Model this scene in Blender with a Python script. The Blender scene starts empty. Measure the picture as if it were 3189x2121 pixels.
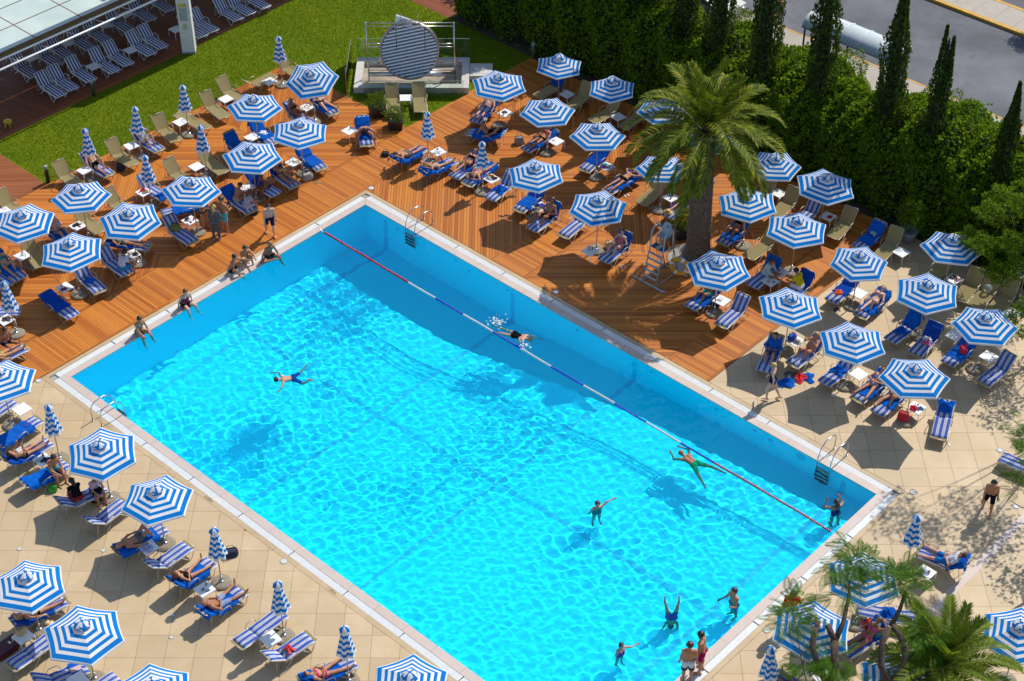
import bpy, math, random
import numpy as np
from math import sin, cos, pi, radians, sqrt, atan2, hypot
from mathutils import Vector, Matrix

random.seed(7)
RNG = np.random.default_rng(11)
SC = bpy.context.scene
COL = SC.collection

# ------------------------------------------------------------------ camera
cam = bpy.data.cameras.new('camera')
cam.sensor_width = 36.0
cam.lens = 61.68
cam.clip_start = 0.5
cam.clip_end = 600.0
cam_ob = bpy.data.objects.new('camera', cam)
COL.objects.link(cam_ob)
cam_ob.location = (6.039, -59.302, 41.779)
cam_ob.rotation_euler = (pi / 2 - 0.69128, 0, 0)
SC.camera = cam_ob

# ------------------------------------------------------------------ daylight
SUN_AZ, SUN_EL = radians(47.3), radians(48.5)
SUN_DIR = Vector((cos(SUN_AZ) * cos(SUN_EL), sin(SUN_AZ) * cos(SUN_EL), sin(SUN_EL)))
world = bpy.data.worlds.new('World')
SC.world = world
world.use_nodes = True
wn = world.node_tree
sky = wn.nodes.new('ShaderNodeTexSky')
sky.sky_type = 'NISHITA'
sky.sun_disc = False
sky.sun_elevation = SUN_EL
sky.sun_rotation = pi / 2 - SUN_AZ
sky.air_density = 1.0
sky.dust_density = 0.6
wn.links.new(sky.outputs[0], wn.nodes['Background'].inputs[0])
wn.nodes['Background'].inputs[1].default_value = 0.14
sun = bpy.data.lights.new('sun', 'SUN')
sun.energy = 4.2
sun.angle = radians(0.5)
sun.color = (1.0, 0.95, 0.86)
sun.cycles.is_caustics_light = True
sun_ob = bpy.data.objects.new('sun', sun)
COL.objects.link(sun_ob)
sun_ob.location = (30, 30, 60)
sun_ob.rotation_euler = SUN_DIR.to_track_quat('Z', 'Y').to_euler()
SC.view_settings.view_transform = 'Standard'
SC.view_settings.look = 'None'
SC.view_settings.exposure = 0.08
SC.view_settings.gamma = 1.0
SC.view_settings.use_curve_mapping = False
SC.cycles.max_bounces = 10
SC.cycles.transparent_max_bounces = 12
SC.cycles.transmission_bounces = 8
SC.cycles.diffuse_bounces = 7
SC.cycles.caustics_refractive = True
SC.cycles.caustics_reflective = True
SC.cycles.blur_glossy = 0.5
SC.cycles.sample_clamp_indirect = 6.0

# ------------------------------------------------------------------ frames
# the pool's own axes: u runs along its long far edge, v across it, (0, 0) is the far corner
PA = radians(-42.706)
PC, PS = cos(PA), sin(PA)

def Q(u, v, z=0.0):
    return Vector((u * PC - v * PS, u * PS + v * PC, z))

def UV(x, y):
    return (x * PC + y * PS, -x * PS + y * PC)

PL, PW = 25.0, 14.82          # pool length and width

# ------------------------------------------------------------------ object helpers
def link(o, parent=None):
    COL.objects.link(o)
    if parent is not None:
        o.parent = parent
    return o

def tag(o, label=None, cat=None, group=None, kind=None):
    if label: o['label'] = label
    if cat: o['category'] = cat
    if group: o['group'] = group
    if kind: o['kind'] = kind
    return o

def thing(name, label, cat, loc=(0, 0, 0), rz=0.0, group=None):
    o = bpy.data.objects.new(name, None)
    o.empty_display_size = 0.1
    o.location = loc
    o.rotation_euler = (0, 0, rz)
    link(o)
    return tag(o, label, cat, group)

def mk(name, me, parent=None, mat=None):
    o = bpy.data.objects.new(name, me)
    link(o, parent)
    if mat is not None:
        o.matrix_local = mat
    return o

class MB:
    """Collects simple shapes into one mesh."""
    def __init__(s):
        s.v, s.f, s.m = [], [], []
    def add(s, vs, fs, mi=0):
        b = len(s.v)
        s.v.extend(tuple(p) for p in vs)
        for f in fs:
            s.f.append(tuple(b + i for i in f)); s.m.append(mi)
        return s
    def box(s, x0, x1, y0, y1, z0, z1, mi=0, M=None):
        vs = [(x, y, z) for z in (z0, z1) for y in (y0, y1) for x in (x0, x1)]
        if M is not None: vs = [M @ Vector(p) for p in vs]
        return s.add(vs, [(0, 2, 3, 1), (4, 5, 7, 6), (0, 1, 5, 4), (2, 6, 7, 3), (0, 4, 6, 2), (1, 3, 7, 5)], mi)
    def tube(s, pts, r, n=6, mi=0, cap=True):
        pts = [Vector(p) for p in pts]
        rs = r if isinstance(r, (list, tuple)) else [r] * len(pts)
        vs, fs = [], []
        prev = None
        for i, p in enumerate(pts):
            d = (pts[min(i + 1, len(pts) - 1)] - pts[max(i - 1, 0)])
            d = d.normalized() if d.length > 1e-9 else Vector((0, 0, 1))
            if prev is None:
                a = d.orthogonal().normalized()
            else:
                a = prev - d * prev.dot(d)
                a = a.normalized() if a.length > 1e-6 else d.orthogonal().normalized()
            prev = a
            b = d.cross(a)
            for k in range(n):
                t = 2 * pi * k / n
                vs.append(p + (a * cos(t) + b * sin(t)) * rs[i])
        for i in range(len(pts) - 1):
            for k in range(n):
                k2 = (k + 1) % n
                fs.append((i * n + k, i * n + k2, (i + 1) * n + k2, (i + 1) * n + k))
        if cap:
            fs.append(tuple(range(n - 1, -1, -1)))
            fs.append(tuple((len(pts) - 1) * n + k for k in range(n)))
        return s.add(vs, fs, mi)
    def lathe(s, prof, n=16, mi=0, M=None, wob=None):
        vs, fs = [], []
        for i, (r, z) in enumerate(prof):
            for k in range(n):
                t = 2 * pi * k / n
                rr = r * (1 + (wob(i, k) if wob else 0))
                p = Vector((rr * cos(t), rr * sin(t), z))
                vs.append(M @ p if M is not None else p)
        for i in range(len(prof) - 1):
            for k in range(n):
                k2 = (k + 1) % n
                fs.append((i * n + k, i * n + k2, (i + 1) * n + k2, (i + 1) * n + k))
        fs.append(tuple(range(n - 1, -1, -1)))
        fs.append(tuple((len(prof) - 1) * n + k for k in range(n)))
        return s.add(vs, fs, mi)
    def ell(s, c, r, n=10, m=7, mi=0, M=None):
        c = Vector(c)
        vs, fs = [], []
        for i in range(m + 1):
            ph = -pi / 2 + pi * i / m
            for k in range(n):
                t = 2 * pi * k / n
                p = c + Vector((r[0] * cos(ph) * cos(t), r[1] * cos(ph) * sin(t), r[2] * sin(ph)))
                vs.append(M @ p if M is not None else p)
        for i in range(m):
            for k in range(n):
                k2 = (k + 1) % n
                fs.append((i * n + k, i * n + k2, (i + 1) * n + k2, (i + 1) * n + k))
        return s.add(vs, fs, mi)
    def prism(s, poly, z0, z1, mi=0):
        n = len(poly)
        vs = [(p[0], p[1], z0) for p in poly] + [(p[0], p[1], z1) for p in poly]
        fs = [tuple(range(n - 1, -1, -1)), tuple(range(n, 2 * n))]
        fs += [(k, (k + 1) % n, n + (k + 1) % n, n + k) for k in range(n)]
        return s.add(vs, fs, mi)
    def mesh(s, name, mats, smooth=False):
        me = bpy.data.meshes.new(name)
        me.from_pydata(s.v, [], s.f)
        for m in (mats if isinstance(mats, (list, tuple)) else [mats]):
            me.materials.append(m)
        if any(s.m):
            me.polygons.foreach_set('material_index', s.m)
        if smooth:
            me.polygons.foreach_set('use_smooth', [True] * len(s.f))
        me.update()
        return me
    def build(s, name, mats, parent=None, smooth=False, mat=None):
        return mk(name, s.mesh(name, mats, smooth), parent, mat)

def np_mesh(name, V, F, mats, smooth=False, mi=None):
    """mesh from numpy arrays, all faces the same size"""
    me = bpy.data.meshes.new(name)
    V = np.asarray(V, dtype=np.float32); F = np.asarray(F, dtype=np.int32)
    k = F.shape[1]
    me.vertices.add(len(V)); me.vertices.foreach_set('co', V.ravel())
    me.loops.add(F.size); me.loops.foreach_set('vertex_index', F.ravel())
    me.polygons.add(len(F))
    me.polygons.foreach_set('loop_start', np.arange(0, F.size, k, dtype=np.int32))
    me.polygons.foreach_set('loop_total', np.full(len(F), k, dtype=np.int32))
    if mi is not None: me.polygons.foreach_set('material_index', np.asarray(mi, dtype=np.int32))
    if smooth: me.polygons.foreach_set('use_smooth', np.ones(len(F), dtype=bool))
    for m in (mats if isinstance(mats, (list, tuple)) else [mats]):
        me.materials.append(m)
    me.update(calc_edges=True)
    return me

def clip(poly, a, b, c):
    """keep the part of a polygon where a*x + b*y <= c"""
    out = []
    n = len(poly)
    for i in range(n):
        p, q = poly[i], poly[(i + 1) % n]
        dp, dq = a * p[0] + b * p[1] - c, a * q[0] + b * q[1] - c
        if dp <= 0: out.append(p)
        if (dp < 0 < dq) or (dq < 0 < dp):
            t = dp / (dp - dq)
            out.append((p[0] + t * (q[0] - p[0]), p[1] + t * (q[1] - p[1])))
    return out

def clip_convex(poly, region):
    """clip to a convex counter-clockwise region"""
    n = len(region)
    for i in range(n):
        x0, y0 = region[i]; x1, y1 = region[(i + 1) % n]
        nx, ny = (y1 - y0), -(x1 - x0)
        poly = clip(poly, nx, ny, nx * x0 + ny * y0)
        if len(poly) < 3: return []
    return poly

def area(p):
    return 0.5 * abs(sum(p[i][0] * p[(i + 1) % len(p)][1] - p[(i + 1) % len(p)][0] * p[i][1] for i in range(len(p))))

CAMP = cam_ob.location.copy()
def pix(p):
    """where a point falls in the frame (0..1, 0..1) and its distance, to find which repeats show largest"""
    p = Vector(p) - CAMP
    th = 0.69128
    f = Vector((0, cos(th), -sin(th))); u = Vector((0, sin(th), cos(th)))
    d = p.dot(f)
    return 0.5 + 1.7134 * p.x / d, 0.5 + 1.7134 * (1024 / 681) * p.dot(u) / d, d

def in_view(p, m=0.02):
    x, y, d = pix(p)
    return -m < x < 1 + m and -m < y < 1 + m

# ------------------------------------------------------------------ materials
def nodes(name):
    m = bpy.data.materials.new(name)
    m.use_nodes = True
    return m, m.node_tree, m.node_tree.nodes['Principled BSDF']

def N(t, typ, **kw):
    n = t.nodes.new(typ)
    for k, v in kw.items():
        if k in n.inputs.keys(): n.inputs[k].default_value = v
        else: setattr(n, k, v)
    return n

def mix(t, fac, a, b, mode='MIX'):
    n = t.nodes.new('ShaderNodeMix'); n.data_type = 'RGBA'; n.blend_type = mode
    for s, v in ((0, fac), (6, a), (7, b)):
        if hasattr(v, 'is_linked') or hasattr(v, 'links'):
            t.links.new(v, n.inputs[s])
        else:
            n.inputs[s].default_value = v if s == 0 else (*v[:3], 1)
    return n.outputs[2]

def ramp(t, src, stops):
    r = t.nodes.new('ShaderNodeValToRGB')
    el = r.color_ramp.elements
    while len(el) < len(stops): el.new(0.5)
    for e, (p, c) in zip(el, stops):
        e.position = p; e.color = (*c[:3], 1) if not isinstance(c, float) else (c, c, c, 1)
    t.links.new(src, r.inputs[0])
    return r.outputs[0]

def coords(t, kind='Object'):
    return t.nodes.new('ShaderNodeTexCoord').outputs[kind]

def worldpos(t):
    return t.nodes.new('ShaderNodeNewGeometry').outputs['Position']

def noise(t, vec, scale, detail=3.0, rough=0.5, out='Fac'):
    n = N(t, 'ShaderNodeTexNoise', Scale=scale, Detail=detail, Roughness=rough)
    if vec is not None: t.links.new(vec, n.inputs['Vector'])
    return n.outputs[out]

def bump(t, bsdf, h, strength=0.3, dist=0.01):
    b = N(t, 'ShaderNodeBump', Strength=strength, Distance=dist)
    t.links.new(h, b.inputs['Height'])
    t.links.new(b.outputs[0], bsdf.inputs['Normal'])

def plain(name, c, rough=0.6, metal=0.0, var=0.12, scale=6.0, spec=0.5, bumps=0.0, bscale=60.0):
    """a colour with a little mottling, so no surface is perfectly flat"""
    m, t, b = nodes(name)
    b.inputs['Roughness'].default_value = rough
    b.inputs['Metallic'].default_value = metal
    b.inputs['Specular IOR Level'].default_value = spec
    if var > 0:
        f = noise(t, coords(t), scale, 4.0, 0.6)
        lo = tuple(x * (1 - var) for x in c); hi = tuple(min(1, x * (1 + var)) for x in c)
        t.links.new(ramp(t, f, [(0.3, lo), (0.7, hi)]), b.inputs['Base Color'])
    else:
        b.inputs['Base Color'].default_value = (*c, 1)
    if bumps > 0:
        bump(t, b, noise(t, coords(t), bscale, 3.0), bumps, 0.01)
    return m

def cloth(name, c, trans=0.2, var=0.1):
    """woven cloth that lets a little light through"""
    m = bpy.data.materials.new(name); m.use_nodes = True
    t = m.node_tree; t.nodes.clear()
    out = t.nodes.new('ShaderNodeOutputMaterial')
    d = N(t, 'ShaderNodeBsdfDiffuse', Roughness=0.6); tr = t.nodes.new('ShaderNodeBsdfTranslucent')
    f = noise(t, coords(t), 9.0, 3.0)
    lo = tuple(x * (1 - var) for x in c); hi = tuple(min(1, x * (1 + var)) for x in c)
    col = ramp(t, f, [(0.3, lo), (0.7, hi)])
    oi = t.nodes.new('ShaderNodeObjectInfo')
    col = mix(t, ramp(t, oi.outputs['Random'], [(0.0, 0.0), (1.0, 0.14)]), col, tuple(0.75 * x + 0.05 for x in c))
    t.links.new(col, d.inputs[0]); t.links.new(col, tr.inputs[0])
    bm = N(t, 'ShaderNodeBump', Strength=0.15, Distance=0.01)
    t.links.new(noise(t, coords(t), 40.0, 2.0), bm.inputs['Height'])
    t.links.new(bm.outputs[0], d.inputs['Normal'])
    mx = N(t, 'ShaderNodeMixShader'); mx.inputs[0].default_value = trans
    t.links.new(d.outputs[0], mx.inputs[1]); t.links.new(tr.outputs[0], mx.inputs[2])
    t.links.new(mx.outputs[0], out.inputs[0])
    return m

def island_random(t):
    """one random number for each loose piece of each object"""
    g = t.nodes.new('ShaderNodeNewGeometry'); o = t.nodes.new('ShaderNodeObjectInfo')
    a = N(t, 'ShaderNodeMath', operation='ADD')
    t.links.new(g.outputs['Random Per Island'], a.inputs[0]); t.links.new(o.outputs['Random'], a.inputs[1])
    fr = N(t, 'ShaderNodeMath', operation='FRACT'); t.links.new(a.outputs[0], fr.inputs[0])
    return fr.outputs[0]

def wood(name, cols, rough=0.5, wear=0.35):
    m, t, b = nodes(name)
    r = island_random(t)
    base = ramp(t, r, [(0.0, cols[0]), (0.35, cols[1]), (0.7, cols[2]), (1.0, cols[3])])
    p = worldpos(t)
    big = noise(t, p, 0.45, 4.0, 0.6)
    fine = noise(t, p, 22.0, 5.0, 0.7)
    c1 = mix(t, ramp(t, big, [(0.35, 0.0), (0.7, wear)]), base, cols[4])
    c2 = mix(t, ramp(t, fine, [(0.35, 0.0), (0.75, 0.3)]), c1, tuple(x * 0.55 for x in cols[1]))
    t.links.new(c2, b.inputs['Base Color'])
    b.inputs['Roughness'].default_value = rough
    b.inputs['Specular IOR Level'].default_value = 0.35
    bump(t, b, fine, 0.25, 0.01)
    return m

def leaf_mat(name, cols, trans=0.35):
    m = bpy.data.materials.new(name); m.use_nodes = True
    t = m.node_tree; t.nodes.clear()
    out = t.nodes.new('ShaderNodeOutputMaterial')
    r = island_random(t)
    col = ramp(t, r, [(i / (len(cols) - 1), c) for i, c in enumerate(cols)])
    pr = N(t, 'ShaderNodeBsdfPrincipled', Roughness=0.65); pr.inputs['Specular IOR Level'].default_value = 0.12
    tr = t.nodes.new('ShaderNodeBsdfTranslucent')
    t.links.new(col, pr.inputs['Base Color'])
    t.links.new(mix(t, 0.5, col, (0.30, 0.42, 0.02)), tr.inputs[0])
    mx = N(t, 'ShaderNodeMixShader'); mx.inputs[0].default_value = trans
    t.links.new(pr.outputs[0], mx.inputs[1]); t.links.new(tr.outputs[0], mx.inputs[2])
    t.links.new(mx.outputs[0], out.inputs[0])
    return m

def stone(name, c0, c1, stain, scale=1.3, rough=0.55, rand=0.26):
    m, t, b = nodes(name)
    p = worldpos(t)
    n1 = noise(t, p, scale, 6.0, 0.6); n2 = noise(t, p, scale * 9, 5.0, 0.65)
    r = island_random(t)
    base = mix(t, ramp(t, n1, [(0.3, 0.0), (0.7, 1.0)]), c0, c1)
    base = mix(t, ramp(t, r, [(0.0, 0.0), (1.0, rand * 2)]), base, tuple(x * 0.78 for x in c0))
    base = mix(t, ramp(t, n2, [(0.62, 0.0), (0.78, 0.5)]), base, stain)
    base = mix(t, ramp(t, noise(t, p, 0.5, 3.0), [(0.55, 0.0), (0.8, 0.35)]), base, stain)
    t.links.new(base, b.inputs['Base Color'])
    b.inputs['Roughness'].default_value = rough
    bump(t, b, n2, 0.1, 0.01)
    return m

MT = {}
MT['wood'] = wood('teak_boards', [(0.36, 0.092, 0.010), (0.54, 0.170, 0.018), (0.66, 0.235, 0.030), (0.43, 0.118, 0.012), (0.36, 0.135, 0.045)])
MT['redwood'] = wood('red_boards', [(0.26, 0.075, 0.025), (0.32, 0.10, 0.035), (0.37, 0.13, 0.045), (0.28, 0.085, 0.03), (0.22, 0.07, 0.03)])
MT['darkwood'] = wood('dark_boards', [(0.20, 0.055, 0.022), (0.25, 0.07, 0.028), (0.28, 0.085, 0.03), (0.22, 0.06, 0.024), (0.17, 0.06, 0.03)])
MT['joist'] = plain('deck_underlay', (0.05, 0.022, 0.01), 0.9)
MT['stone'] = stone('cream_limestone', (0.52, 0.38, 0.215), (0.60, 0.455, 0.28), (0.46, 0.28, 0.11))
MT['border'] = stone('honey_limestone', (0.50, 0.36, 0.20), (0.56, 0.42, 0.26), (0.44, 0.27, 0.11))
MT['coping'] = stone('pink_stone', (0.53, 0.43, 0.37), (0.58, 0.485, 0.43), (0.50, 0.36, 0.18), rand=0.08)
MT['grout'] = plain('paving_bed', (0.30, 0.235, 0.16), 0.9)
MT['grate'] = plain('white_grating', (0.78, 0.79, 0.77), 0.5, var=0.05)
MT['channel'] = plain('gutter_channel', (0.32, 0.32, 0.31), 0.8)
MT['white'] = plain('white_lacquer', (0.80, 0.81, 0.82), 0.35, var=0.03)
MT['steel'] = plain('brushed_steel', (0.62, 0.62, 0.62), 0.28, 1.0, var=0.08)
MT['alu'] = plain('aluminium_tube', (0.60, 0.58, 0.54), 0.38, 0.85, var=0.08)
MT['cream_alu'] = plain('champagne_tube', (0.52, 0.46, 0.36), 0.45, 0.5, var=0.08)
MT['concrete'] = plain('exposed_aggregate', (0.26, 0.22, 0.16), 0.9, var=0.45, scale=28.0, bumps=0.6, bscale=50.0)
MT['blue_stripe'] = cloth('blue_canopy_cloth', (0.007, 0.235, 0.66), 0.10, 0.05)
MT['white_stripe'] = cloth('white_canopy_cloth', (0.88, 0.85, 0.83), 0.10, 0.03)
MT['khaki'] = cloth('khaki_mesh', (0.42, 0.345, 0.165), 0.12, 0.06)
MT['pad_blue'] = cloth('pad_blue', (0.075, 0.135, 0.46), 0.0, 0.08)
MT['pad_navy'] = cloth('pad_navy', (0.025, 0.05, 0.24), 0.0, 0.08)
MT['pad_white'] = cloth('pad_white', (0.70, 0.69, 0.68), 0.0, 0.05)
MT['towel'] = cloth('blue_towelling', (0.008, 0.13, 0.56), 0.05, 0.22)
MT['towel2'] = cloth('royal_towelling', (0.008, 0.075, 0.42), 0.05, 0.22)
MT['black'] = plain('black_plastic', (0.015, 0.015, 0.017), 0.5)
MT['darkgrey'] = plain('dark_grey', (0.06, 0.06, 0.065), 0.6)
MT['grey'] = plain('mid_grey', (0.30, 0.31, 0.33), 0.6)
MT['bark'] = plain('bark', (0.085, 0.06, 0.042), 0.95, var=0.4, scale=12.0, bumps=0.8, bscale=25.0)
MT['trunk'] = plain('palm_bark', (0.13, 0.092, 0.062), 0.95, var=0.45, scale=9.0, bumps=0.8, bscale=30.0)
MT['trunk2'] = plain('young_palm_bark', (0.20, 0.11, 0.055), 0.95, var=0.5, scale=14.0, bumps=0.8, bscale=30.0)
MT['palm'] = leaf_mat('palm_leaf', [(0.025, 0.058, 0.004), (0.10, 0.14, 0.008), (0.26, 0.27, 0.018), (0.055, 0.09, 0.006)], 0.2)
MT['palm2'] = leaf_mat('young_palm_leaf', [(0.07, 0.13, 0.012), (0.12, 0.19, 0.015), (0.19, 0.24, 0.02), (0.10, 0.15, 0.014)], 0.3)
MT['rachis'] = plain('palm_stalk', (0.22, 0.21, 0.05), 0.6)
MT['vine'] = leaf_mat('vine_leaf', [(0.028, 0.085, 0.006), (0.075, 0.19, 0.008), (0.22, 0.34, 0.012), (0.045, 0.12, 0.007)], 0.45)
MT['cypress'] = leaf_mat('cypress_leaf', [(0.014, 0.034, 0.008), (0.028, 0.058, 0.010), (0.065, 0.105, 0.014), (0.020, 0.044, 0.010)], 0.15)
MT['feather'] = leaf_mat('feathery_leaf', [(0.020, 0.075, 0.004), (0.042, 0.125, 0.005), (0.10, 0.19, 0.007), (0.03, 0.095, 0.005)], 0.25)
MT['juniper'] = leaf_mat('juniper_leaf', [(0.04, 0.10, 0.008), (0.09, 0.18, 0.010), (0.20, 0.30, 0.016), (0.06, 0.13, 0.009)], 0.35)
MT['shrub'] = leaf_mat('shrub_leaf', [(0.05, 0.09, 0.010), (0.09, 0.15, 0.012), (0.16, 0.21, 0.02), (0.06, 0.11, 0.012)], 0.3)
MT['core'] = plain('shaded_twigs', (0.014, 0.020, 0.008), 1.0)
MT['soil'] = plain('soil', (0.07, 0.05, 0.035), 1.0)
# ------------------------------------------------------------------ ground sheets
def sheet(name, poly, z, mat, hole=None, kind='structure'):
    mb = MB()
    mb.add([(p[0], p[1], z) for p in poly], [tuple(range(len(poly)))])
    o = mb.build(name, mat)
    return tag(o, kind=kind)

def qpoly(pts):
    return [tuple(Q(*p)[:2]) for p in pts]

# earth reaching the horizon, with the pool's opening left out
mb = MB()
R_ = 400.0
e = 0.74
ring_in = [Q(-e, e), Q(-e, -PW - e), Q(PL + e, -PW - e), Q(PL + e, e)]
ring_out = [Q(-R_, R_), Q(-R_, -R_), Q(R_, -R_), Q(R_, R_)]
mb.add([(p.x, p.y, -0.06) for p in ring_in + ring_out],
       [(4, 5, 1, 0), (5, 6, 2, 1), (6, 7, 3, 2), (7, 4, 0, 3)])
tag(mb.build('ground', MT['soil']), kind='structure')

# ---- pool shell: floor falling from the shallow to the deep end, four walls
def tile_mat(name, c, c2):
    m, t, b = nodes(name)
    p = worldpos(t)
    f = noise(t, p, 1.2, 4.0, 0.6)
    t.links.new(mix(t, f, c, c2), b.inputs['Base Color'])
    b.inputs['Roughness'].default_value = 0.6
    b.inputs['Specular IOR Level'].default_value = 0.2
    return m
MT['pool'] = tile_mat('pool_mosaic', (0.014, 0.80, 0.975), (0.018, 0.82, 0.98))
MT['poolline'] = plain('pool_line_mosaic', (0.008, 0.60, 0.84), 0.6)
DEPTH = [(0, 3.0), (7, 3.0), (16, 1.7), (25, 1.2)]
def depth(u):
    for (a, da), (b, db) in zip(DEPTH, DEPTH[1:]):
        if a <= u <= b: return da + (db - da) * (u - a) / (b - a)
    return DEPTH[0][1] if u < 0 else DEPTH[-1][1]
mb = MB()
us = [d[0] for d in DEPTH]
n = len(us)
vs = [Q(u, 0, -depth(u)) for u in us] + [Q(u, -PW, -depth(u)) for u in us] + [Q(u, 0, -0.012) for u in us] + [Q(u, -PW, -0.012) for u in us]
fs = []
for i in range(n - 1):
    fs += [(i, n + i, n + i + 1, i + 1), (i, i + 1, 2 * n + i + 1, 2 * n + i), (n + i + 1, n + i, 3 * n + i, 3 * n + i + 1)]
fs += [(0, 2 * n, 3 * n, n), (n - 1, 2 * n - 1, 4 * n - 1, 3 * n - 1)]
mb.add(vs, fs)
pool = tag(mb.build('pool', MT['pool']), kind='structure')
pool.cycles.is_caustics_receiver = True
# dark mosaic lines across the floor and up the walls, one long line
def line_across(u):
    mb = MB(); w = 0.10
    for a, b in ((0, -PW),):
        d0 = depth(u)
        mb.add([Q(u - w, -0.006, -d0 + 0.008), Q(u - w, -PW, -d0 + 0.008), Q(u + w, -PW, -d0 + 0.008), Q(u + w, -0.006, -d0 + 0.008)], [(0, 1, 2, 3)])
        mb.add([Q(u - w, -0.006, -d0 + 0.008), Q(u + w, -0.006, -d0 + 0.008), Q(u + w, -0.006, -0.45), Q(u - w, -0.006, -0.45)], [(0, 1, 2, 3)])
    o = mb.build('lane_line', MT['poolline'], pool)
    o.cycles.is_caustics_receiver = True
for u in (1.16, 8.26, 14.42, 23.68):
    line_across(u)
mb = MB(); w = 0.09
pts = [0.3] + [d[0] for d in DEPTH[1:-1]] + [24.7]
for a, b in zip(pts, pts[1:]):
    mb.add([Q(a, -7.4 - w, -depth(a) + 0.012), Q(b, -7.4 - w, -depth(b) + 0.012), Q(b, -7.4 + w, -depth(b) + 0.012), Q(a, -7.4 + w, -depth(a) + 0.012)], [(0, 1, 2, 3)])
o = mb.build('lane_line', MT['poolline'], pool); o.cycles.is_caustics_receiver = True
# inlets on the far wall
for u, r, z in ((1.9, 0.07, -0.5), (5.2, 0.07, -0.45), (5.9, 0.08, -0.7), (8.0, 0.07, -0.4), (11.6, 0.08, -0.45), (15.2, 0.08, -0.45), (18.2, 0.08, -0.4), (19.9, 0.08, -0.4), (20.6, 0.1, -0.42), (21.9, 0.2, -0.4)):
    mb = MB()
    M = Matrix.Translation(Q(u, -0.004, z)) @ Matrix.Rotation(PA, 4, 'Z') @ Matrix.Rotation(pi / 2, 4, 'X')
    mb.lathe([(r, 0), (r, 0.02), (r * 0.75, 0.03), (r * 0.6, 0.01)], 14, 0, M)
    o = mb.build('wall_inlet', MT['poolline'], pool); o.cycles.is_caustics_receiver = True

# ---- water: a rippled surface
NX, NY = 680, 403
gu = np.linspace(0, PL, NX); gv = np.linspace(-PW, 0, NY)
GU, GV = np.meshgrid(gu, gv)
Z = np.zeros_like(GU)
rw = np.random.default_rng(5)
for i in range(90):
    th = rw.uniform(0, 2 * pi); lam = 0.16 * (0.62 / 0.16) ** rw.uniform(0, 1)
    k = 2 * pi / lam
    Z += 0.00195 * lam ** 2 * np.sin(k * (cos(th) * GU + sin(th) * GV) + rw.uniform(0, 6.28))
# patches of livelier and calmer water
E_ = np.zeros_like(GU)
for i in range(10):
    th = rw.uniform(0, 2 * pi); k = 2 * pi / rw.uniform(5, 12)
    E_ += np.sin(k * (cos(th) * GU + sin(th) * GV) + rw.uniform(0, 6.28))
E_ = 1.0 + 0.14 * E_ + 0.75 * (GU / PL - 0.3)
Z *= np.clip(E_, 0.45, 2.0)
# rings around the swimmers
for (su, sv, am) in ((5.9, -9.4, 0.013), (10.3, -2.06, 0.013), (19.3, -2.9, 0.013), (18.4, -6.84, 0.015), (24.35, -7.1, 0.014), (23.1, -8.6, 0.013), (23.0, -11.1, 0.015), (24.35, -1.45, 0.013)):
    rr = np.hypot(GU - su, GV - sv)
    Z += am * np.cos(rr * 2 * pi / 0.42) * np.exp(-rr / 0.55)
WZ = -0.035
X = GU * PC - GV * PS; Y = GU * PS + GV * PC
V = np.stack([X.ravel(), Y.ravel(), Z.ravel() + WZ], 1)
idx = np.arange(NX * NY).reshape(NY, NX)
F = np.stack([idx[:-1, :-1].ravel(), idx[:-1, 1:].ravel(), idx[1:, 1:].ravel(), idx[1:, :-1].ravel()], 1)
wm = bpy.data.materials.new('pool_water'); wm.use_nodes = True
t = wm.node_tree; t.nodes.clear()
out = t.nodes.new('ShaderNodeOutputMaterial')
gl = t.nodes.new('ShaderNodeBsdfGlass'); gl.inputs['IOR'].default_value = 1.33; gl.inputs['Roughness'].default_value = 0.0
gl.inputs['Color'].default_value = (0.60, 0.98, 1.0, 1)
t.links.new(gl.outputs[0], out.inputs[0])
water = mk('water', np_mesh('water', V, F, wm, smooth=True))
tag(water, kind='structure')
water.cycles.is_caustics_caster = True

# ---- coping, overflow grating and honey border, mitred round the pool
def band_slabs(parent, name, o0, o1, z0, z1, mat, length, gap):
    c = [(0, 0), (PL, 0), (PL, -PW), (0, -PW)]
    dirs = [((1, 0), (0, 1), PL), ((0, -1), (1, 0), PW), ((-1, 0), (0, -1), PL), ((0, 1), (-1, 0), PW)]
    for (cx, cy), (d, nrm, L) in zip(c, dirs):
        k = max(1, round(L / length))
        for i in range(k):
            a, b = L * i / k, L * (i + 1) / k
            def pt(s, o, first, last):
                s2 = s
                if first: s2 = -o + 0.004
                if last: s2 = L + o - 0.004
                return (cx + d[0] * s2 + nrm[0] * o, cy + d[1] * s2 + nrm[1] * o)
            g0 = 0 if i == 0 else gap / 2; g1 = 0 if i == k - 1 else gap / 2
            poly = [pt(a + g0, o0, i == 0, False), pt(b - g1, o0, False, i == k - 1), pt(b - g1, o1, False, i == k - 1), pt(a + g0, o1, i == 0, False)]
            mb = MB(); mb.prism(qpoly(poly)[::-1], z0, z1)
            mb.build(name, mat, parent)

bed = MB()
ring = [(0.0, 0.78)]
pin = [Q(-0.0, 0.0), Q(-0.0, -PW), Q(PL, -PW), Q(PL, 0.0)]
pout = [Q(-0.78, 0.78), Q(-0.78, -PW - 0.78), Q(PL + 0.78, -PW - 0.78), Q(PL + 0.78, 0.78)]
bed.add([(p.x, p.y, -0.045) for p in pin + pout], [(4, 5, 1, 0), (5, 6, 2, 1), (6, 7, 3, 2), (7, 4, 0, 3)])
surround = tag(bed.build('pool_surround', MT['channel']), kind='structure')
band_slabs(surround, 'coping_slab', -0.015, 0.295, -0.04, 0.004, MT['coping'], 1.25, 0.006)
band_slabs(surround, 'border_slab', 0.555, 0.735, -0.04, 0.0, MT['border'], 1.1, 0.006)
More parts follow.
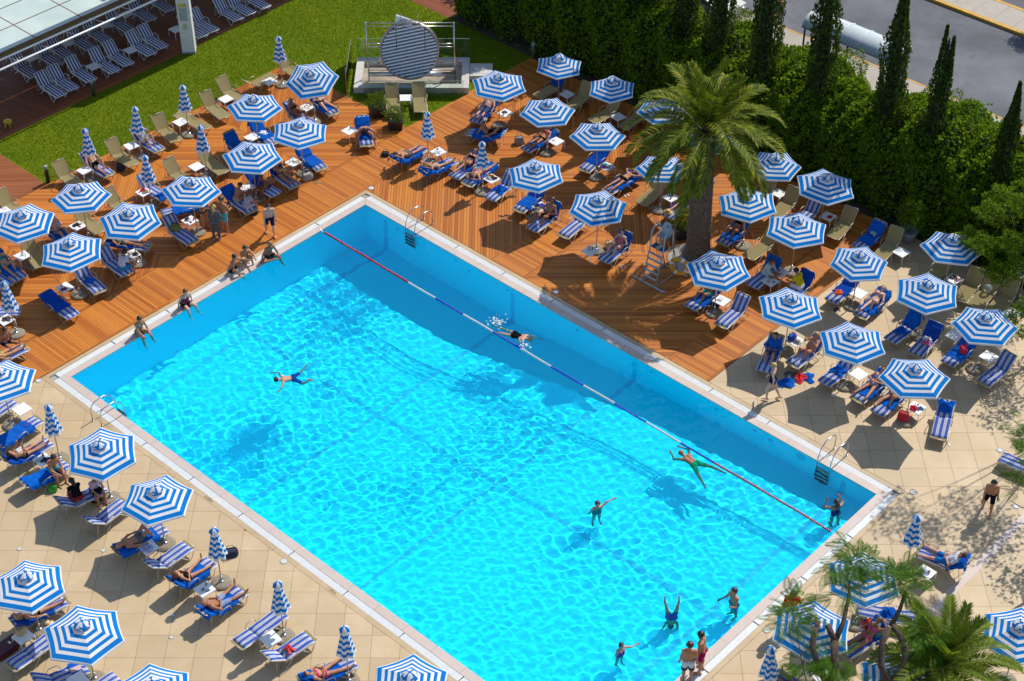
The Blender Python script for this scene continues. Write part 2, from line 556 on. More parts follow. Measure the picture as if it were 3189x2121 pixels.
# overflow grating: cross bars in panels
for (cx, cy), (d, nrm, L) in zip([(0, 0), (PL, 0), (PL, -PW), (0, -PW)], [((1, 0), (0, 1), PL), ((0, -1), (1, 0), PW), ((-1, 0), (0, -1), PL), ((0, 1), (-1, 0), PW)]):
    k = round((L + 0.6) / 2.5)
    for i in range(k):
        a, b = -0.29 + (L + 0.58) * i / k + 0.012, -0.29 + (L + 0.58) * (i + 1) / k - 0.012
        mb = MB()
        nb = int((b - a) / 0.036)
        for j in range(nb):
            s0 = a + j * 0.036; s1 = s0 + 0.027
            o0, o1 = 0.303, 0.547
            mb.prism(qpoly([(cx + d[0] * s + nrm[0] * o, cy + d[1] * s + nrm[1] * o) for s, o in ((s0, o0), (s0, o1), (s1, o1), (s1, o0))]), -0.03, -0.004)
        mb.build('grating_panel', MT['grate'], surround)
# depth marks cut in the border
def deck_text(body, u, v, size, rot):
    c = bpy.data.curves.new('depth_mark', 'FONT'); c.body = body; c.size = size; c.align_x = 'CENTER'; c.align_y = 'CENTER'
    o = bpy.data.objects.new('depth_mark', c); COL.objects.link(o)
    dg = bpy.context.evaluated_depsgraph_get()
    me = bpy.data.meshes.new_from_object(o.evaluated_get(dg)); bpy.data.objects.remove(o)
    me.materials.clear(); me.materials.append(MT['darkgrey'])
    q = mk('depth_mark', me, surround); q.location = Q(u, v, 0.004); q.rotation_euler = (0, 0, rot)
deck_text('3.00m', 8.59, -PW - 0.645, 0.17, PA)
deck_text('1.50m', 14.67, -PW - 0.645, 0.17, PA)

# ------------------------------------------------------------------ wooden decks
def boards(region, ang, width=0.118, gap=0.011):
    """strips across a convex counter-clockwise region given in world x, y"""
    c, s = cos(ang), sin(ang)
    loc = [(p[0] * c + p[1] * s, -p[0] * s + p[1] * c) for p in region]
    x0 = min(p[0] for p in loc); x1 = max(p[0] for p in loc)
    y0 = min(p[1] for p in loc); y1 = max(p[1] for p in loc)
    out = []
    y = y0
    while y < y1:
        strip = [(x0 - 1, y + gap / 2), (x1 + 1, y + gap / 2), (x1 + 1, min(y + width - gap / 2, y1)), (x0 - 1, min(y + width - gap / 2, y1))]
        p = clip_convex(strip, loc)
        if len(p) >= 3 and area(p) > 0.002:
            out.append([(a * c - b * s, a * s + b * c) for a, b in p])
        y += width
    return out

def inset(poly, g):
    cx = sum(p[0] for p in poly) / len(poly); cy = sum(p[1] for p in poly) / len(poly)
    out = []
    for p in poly:
        d = hypot(p[0] - cx, p[1] - cy)
        out.append((cx + (p[0] - cx) * (1 - g / d), cy + (p[1] - cy) * (1 - g / d)))
    return out

def rect(u0, u1, v0, v1):
    return qpoly([(u0, v0), (u1, v0), (u1, v1), (u0, v1)])

def lay(structure, polys, z0, z1, mat, limit, part='plank'):
    vis = []
    for p in polys:
        cx = sum(q[0] for q in p) / len(p); cy = sum(q[1] for q in p) / len(p)
        x, y, d = pix((cx, cy, 0))
        vis.append((area(p) / d ** 2 if (-0.03 < x < 1.03 and -0.03 < y < 1.03) else 0, p, x, y))
    keep = [v for v in vis if -0.25 < v[2] < 1.25 and -0.25 < v[3] < 1.3]
    keep.sort(key=lambda v: -v[0])
    for sc_, p, *_ in keep[:limit]:
        mb = MB(); dz = random.uniform(-0.0015, 0.0015)
        mb.prism(p, z0, z1 + dz); mb.build(part, mat, structure)
    mb = MB()
    for sc_, p, *_ in keep[limit:]:
        mb.prism(p, z0, z1 + random.uniform(-0.0015, 0.0015))
    if mb.v:
        o = mb.build(part + '_field', mat, structure); o['kind'] = 'stuff'

W_, H_ = 0.0, pi / 2
deck_boards = []
V_END = 13.35
def strip_zone(u0, u1, v0, v1):
    deck_boards.extend(boards(rect(u0 + 0.13, u1 - 0.13, v0, v1), PA))
    deck_boards.extend([[tuple(p) for p in rect(a, b, c, c2)] for a, b in ((u0, u0 + 0.06), (u0 + 0.07, u0 + 0.125), (u1 - 0.125, u1 - 0.07), (u1 - 0.06, u1)) for c, c2 in [(v0 + k * 3.3, min(v1, v0 + (k + 1) * 3.3) - 0.006) for k in range(int((v1 - v0) / 3.3) + 1)] if c2 - c > 0.1])
strip_zone(-2.90, -0.755, -19.5, V_END)
strip_zone(6.40, 8.20, 0.76, V_END)
strip_zone(15.35, 17.25, 0.76, V_END)
# squares of straight-laid boards, alternating direction, mitred where they meet
def cells(u0, u1, v0, cuts, first):
    vs = [v0] + cuts
    for i, (a, b) in enumerate(zip(vs, vs[1:])):
        deck_boards.extend(boards(inset(rect(u0, u1, a, b), 0.008), W_ if (i + first) % 2 == 0 else H_))
cells(-0.745, 6.39, 0.755, [5.0, 9.1, V_END], 1)
cells(8.21, 15.34, 0.755, [5.2, 9.3, V_END], 0)
for i, (ua, ub) in enumerate(((-10.85, -6.90), (-6.89, -2.91))):
    vv = [-19.5, -15.6, -11.7, -8.0, -4.0, 0.2, 5.25]
    cells(ua, ub, vv[0], vv[1:], i)
deck_bed = MB()
for r in (rect(-10.86, -0.75, -19.5, 5.25), rect(-2.9, 17.26, 5.25, V_END), rect(-0.75, 17.26, 0.75, 5.25)):
    deck_bed.add([(p[0], p[1], -0.03) for p in r], [(0, 1, 2, 3)])
deck = tag(deck_bed.build('wooden_deck', MT['joist']), kind='structure')
lay(deck, deck_boards, -0.028, 0.0, MT['wood'], 300)
# redder path at the end of the lawn
mb = MB(); r = rect(-15.1, -10.87, -13.0, -8.05)
mb.add([(p[0], p[1], -0.03) for p in r], [(0, 1, 2, 3)])
path = tag(mb.build('wooden_path', MT['joist']), kind='structure')
lay(path, boards(r, radians(4)), -0.028, 0.003, MT['redwood'], 60)
# shaded terrace floor
mb = MB(); r = rect(-30.0, -15.12, -16.0, 22.0)
mb.add([(p[0], p[1], -0.03) for p in r], [(0, 1, 2, 3)])
terrace = tag(mb.build('terrace_floor', MT['joist']), kind='structure')
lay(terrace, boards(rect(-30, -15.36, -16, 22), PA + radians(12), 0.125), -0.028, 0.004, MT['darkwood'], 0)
mb = MB()
for k in range(10): mb.prism(rect(-15.35, -15.13, -16 + k * 3.8, -16 + (k + 1) * 3.8 - 0.01), -0.028, 0.012)
mb.build('edge_board', MT['redwood'], terrace)
# brown path beyond the lawn
mb = MB(); r = rect(-12.0, -8.0, 13.4, 20)
mb.add([(p[0], p[1], -0.03) for p in r], [(0, 1, 2, 3)])
far_path = tag(mb.build('garden_path', MT['joist']), kind='structure')
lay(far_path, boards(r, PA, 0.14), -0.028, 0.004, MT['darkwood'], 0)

# ------------------------------------------------------------------ stone paving, tiles square to the building
def tile_grid(x0, y0, region, lim):
    xs = [p[0] for p in region]; ys = [p[1] for p in region]
    out = []
    T = 0.90
    i0 = math.floor((max(min(xs), lim[0]) - x0) / T); i1 = math.ceil((min(max(xs), lim[1]) - x0) / T)
    j0 = math.floor((max(min(ys), lim[2]) - y0) / T); j1 = math.ceil((min(max(ys), lim[3]) - y0) / T)
    g = 0.0045
    for i in range(i0, i1):
        for j in range(j0, j1):
            sq = [(x0 + i * T + g, y0 + j * T + g), (x0 + (i + 1) * T - g, y0 + j * T + g), (x0 + (i + 1) * T - g, y0 + (j + 1) * T - g), (x0 + i * T + g, y0 + (j + 1) * T - g)]
            p = clip_convex(sq, region)
            if len(p) >= 3 and area(p) > 0.004: out.append(p)
    return out
LIM = (-20, 34, -33, 10)
r1 = rect(-0.74, 60, -60, -PW - 0.745)
r2 = rect(PL + 0.745, 60, -PW - 0.74, 0.74)
r3 = rect(17.27, 60, 0.75, V_END)
tiles = tile_grid(-7.31, -20.47, r1, LIM) + tile_grid(22.94, -14.79, r2, LIM) + tile_grid(22.94, -14.79, r3, LIM)
mb = MB()
for r in (r1, r2, r3):
    mb.add([(p[0], p[1], -0.03) for p in r], [(0, 1, 2, 3)])
paving = tag(mb.build('stone_paving', MT['grout']), kind='structure')
lay(paving, tiles, -0.028, 0.0, MT['stone'], 300, 'paving_tile')
mb = MB(); mb.prism(rect(29.08, 29.36, -3.2, 12.5), -0.02, 0.005)
mb.build('drain_strip', MT['coping'], paving)

# ------------------------------------------------------------------ lawn
def lawn_mat():
    m, t, b = nodes('lawn_turf')
    p = worldpos(t)
    n1 = noise(t, p, 0.35, 4.0, 0.6); n2 = noise(t, p, 3.0, 5.0, 0.7); n3 = noise(t, p, 40.0, 4.0, 0.7)
    c = mix(t, ramp(t, n1, [(0.35, 0.0), (0.65, 1.0)]), (0.10, 0.19, 0.004), (0.19, 0.24, 0.006))
    c = mix(t, ramp(t, n2, [(0.4, 0.0), (0.75, 0.6)]), c, (0.25, 0.23, 0.012))
    c = mix(t, ramp(t, n3, [(0.35, 0.4), (0.65, 0.0)]), c, (0.045, 0.08, 0.004))
    t.links.new(c, b.inputs['Base Color'])
    b.inputs['Roughness'].default_value = 0.9
    b.inputs['Specular IOR Level'].default_value = 0.1
    bump(t, b, n3, 0.4, 0.03)
    return m
MT['lawn'] = lawn_mat()
mb = MB()
for r in (rect(-15.12, -10.86, -8.05, 13.4), rect(-10.86, -2.91, 5.26, 13.4)):
    mb.add([(p[0], p[1], 0.0) for p in r], [(0, 1, 2, 3)])
lawn = tag(mb.build('lawn', MT['lawn']), kind='structure')
# blades standing out of the turf
def blades(n):
    V = np.zeros((n, 3, 3)); k = 0
    pts = []
    while len(pts) < n:
        u = RNG.uniform(-15.1, -2.95, n); v = RNG.uniform(-8.0, 17, n)
        ok = (((u < -10.88) & (v < 13.4)) | ((v > 5.3) & (v < 13.4)))
        pts.extend(zip(u[ok], v[ok]))
    P = np.array(pts[:n])
    x = P[:, 0] * PC - P[:, 1] * PS; y = P[:, 0] * PS + P[:, 1] * PC
    a = RNG.uniform(0, 2 * pi, n); h = RNG.uniform(0.03, 0.07, n); w = RNG.uniform(0.008, 0.018, n)
    lx = RNG.normal(0, 0.025, n); ly = RNG.normal(0, 0.025, n)
    V[:, 0] = np.stack([x - w * np.cos(a), y - w * np.sin(a), np.full(n, 0.001)], 1)
    V[:, 1] = np.stack([x + w * np.cos(a), y + w * np.sin(a), np.full(n, 0.001)], 1)
    V[:, 2] = np.stack([x + lx, y + ly, h], 1)
    return V.reshape(-1, 3), np.arange(3 * n).reshape(n, 3)
MT['grass'] = leaf_mat('grass_blade', [(0.10, 0.19, 0.005), (0.15, 0.245, 0.006), (0.23, 0.28, 0.010), (0.12, 0.21, 0.006)], 0.3)
gv_, gf_ = blades(120000)
tag(mk('grass', np_mesh('grass', gv_, gf_, MT['grass'])), 'short green and yellowing grass blades of the lawn', 'grass', kind='stuff')

# ------------------------------------------------------------------ road beyond the hedge
def asphalt():
    m, t, b = nodes('worn_asphalt')
    p = worldpos(t)
    n1 = noise(t, p, 0.25, 4.0, 0.6); n2 = noise(t, p, 25.0, 4.0, 0.8)
    c = mix(t, ramp(t, n1, [(0.35, 0.0), (0.65, 1.0)]), (0.085, 0.088, 0.10), (0.165, 0.168, 0.185))
    c = mix(t, ramp(t, noise(t, p, 1.7, 5.0, 0.7), [(0.55, 0.0), (0.7, 0.5)]), c, (0.075, 0.075, 0.08))
    c = mix(t, ramp(t, n2, [(0.55, 0.0), (0.72, 0.7)]), c, (0.06, 0.058, 0.056))
    t.links.new(c, b.inputs['Base Color']); b.inputs['Roughness'].default_value = 0.85
    bump(t, b, n2, 0.4, 0.02)
    return m
MT['asphalt'] = asphalt()
MT['yellow'] = plain('yellow_paint', (0.55, 0.30, 0.03), 0.7, var=0.2)
MT['pave'] = stone('pavement_slabs', (0.34, 0.29, 0.23), (0.40, 0.35, 0.28), (0.28, 0.22, 0.15), scale=2.0)
def flat_on(name, r, z, mat):
    return tag(MB().add([(p[0], p[1], z) for p in r], [(0, 1, 2, 3)]).build(name, mat), kind='structure')
flat_on('road', rect(-40, 60, 23.5, 30.6), -0.05, MT['asphalt'])
flat_on('far_road', rect(-40, 60, 32.75, 42), -0.05, MT['asphalt'])
sw = tag(MB().prism(rect(-40, 60, 20.3, 23.42), -0.15, 0.07).build('pavement', MT['pave']), kind='structure')
MB().prism(rect(-40, 60, 23.42, 23.52), -0.15, 0.078).build('kerb', MT['yellow'], sw)
md = tag(MB().prism(rect(-40, 60, 30.85, 32.55), -0.15, 0.08).build('median_strip', MT['pave']), kind='structure')
MB().prism(rect(-40, 60, 30.6, 30.84), -0.15, 0.09).build('kerb', MT['yellow'], md)
MB().prism(rect(-40, 60, 32.56, 32.75), -0.15, 0.09).build('kerb', MT['yellow'], md)
mb = MB()
for k in range(-10, 40):
    mb.prism(rect(k * 1.1, k * 1.1 + 0.02, 30.86, 32.54), 0.0, 0.083)
mb.build('slab_joint', MT['grout'], md)['kind'] = 'stuff'
mb = MB(); mb.prism(rect(8.4, 8.46, 23.6, 30.5), -0.055, -0.045); mb.build('tar_joint', MT['darkgrey'], bpy.data.objects['road'])
OPEN_PARASOLS = [
    (-2.63, 6.3, 9, 1.18, 'tilted towards the pool at the lawn corner'),
    (-4.85, 4.17, 57, 1.2, 'over the blue-draped loungers below the khaki row'),
    (-2.74, 2.21, 33, 1.25, 'nearest the man hunched alone on his lounger'),
    (-4.52, 0.38, 54, 1.25, 'above the table with the plates of food'),
    (-6.65, -2.0, 0, 1.2, 'over the three people standing and chatting'),
    (-10.95, -2.43, 9, 1.2, 'nearest the red wooden path on the left deck'),
    (-8.73, -4.06, 54, 1.25, 'over the woman in the teal bikini lying flat'),
    (-12.84, -4.19, 30, 1.25, 'cut off by the left frame edge, upper one'),
    (-10.63, -6.04, 39, 1.27, 'over the table with the purple folder'),
    (-11.6, -13.5, 33, 1.25, 'cut by the left edge beside the pool corner'),
    (-7.47, -17.17, 42, 1.25, 'over the seated person with long black hair'),
    (-5.31, -19.29, 24, 1.2, 'over the supine man in grey trunks'),
    (-8.65, -22.99, 48, 1.2, 'over the woman hidden to the shins, left edge'),
    (-6.59, -24.92, 51, 1.25, 'beside the maroon suitcase on the stone paving'),
    (-4.18, -27.15, 45, 1.22, 'cut by the bottom edge on the left'),
    (3.12, -26.83, 27, 1.2, 'cut by the bottom edge beside the pool coping'),
    (5.48, 5.93, 39, 1.25, 'behind the man in blue checked shorts'),
    (8.1, 7.55, 24, 1.08, 'farthest back against the dark hedge'),
    (7.53, 3.8, 9, 1.2, 'over the table by the woman in red bikini top'),
    (10.32, 5.65, 24, 1.08, 'half shaded, just left of the palm crown'),
    (9.58, 1.95, 3, 1.18, 'over the table of bright clothes'),
    (6.99, -0.92, 36, 1.2, 'over the blue towelled lounger by the black sandals'),
    (9.4, -3.18, 15, 1.2, 'over the woman in the pink swimsuit'),
    (12.41, 3.87, 6, 1.13, 'mostly hidden behind the palm crown, farther one'),
    (12.1, -0.44, 57, 1.13, 'seen through the lower left palm fronds'),
    (14.26, 1.73, 39, 1.13, 'glimpsed through the right side of the palm crown'),
    (16.65, -0.27, 57, 1.08, 'at the hedge right of the palm crown'),
    (18.5, -1.71, 27, 1.25, 'at the foot of the dark cypresses'),
    (15.25, -2.92, 30, 1.25, 'with a palm frond tip hanging over it'),
    (16.98, -4.61, 18, 1.27, 'over the couple eating at the laden table'),
    (13.73, -7.2, 39, 1.25, 'in front of the palm trunk beside the lifebuoy'),
    (19.05, -6.78, 6, 1.13, 'over the stone edge by the orange cloth'),
    (16.15, -9.42, 30, 1.25, 'over the woman wrapped in the blue robe'),
    (22.72, -5.78, 48, 1.2, 'at the hedge on the far right'),
    (21.27, -8.57, 18, 1.25, 'dappled with tree shade behind the lavender bikini'),
    (22.99, -10.48, 51, 1.2, 'flecked by leaf shadows at the right edge'),
    (18.1, -11.41, 30, 1.25, 'over the crumpled towel and lavender bikini woman'),
    (19.96, -13.32, 57, 1.25, 'over the table with the red cloth and bag'),
    (16.75, -22.71, 24, 1.2, 'under the feathery branches by the pool corner'),
    (14.9, -24.73, 18, 1.27, 'in front of the man in the red shirt'),
    (17.18, -26.73, 21, 1.27, 'at the bottom edge under the forked branches'),
    (20.97, -24.97, 12, 1.18, 'at the right edge behind the small palm'),
]
FOLDED_PARASOLS = [
    (-4.36, 9.34, 'beside the khaki lounger at the lawn corner'),
    (-8.01, 5.22, 'beside the flat khaki lounger by the lawn'),
    (-9.76, 3.5, 'in front of the reader in white shorts'),
    (-11.54, 1.83, 'before the man in black trunks by the lawn'),
    (-8.76, -0.16, 'beside the table with the red cloth'),
    (-6.82, 2.08, 'beside the shaded grey-looking lounger'),
    (2.48, 3.11, 'between the prone man and the silver bikini woman'),
    (4.82, 0.85, 'behind the prone woman in hot pink'),
    (-9.57, -15.24, 'beside the woman reading on the stone paving'),
    (-3.25, -20.99, 'beside the woman in the black top'),
    (-1.03, -23.23, 'between the two empty striped loungers'),
    (1.11, -25.0, 'over the legs of the hot pink bikini woman'),
    (-12.56, -8.44, 'at the left edge beside the seated man'),
    (18.75, -20.44, 'by the dappled pavement near the man in blue shorts'),
    (13.57, -25.77, 'cut by the bottom edge near the two standing men'),
    (25.48, -6.46, 'at the far right edge by the hedge'),
]
LOUNGERS = [
    ('P1', -14.88, 8.75, -45, 'P', 52, 'N', 'at the lawn end of the shaded row'),
    ('P2', -14.44, 9.3, -45, 'P', 52, 'N', 'second from the lawn end of the shaded row'),
    ('P3', -13.77, 10.05, -45, 'P', 52, 'N', 'behind the green bollard lamp in the shade'),
    ('P4', -12.85, 10.81, -45, 'P', 52, 'N', 'right of the first front table in the shade'),
    ('P5', -12.32, 11.44, -45, 'P', 52, 'N', 'touching the front middle pair in the shade'),
    ('P6', -11.42, 12.37, -45, 'P', 52, 'N', 'right of the second front table in the shade'),
    ('P7', -10.98, 12.97, -45, 'P', 52, 'N', 'nearest left of the white pillar'),
    ('P8', -16.41, 10.42, -45, 'P', 52, 'N', 'leftmost of the rear shaded row'),
    ('P9', -15.54, 11.44, -45, 'P', 52, 'N', 'second of the rear shaded row'),
    ('P10', -15.11, 12.07, -45, 'P', 52, 'N', 'third of the rear shaded row'),
    ('P11', -14.35, 12.9, -45, 'P', 52, 'N', 'fourth of the rear shaded row'),
    ('P12', -13.72, 13.59, -45, 'P', 52, 'N', 'fifth of the rear shaded row'),
    ('P13', -12.82, 14.59, -45, 'P', 52, 'N', 'sixth of the rear shaded row'),
    ('P14', -11.91, 15.56, -45, 'P', 52, 'N', 'seventh of the rear shaded row'),
    ('P15', -11.17, 16.49, -45, 'P', 52, 'N', 'last of the rear shaded row, at the top'),
    ('P16', -9.26, 14.01, -45, 'P', 52, 'N', 'partly hidden behind the white pillar'),
    ('P17', -8.81, 14.49, -45, 'P', 52, 'N', 'just right of the white pillar'),
    ('P18', -7.79, 15.6, -45, 'P', 52, 'N', 'at the top edge beside the lawn'),
    ('P19', -7.27, 16.14, -45, 'P', 52, 'N', 'second at the top edge beside the lawn'),
    ('P20', -6.6, 16.76, -45, 'P', 52, 'N', 'cut by the top edge beside the lawn'),
    ('K1', -12.65, 1.59, -44, 'K', 55, 'N', 'beside the dark bollard at the lawn end'),
    ('S1', -11.65, 2.39, -41, 'S', 50, 'N', ''),
    ('K2', -10.74, 3.24, -44, 'K', 55, 'N', 'left of the reader in white shorts'),
    ('S2', -9.84, 4.25, -41, 'S', 50, 'N', ''),
    ('K3', -9.1, 5.17, -51, 'K', 55, 'N', 'right of the reader in white shorts'),
    ('K4', -8.11, 5.97, -39, 'K', 4, 'N', 'lying flat by the lawn'),
    ('K5', -7.27, 7.04, -51, 'K', 55, 'N', 'right of the flat khaki lounger'),
    ('K6', -6.7, 8.32, -42, 'K', 55, 'N', 'half hidden by a parasol near the lawn corner'),
    ('K7', -5.55, 8.83, 49, 'K', 40, 'N', 'turned the opposite way at the lawn corner'),
    ('K8', -4.25, 10.31, -44, 'K', 55, 'N', 'at the far corner of the lawn'),
    ('S3', -8.99, 0.67, -42, 'S', 52, 'P', 'behind the table with the red cloth'),
    ('K9', -10.22, -0.38, -42, 'K', 55, 'N', 'left of the table with the red cloth'),
    ('K10', -8.08, 1.79, -44, 'K', 55, 'N', 'left of the table under the folded parasol'),
    ('K11', -6.81, 2.69, -48, 'K', 50, 'N', 'standing in full parasol shade'),
    ('K12', -11.25, -1.54, -45, 'K', 50, 'N', 'right of the table with the black bag'),
    ('K13', -5.84, 3.84, -46, 'K', 58, 'F', 'draped with a plain blue towel on its back'),
    ('S4', -4.87, 4.92, -49, 'S', 45, 'F', 'with a crumpled white cloth on its towel'),
    ('S5', -2.48, 7.27, -50, 'S', 45, 'F', ''),
    ('S6', -3.51, 6.3, -42, 'S', 52, 'N', ''),
    ('S7', -0.39, 4.99, -79, 'S', 48, 'F', ''),
    ('S8', -2.68, 2.95, -49, 'S', 48, 'F', 'beside the grey handbag'),
    ('S9', -3.72, 1.65, -47, 'S', 48, 'B', ''),
    ('S10', -5.34, -0.18, -46, 'S', 40, 'B', ''),
    ('S11', -4.54, 1.0, -42, 'S', 48, 'F', ''),
    ('S12', -7.46, -2.3, -44, 'S', 55, 'N', 'holding the bright patterned bag'),
    ('S13', -7.08, -0.7, -157, 'S', 6, 'F', 'lying flat under a blue towel beside the chatting group'),
    ('S14', -9.46, -3.19, -10, 'S', 5, 'F', ''),
    ('S15', -9.73, -4.33, -44, 'S', 50, 'N', ''),
    ('S16', -10.49, -5.42, -48, 'S', 55, 'N', 'with a small folded blue cloth on it'),
    ('S17', -11.34, -6.99, -43, 'S', 15, 'F', 'alone with a royal blue towel by the pool corner'),
    ('S18', -12.25, -2.42, -39, 'S', 60, 'F', ''),
    ('K14', -12.96, -3.67, -57, 'K', 50, 'N', 'under the leftmost parasols beside a white table'),
    ('S19', -13.82, -4.67, -42, 'S', 52, 'F', ''),
    ('S20', -14.25, -5.21, -39, 'S', 50, 'N', 'at the left edge below the teal bikini woman'),
    ('S21', -13.75, -7.53, 4, 'S', 5, 'B', 'at the left edge behind the folded parasol'),
    ('S22', -12.75, -10.37, 44, 'S', 35, 'N', ''),
    ('K15', -14.59, -0.5, -40, 'K', 55, 'N', 'at the left edge below the red path'),
    ('S23', -12.4, -13.55, 55, 'S', 5, 'N', 'at the left edge beside the pool corner parasol'),
    ('S24', -11.29, -14.43, 53, 'S', 8, 'F', 'with the blue book lying on its towel'),
    ('S25', -10.78, -15.58, 47, 'S', 28, 'F', ''),
    ('S26', -9.93, -16.58, 46, 'S', 20, 'F', ''),
    ('S27', -8.6, -17.71, 39, 'S', 40, 'N', ''),
    ('S28', -7.52, -18.55, 54, 'S', 42, 'N', 'half under the parasol of the supine man'),
    ('S29', -6.25, -19.63, 40, 'S', 12, 'F', ''),
    ('S30', -5.21, -20.49, 49, 'S', 40, 'N', 'beside the table with the lilac towel'),
    ('S31', -4.39, -21.26, 50, 'S', 42, 'F', ''),
    ('S32', -3.24, -22.41, 48, 'S', 35, 'F', ''),
    ('S33', -1.92, -23.4, 47, 'S', 3, 'N', 'lying flat behind the white table'),
    ('S34', -0.99, -24.27, 44, 'S', 38, 'N', 'holding the red cap and black flip flops'),
    ('S35', 0.25, -25.14, 33, 'S', 22, 'F', ''),
    ('S36', -8.88, -22.69, 39, 'S', 14, 'F', ''),
    ('S37', -8.69, -24.25, 50, 'S', 4, 'N', 'under the parasol beside the maroon suitcase'),
    ('S38', -7.76, -25.25, 31, 'S', 40, 'N', 'at the bottom edge with a pink and blue towel'),
    ('S39', -6.67, -25.94, 46, 'S', 30, 'N', 'cut by the bottom edge, behind the parasol'),
    ('S41', 4.99, 6.75, -120, 'S', 28, 'F', ''),
    ('S42', 5.2, 4.58, 160, 'S', 30, 'F', ''),
    ('S43', 7.42, 4.35, -134, 'S', 22, 'F', ''),
    ('S44', 9.72, 2.9, -126, 'S', 28, 'F', 'beside the table of bright clothes'),
    ('S45', 1.46, 2.84, 47, 'S', 25, 'F', ''),
    ('S46', 2.75, 1.99, 42, 'S', 25, 'F', ''),
    ('S47', 4.3, 2.42, -126, 'S', 30, 'F', ''),
    ('S48', 4.86, 1.84, -128, 'S', 10, 'F', ''),
    ('S49', 5.81, 0.84, -126, 'S', 50, 'P', 'with a bunched towel behind the folded parasol'),
    ('S50', 6.96, -0.01, -126, 'S', 45, 'F', 'beside the black sandals'),
    ('S51', 7.59, -1.35, -130, 'S', 58, 'B', ''),
    ('S52', 8.76, -1.77, -127, 'S', 30, 'N', 'empty between the trunks man and parasol'),
    ('S53', 10.36, -3.41, -129, 'S', 62, 'B', ''),
    ('S54', 10.79, 1.22, -136, 'S', 6, 'F', ''),
    ('K16', 12.02, 0.52, -127, 'K', 45, 'N', 'half hidden by a drooping palm frond'),
    ('S55', 13.12, -0.51, -133, 'S', 45, 'F', ''),
    ('K17', 8.0, 8.65, -136, 'K', 50, 'B', 'under the farthest parasol with a blue towel'),
    ('K18', 9.22, 7.8, -125, 'K', 60, 'N', 'right of the table under the farthest parasol'),
    ('K19', 10.38, 6.6, -137, 'K', 58, 'N', 'under the half shaded parasol by the hedge'),
    ('K20', 11.59, 6.17, -130, 'K', 50, 'N', 'hidden behind the left palm fronds'),
    ('S56', 15.11, -2.31, -131, 'S', 55, 'F', ''),
    ('K21', 16.13, -3.24, -134, 'K', 50, 'N', 'in front of the woman in the black bikini'),
    ('S57', 16.03, -5.06, -131, 'S', 55, 'B', ''),
    ('S58', 17.2, -5.97, -131, 'S', 58, 'B', ''),
    ('S59', 13.63, -6.43, -135, 'S', 50, 'F', ''),
    ('S60', 14.57, -7.46, -129, 'S', 55, 'N', 'empty at the corner of the wooden deck'),
    ('K22', 16.56, 0.49, -127, 'K', 58, 'N', 'nearest the palm at the hedge'),
    ('K23', 17.37, -0.37, -127, 'K', 55, 'N', 'right of the table behind the palm'),
    ('S61', 18.19, -1.04, -128, 'S', 55, 'N', 'in the hedge shade under the cypress parasol'),
    ('K24', 19.49, -1.8, -125, 'K', 55, 'N', 'beside the table with the red flower cloth'),
    ('S62', 20.46, -2.68, -133, 'S', 50, 'F', 'in the shade with a pale cloth on its towel'),
    ('K25', 21.12, -3.16, -125, 'K', 58, 'N', 'left of the empty table at the hedge'),
    ('S63', 18.97, -5.99, -132, 'S', 40, 'F', 'with the orange cloth on its towel'),
    ('S64', 19.9, -6.94, -132, 'S', 25, 'F', ''),
    ('K26', 22.81, -4.82, -131, 'K', 58, 'N', 'left of the table with the black cloth'),
    ('K27', 23.76, -5.85, -125, 'K', 58, 'N', 'right of the table with the black cloth'),
    ('K28', 24.3, -6.25, -128, 'K', 58, 'N', 'holding the transparent beach ball'),
    ('K29', 24.94, -6.57, -128, 'K', 58, 'N', 'behind the branch at the right edge'),
    ('S65', 20.9, -8.43, -137, 'S', 52, 'B', 'with a towel pile and a towel over its back'),
    ('S66', 21.51, -9.14, -128, 'S', 48, 'B', 'with the pink cloth and white paper on it'),
    ('S67', 22.72, -9.68, -133, 'S', 42, 'F', 'with the red bag on its towel'),
    ('S68', 23.81, -10.85, -136, 'S', 52, 'N', 'dappled with shade at the right edge'),
    ('S69', 15.63, -9.88, -113, 'S', 55, 'N', ''),
    ('S70', 17.06, -9.82, -136, 'S', 48, 'N', ''),
    ('S71', 18.1, -10.81, -135, 'S', 45, 'P', 'with a heap of blue towel near its hinge'),
    ('S72', 19.11, -11.74, -135, 'S', 30, 'F', ''),
    ('S73', 19.72, -12.37, -133, 'S', 40, 'F', ''),
    ('S74', 21.23, -13.46, -109, 'S', 25, 'P', 'standing alone beside the pink flip flop'),
    ('S75', 23.78, -16.17, 144, 'S', 20, 'N', 'cut by the right edge behind the walking boy'),
    ('S76', 20.13, -20.51, 148, 'S', 42, 'B', ''),
    ('S77', 17.96, -22.71, 164, 'S', 10, 'P', 'beneath the feathery branches and parasol'),
    ('S78', 17.06, -23.55, -145, 'S', 45, 'B', ''),
    ('S79', 14.68, -25.89, 127, 'S', 15, 'F', ''),
    ('K30', 0.71, 7.69, -85, 'K', 50, 'N', 'left of the pair beneath the metal disc'),
    ('K31', 1.91, 7.76, -84, 'K', 50, 'N', 'right of the pair beneath the metal disc'),
]
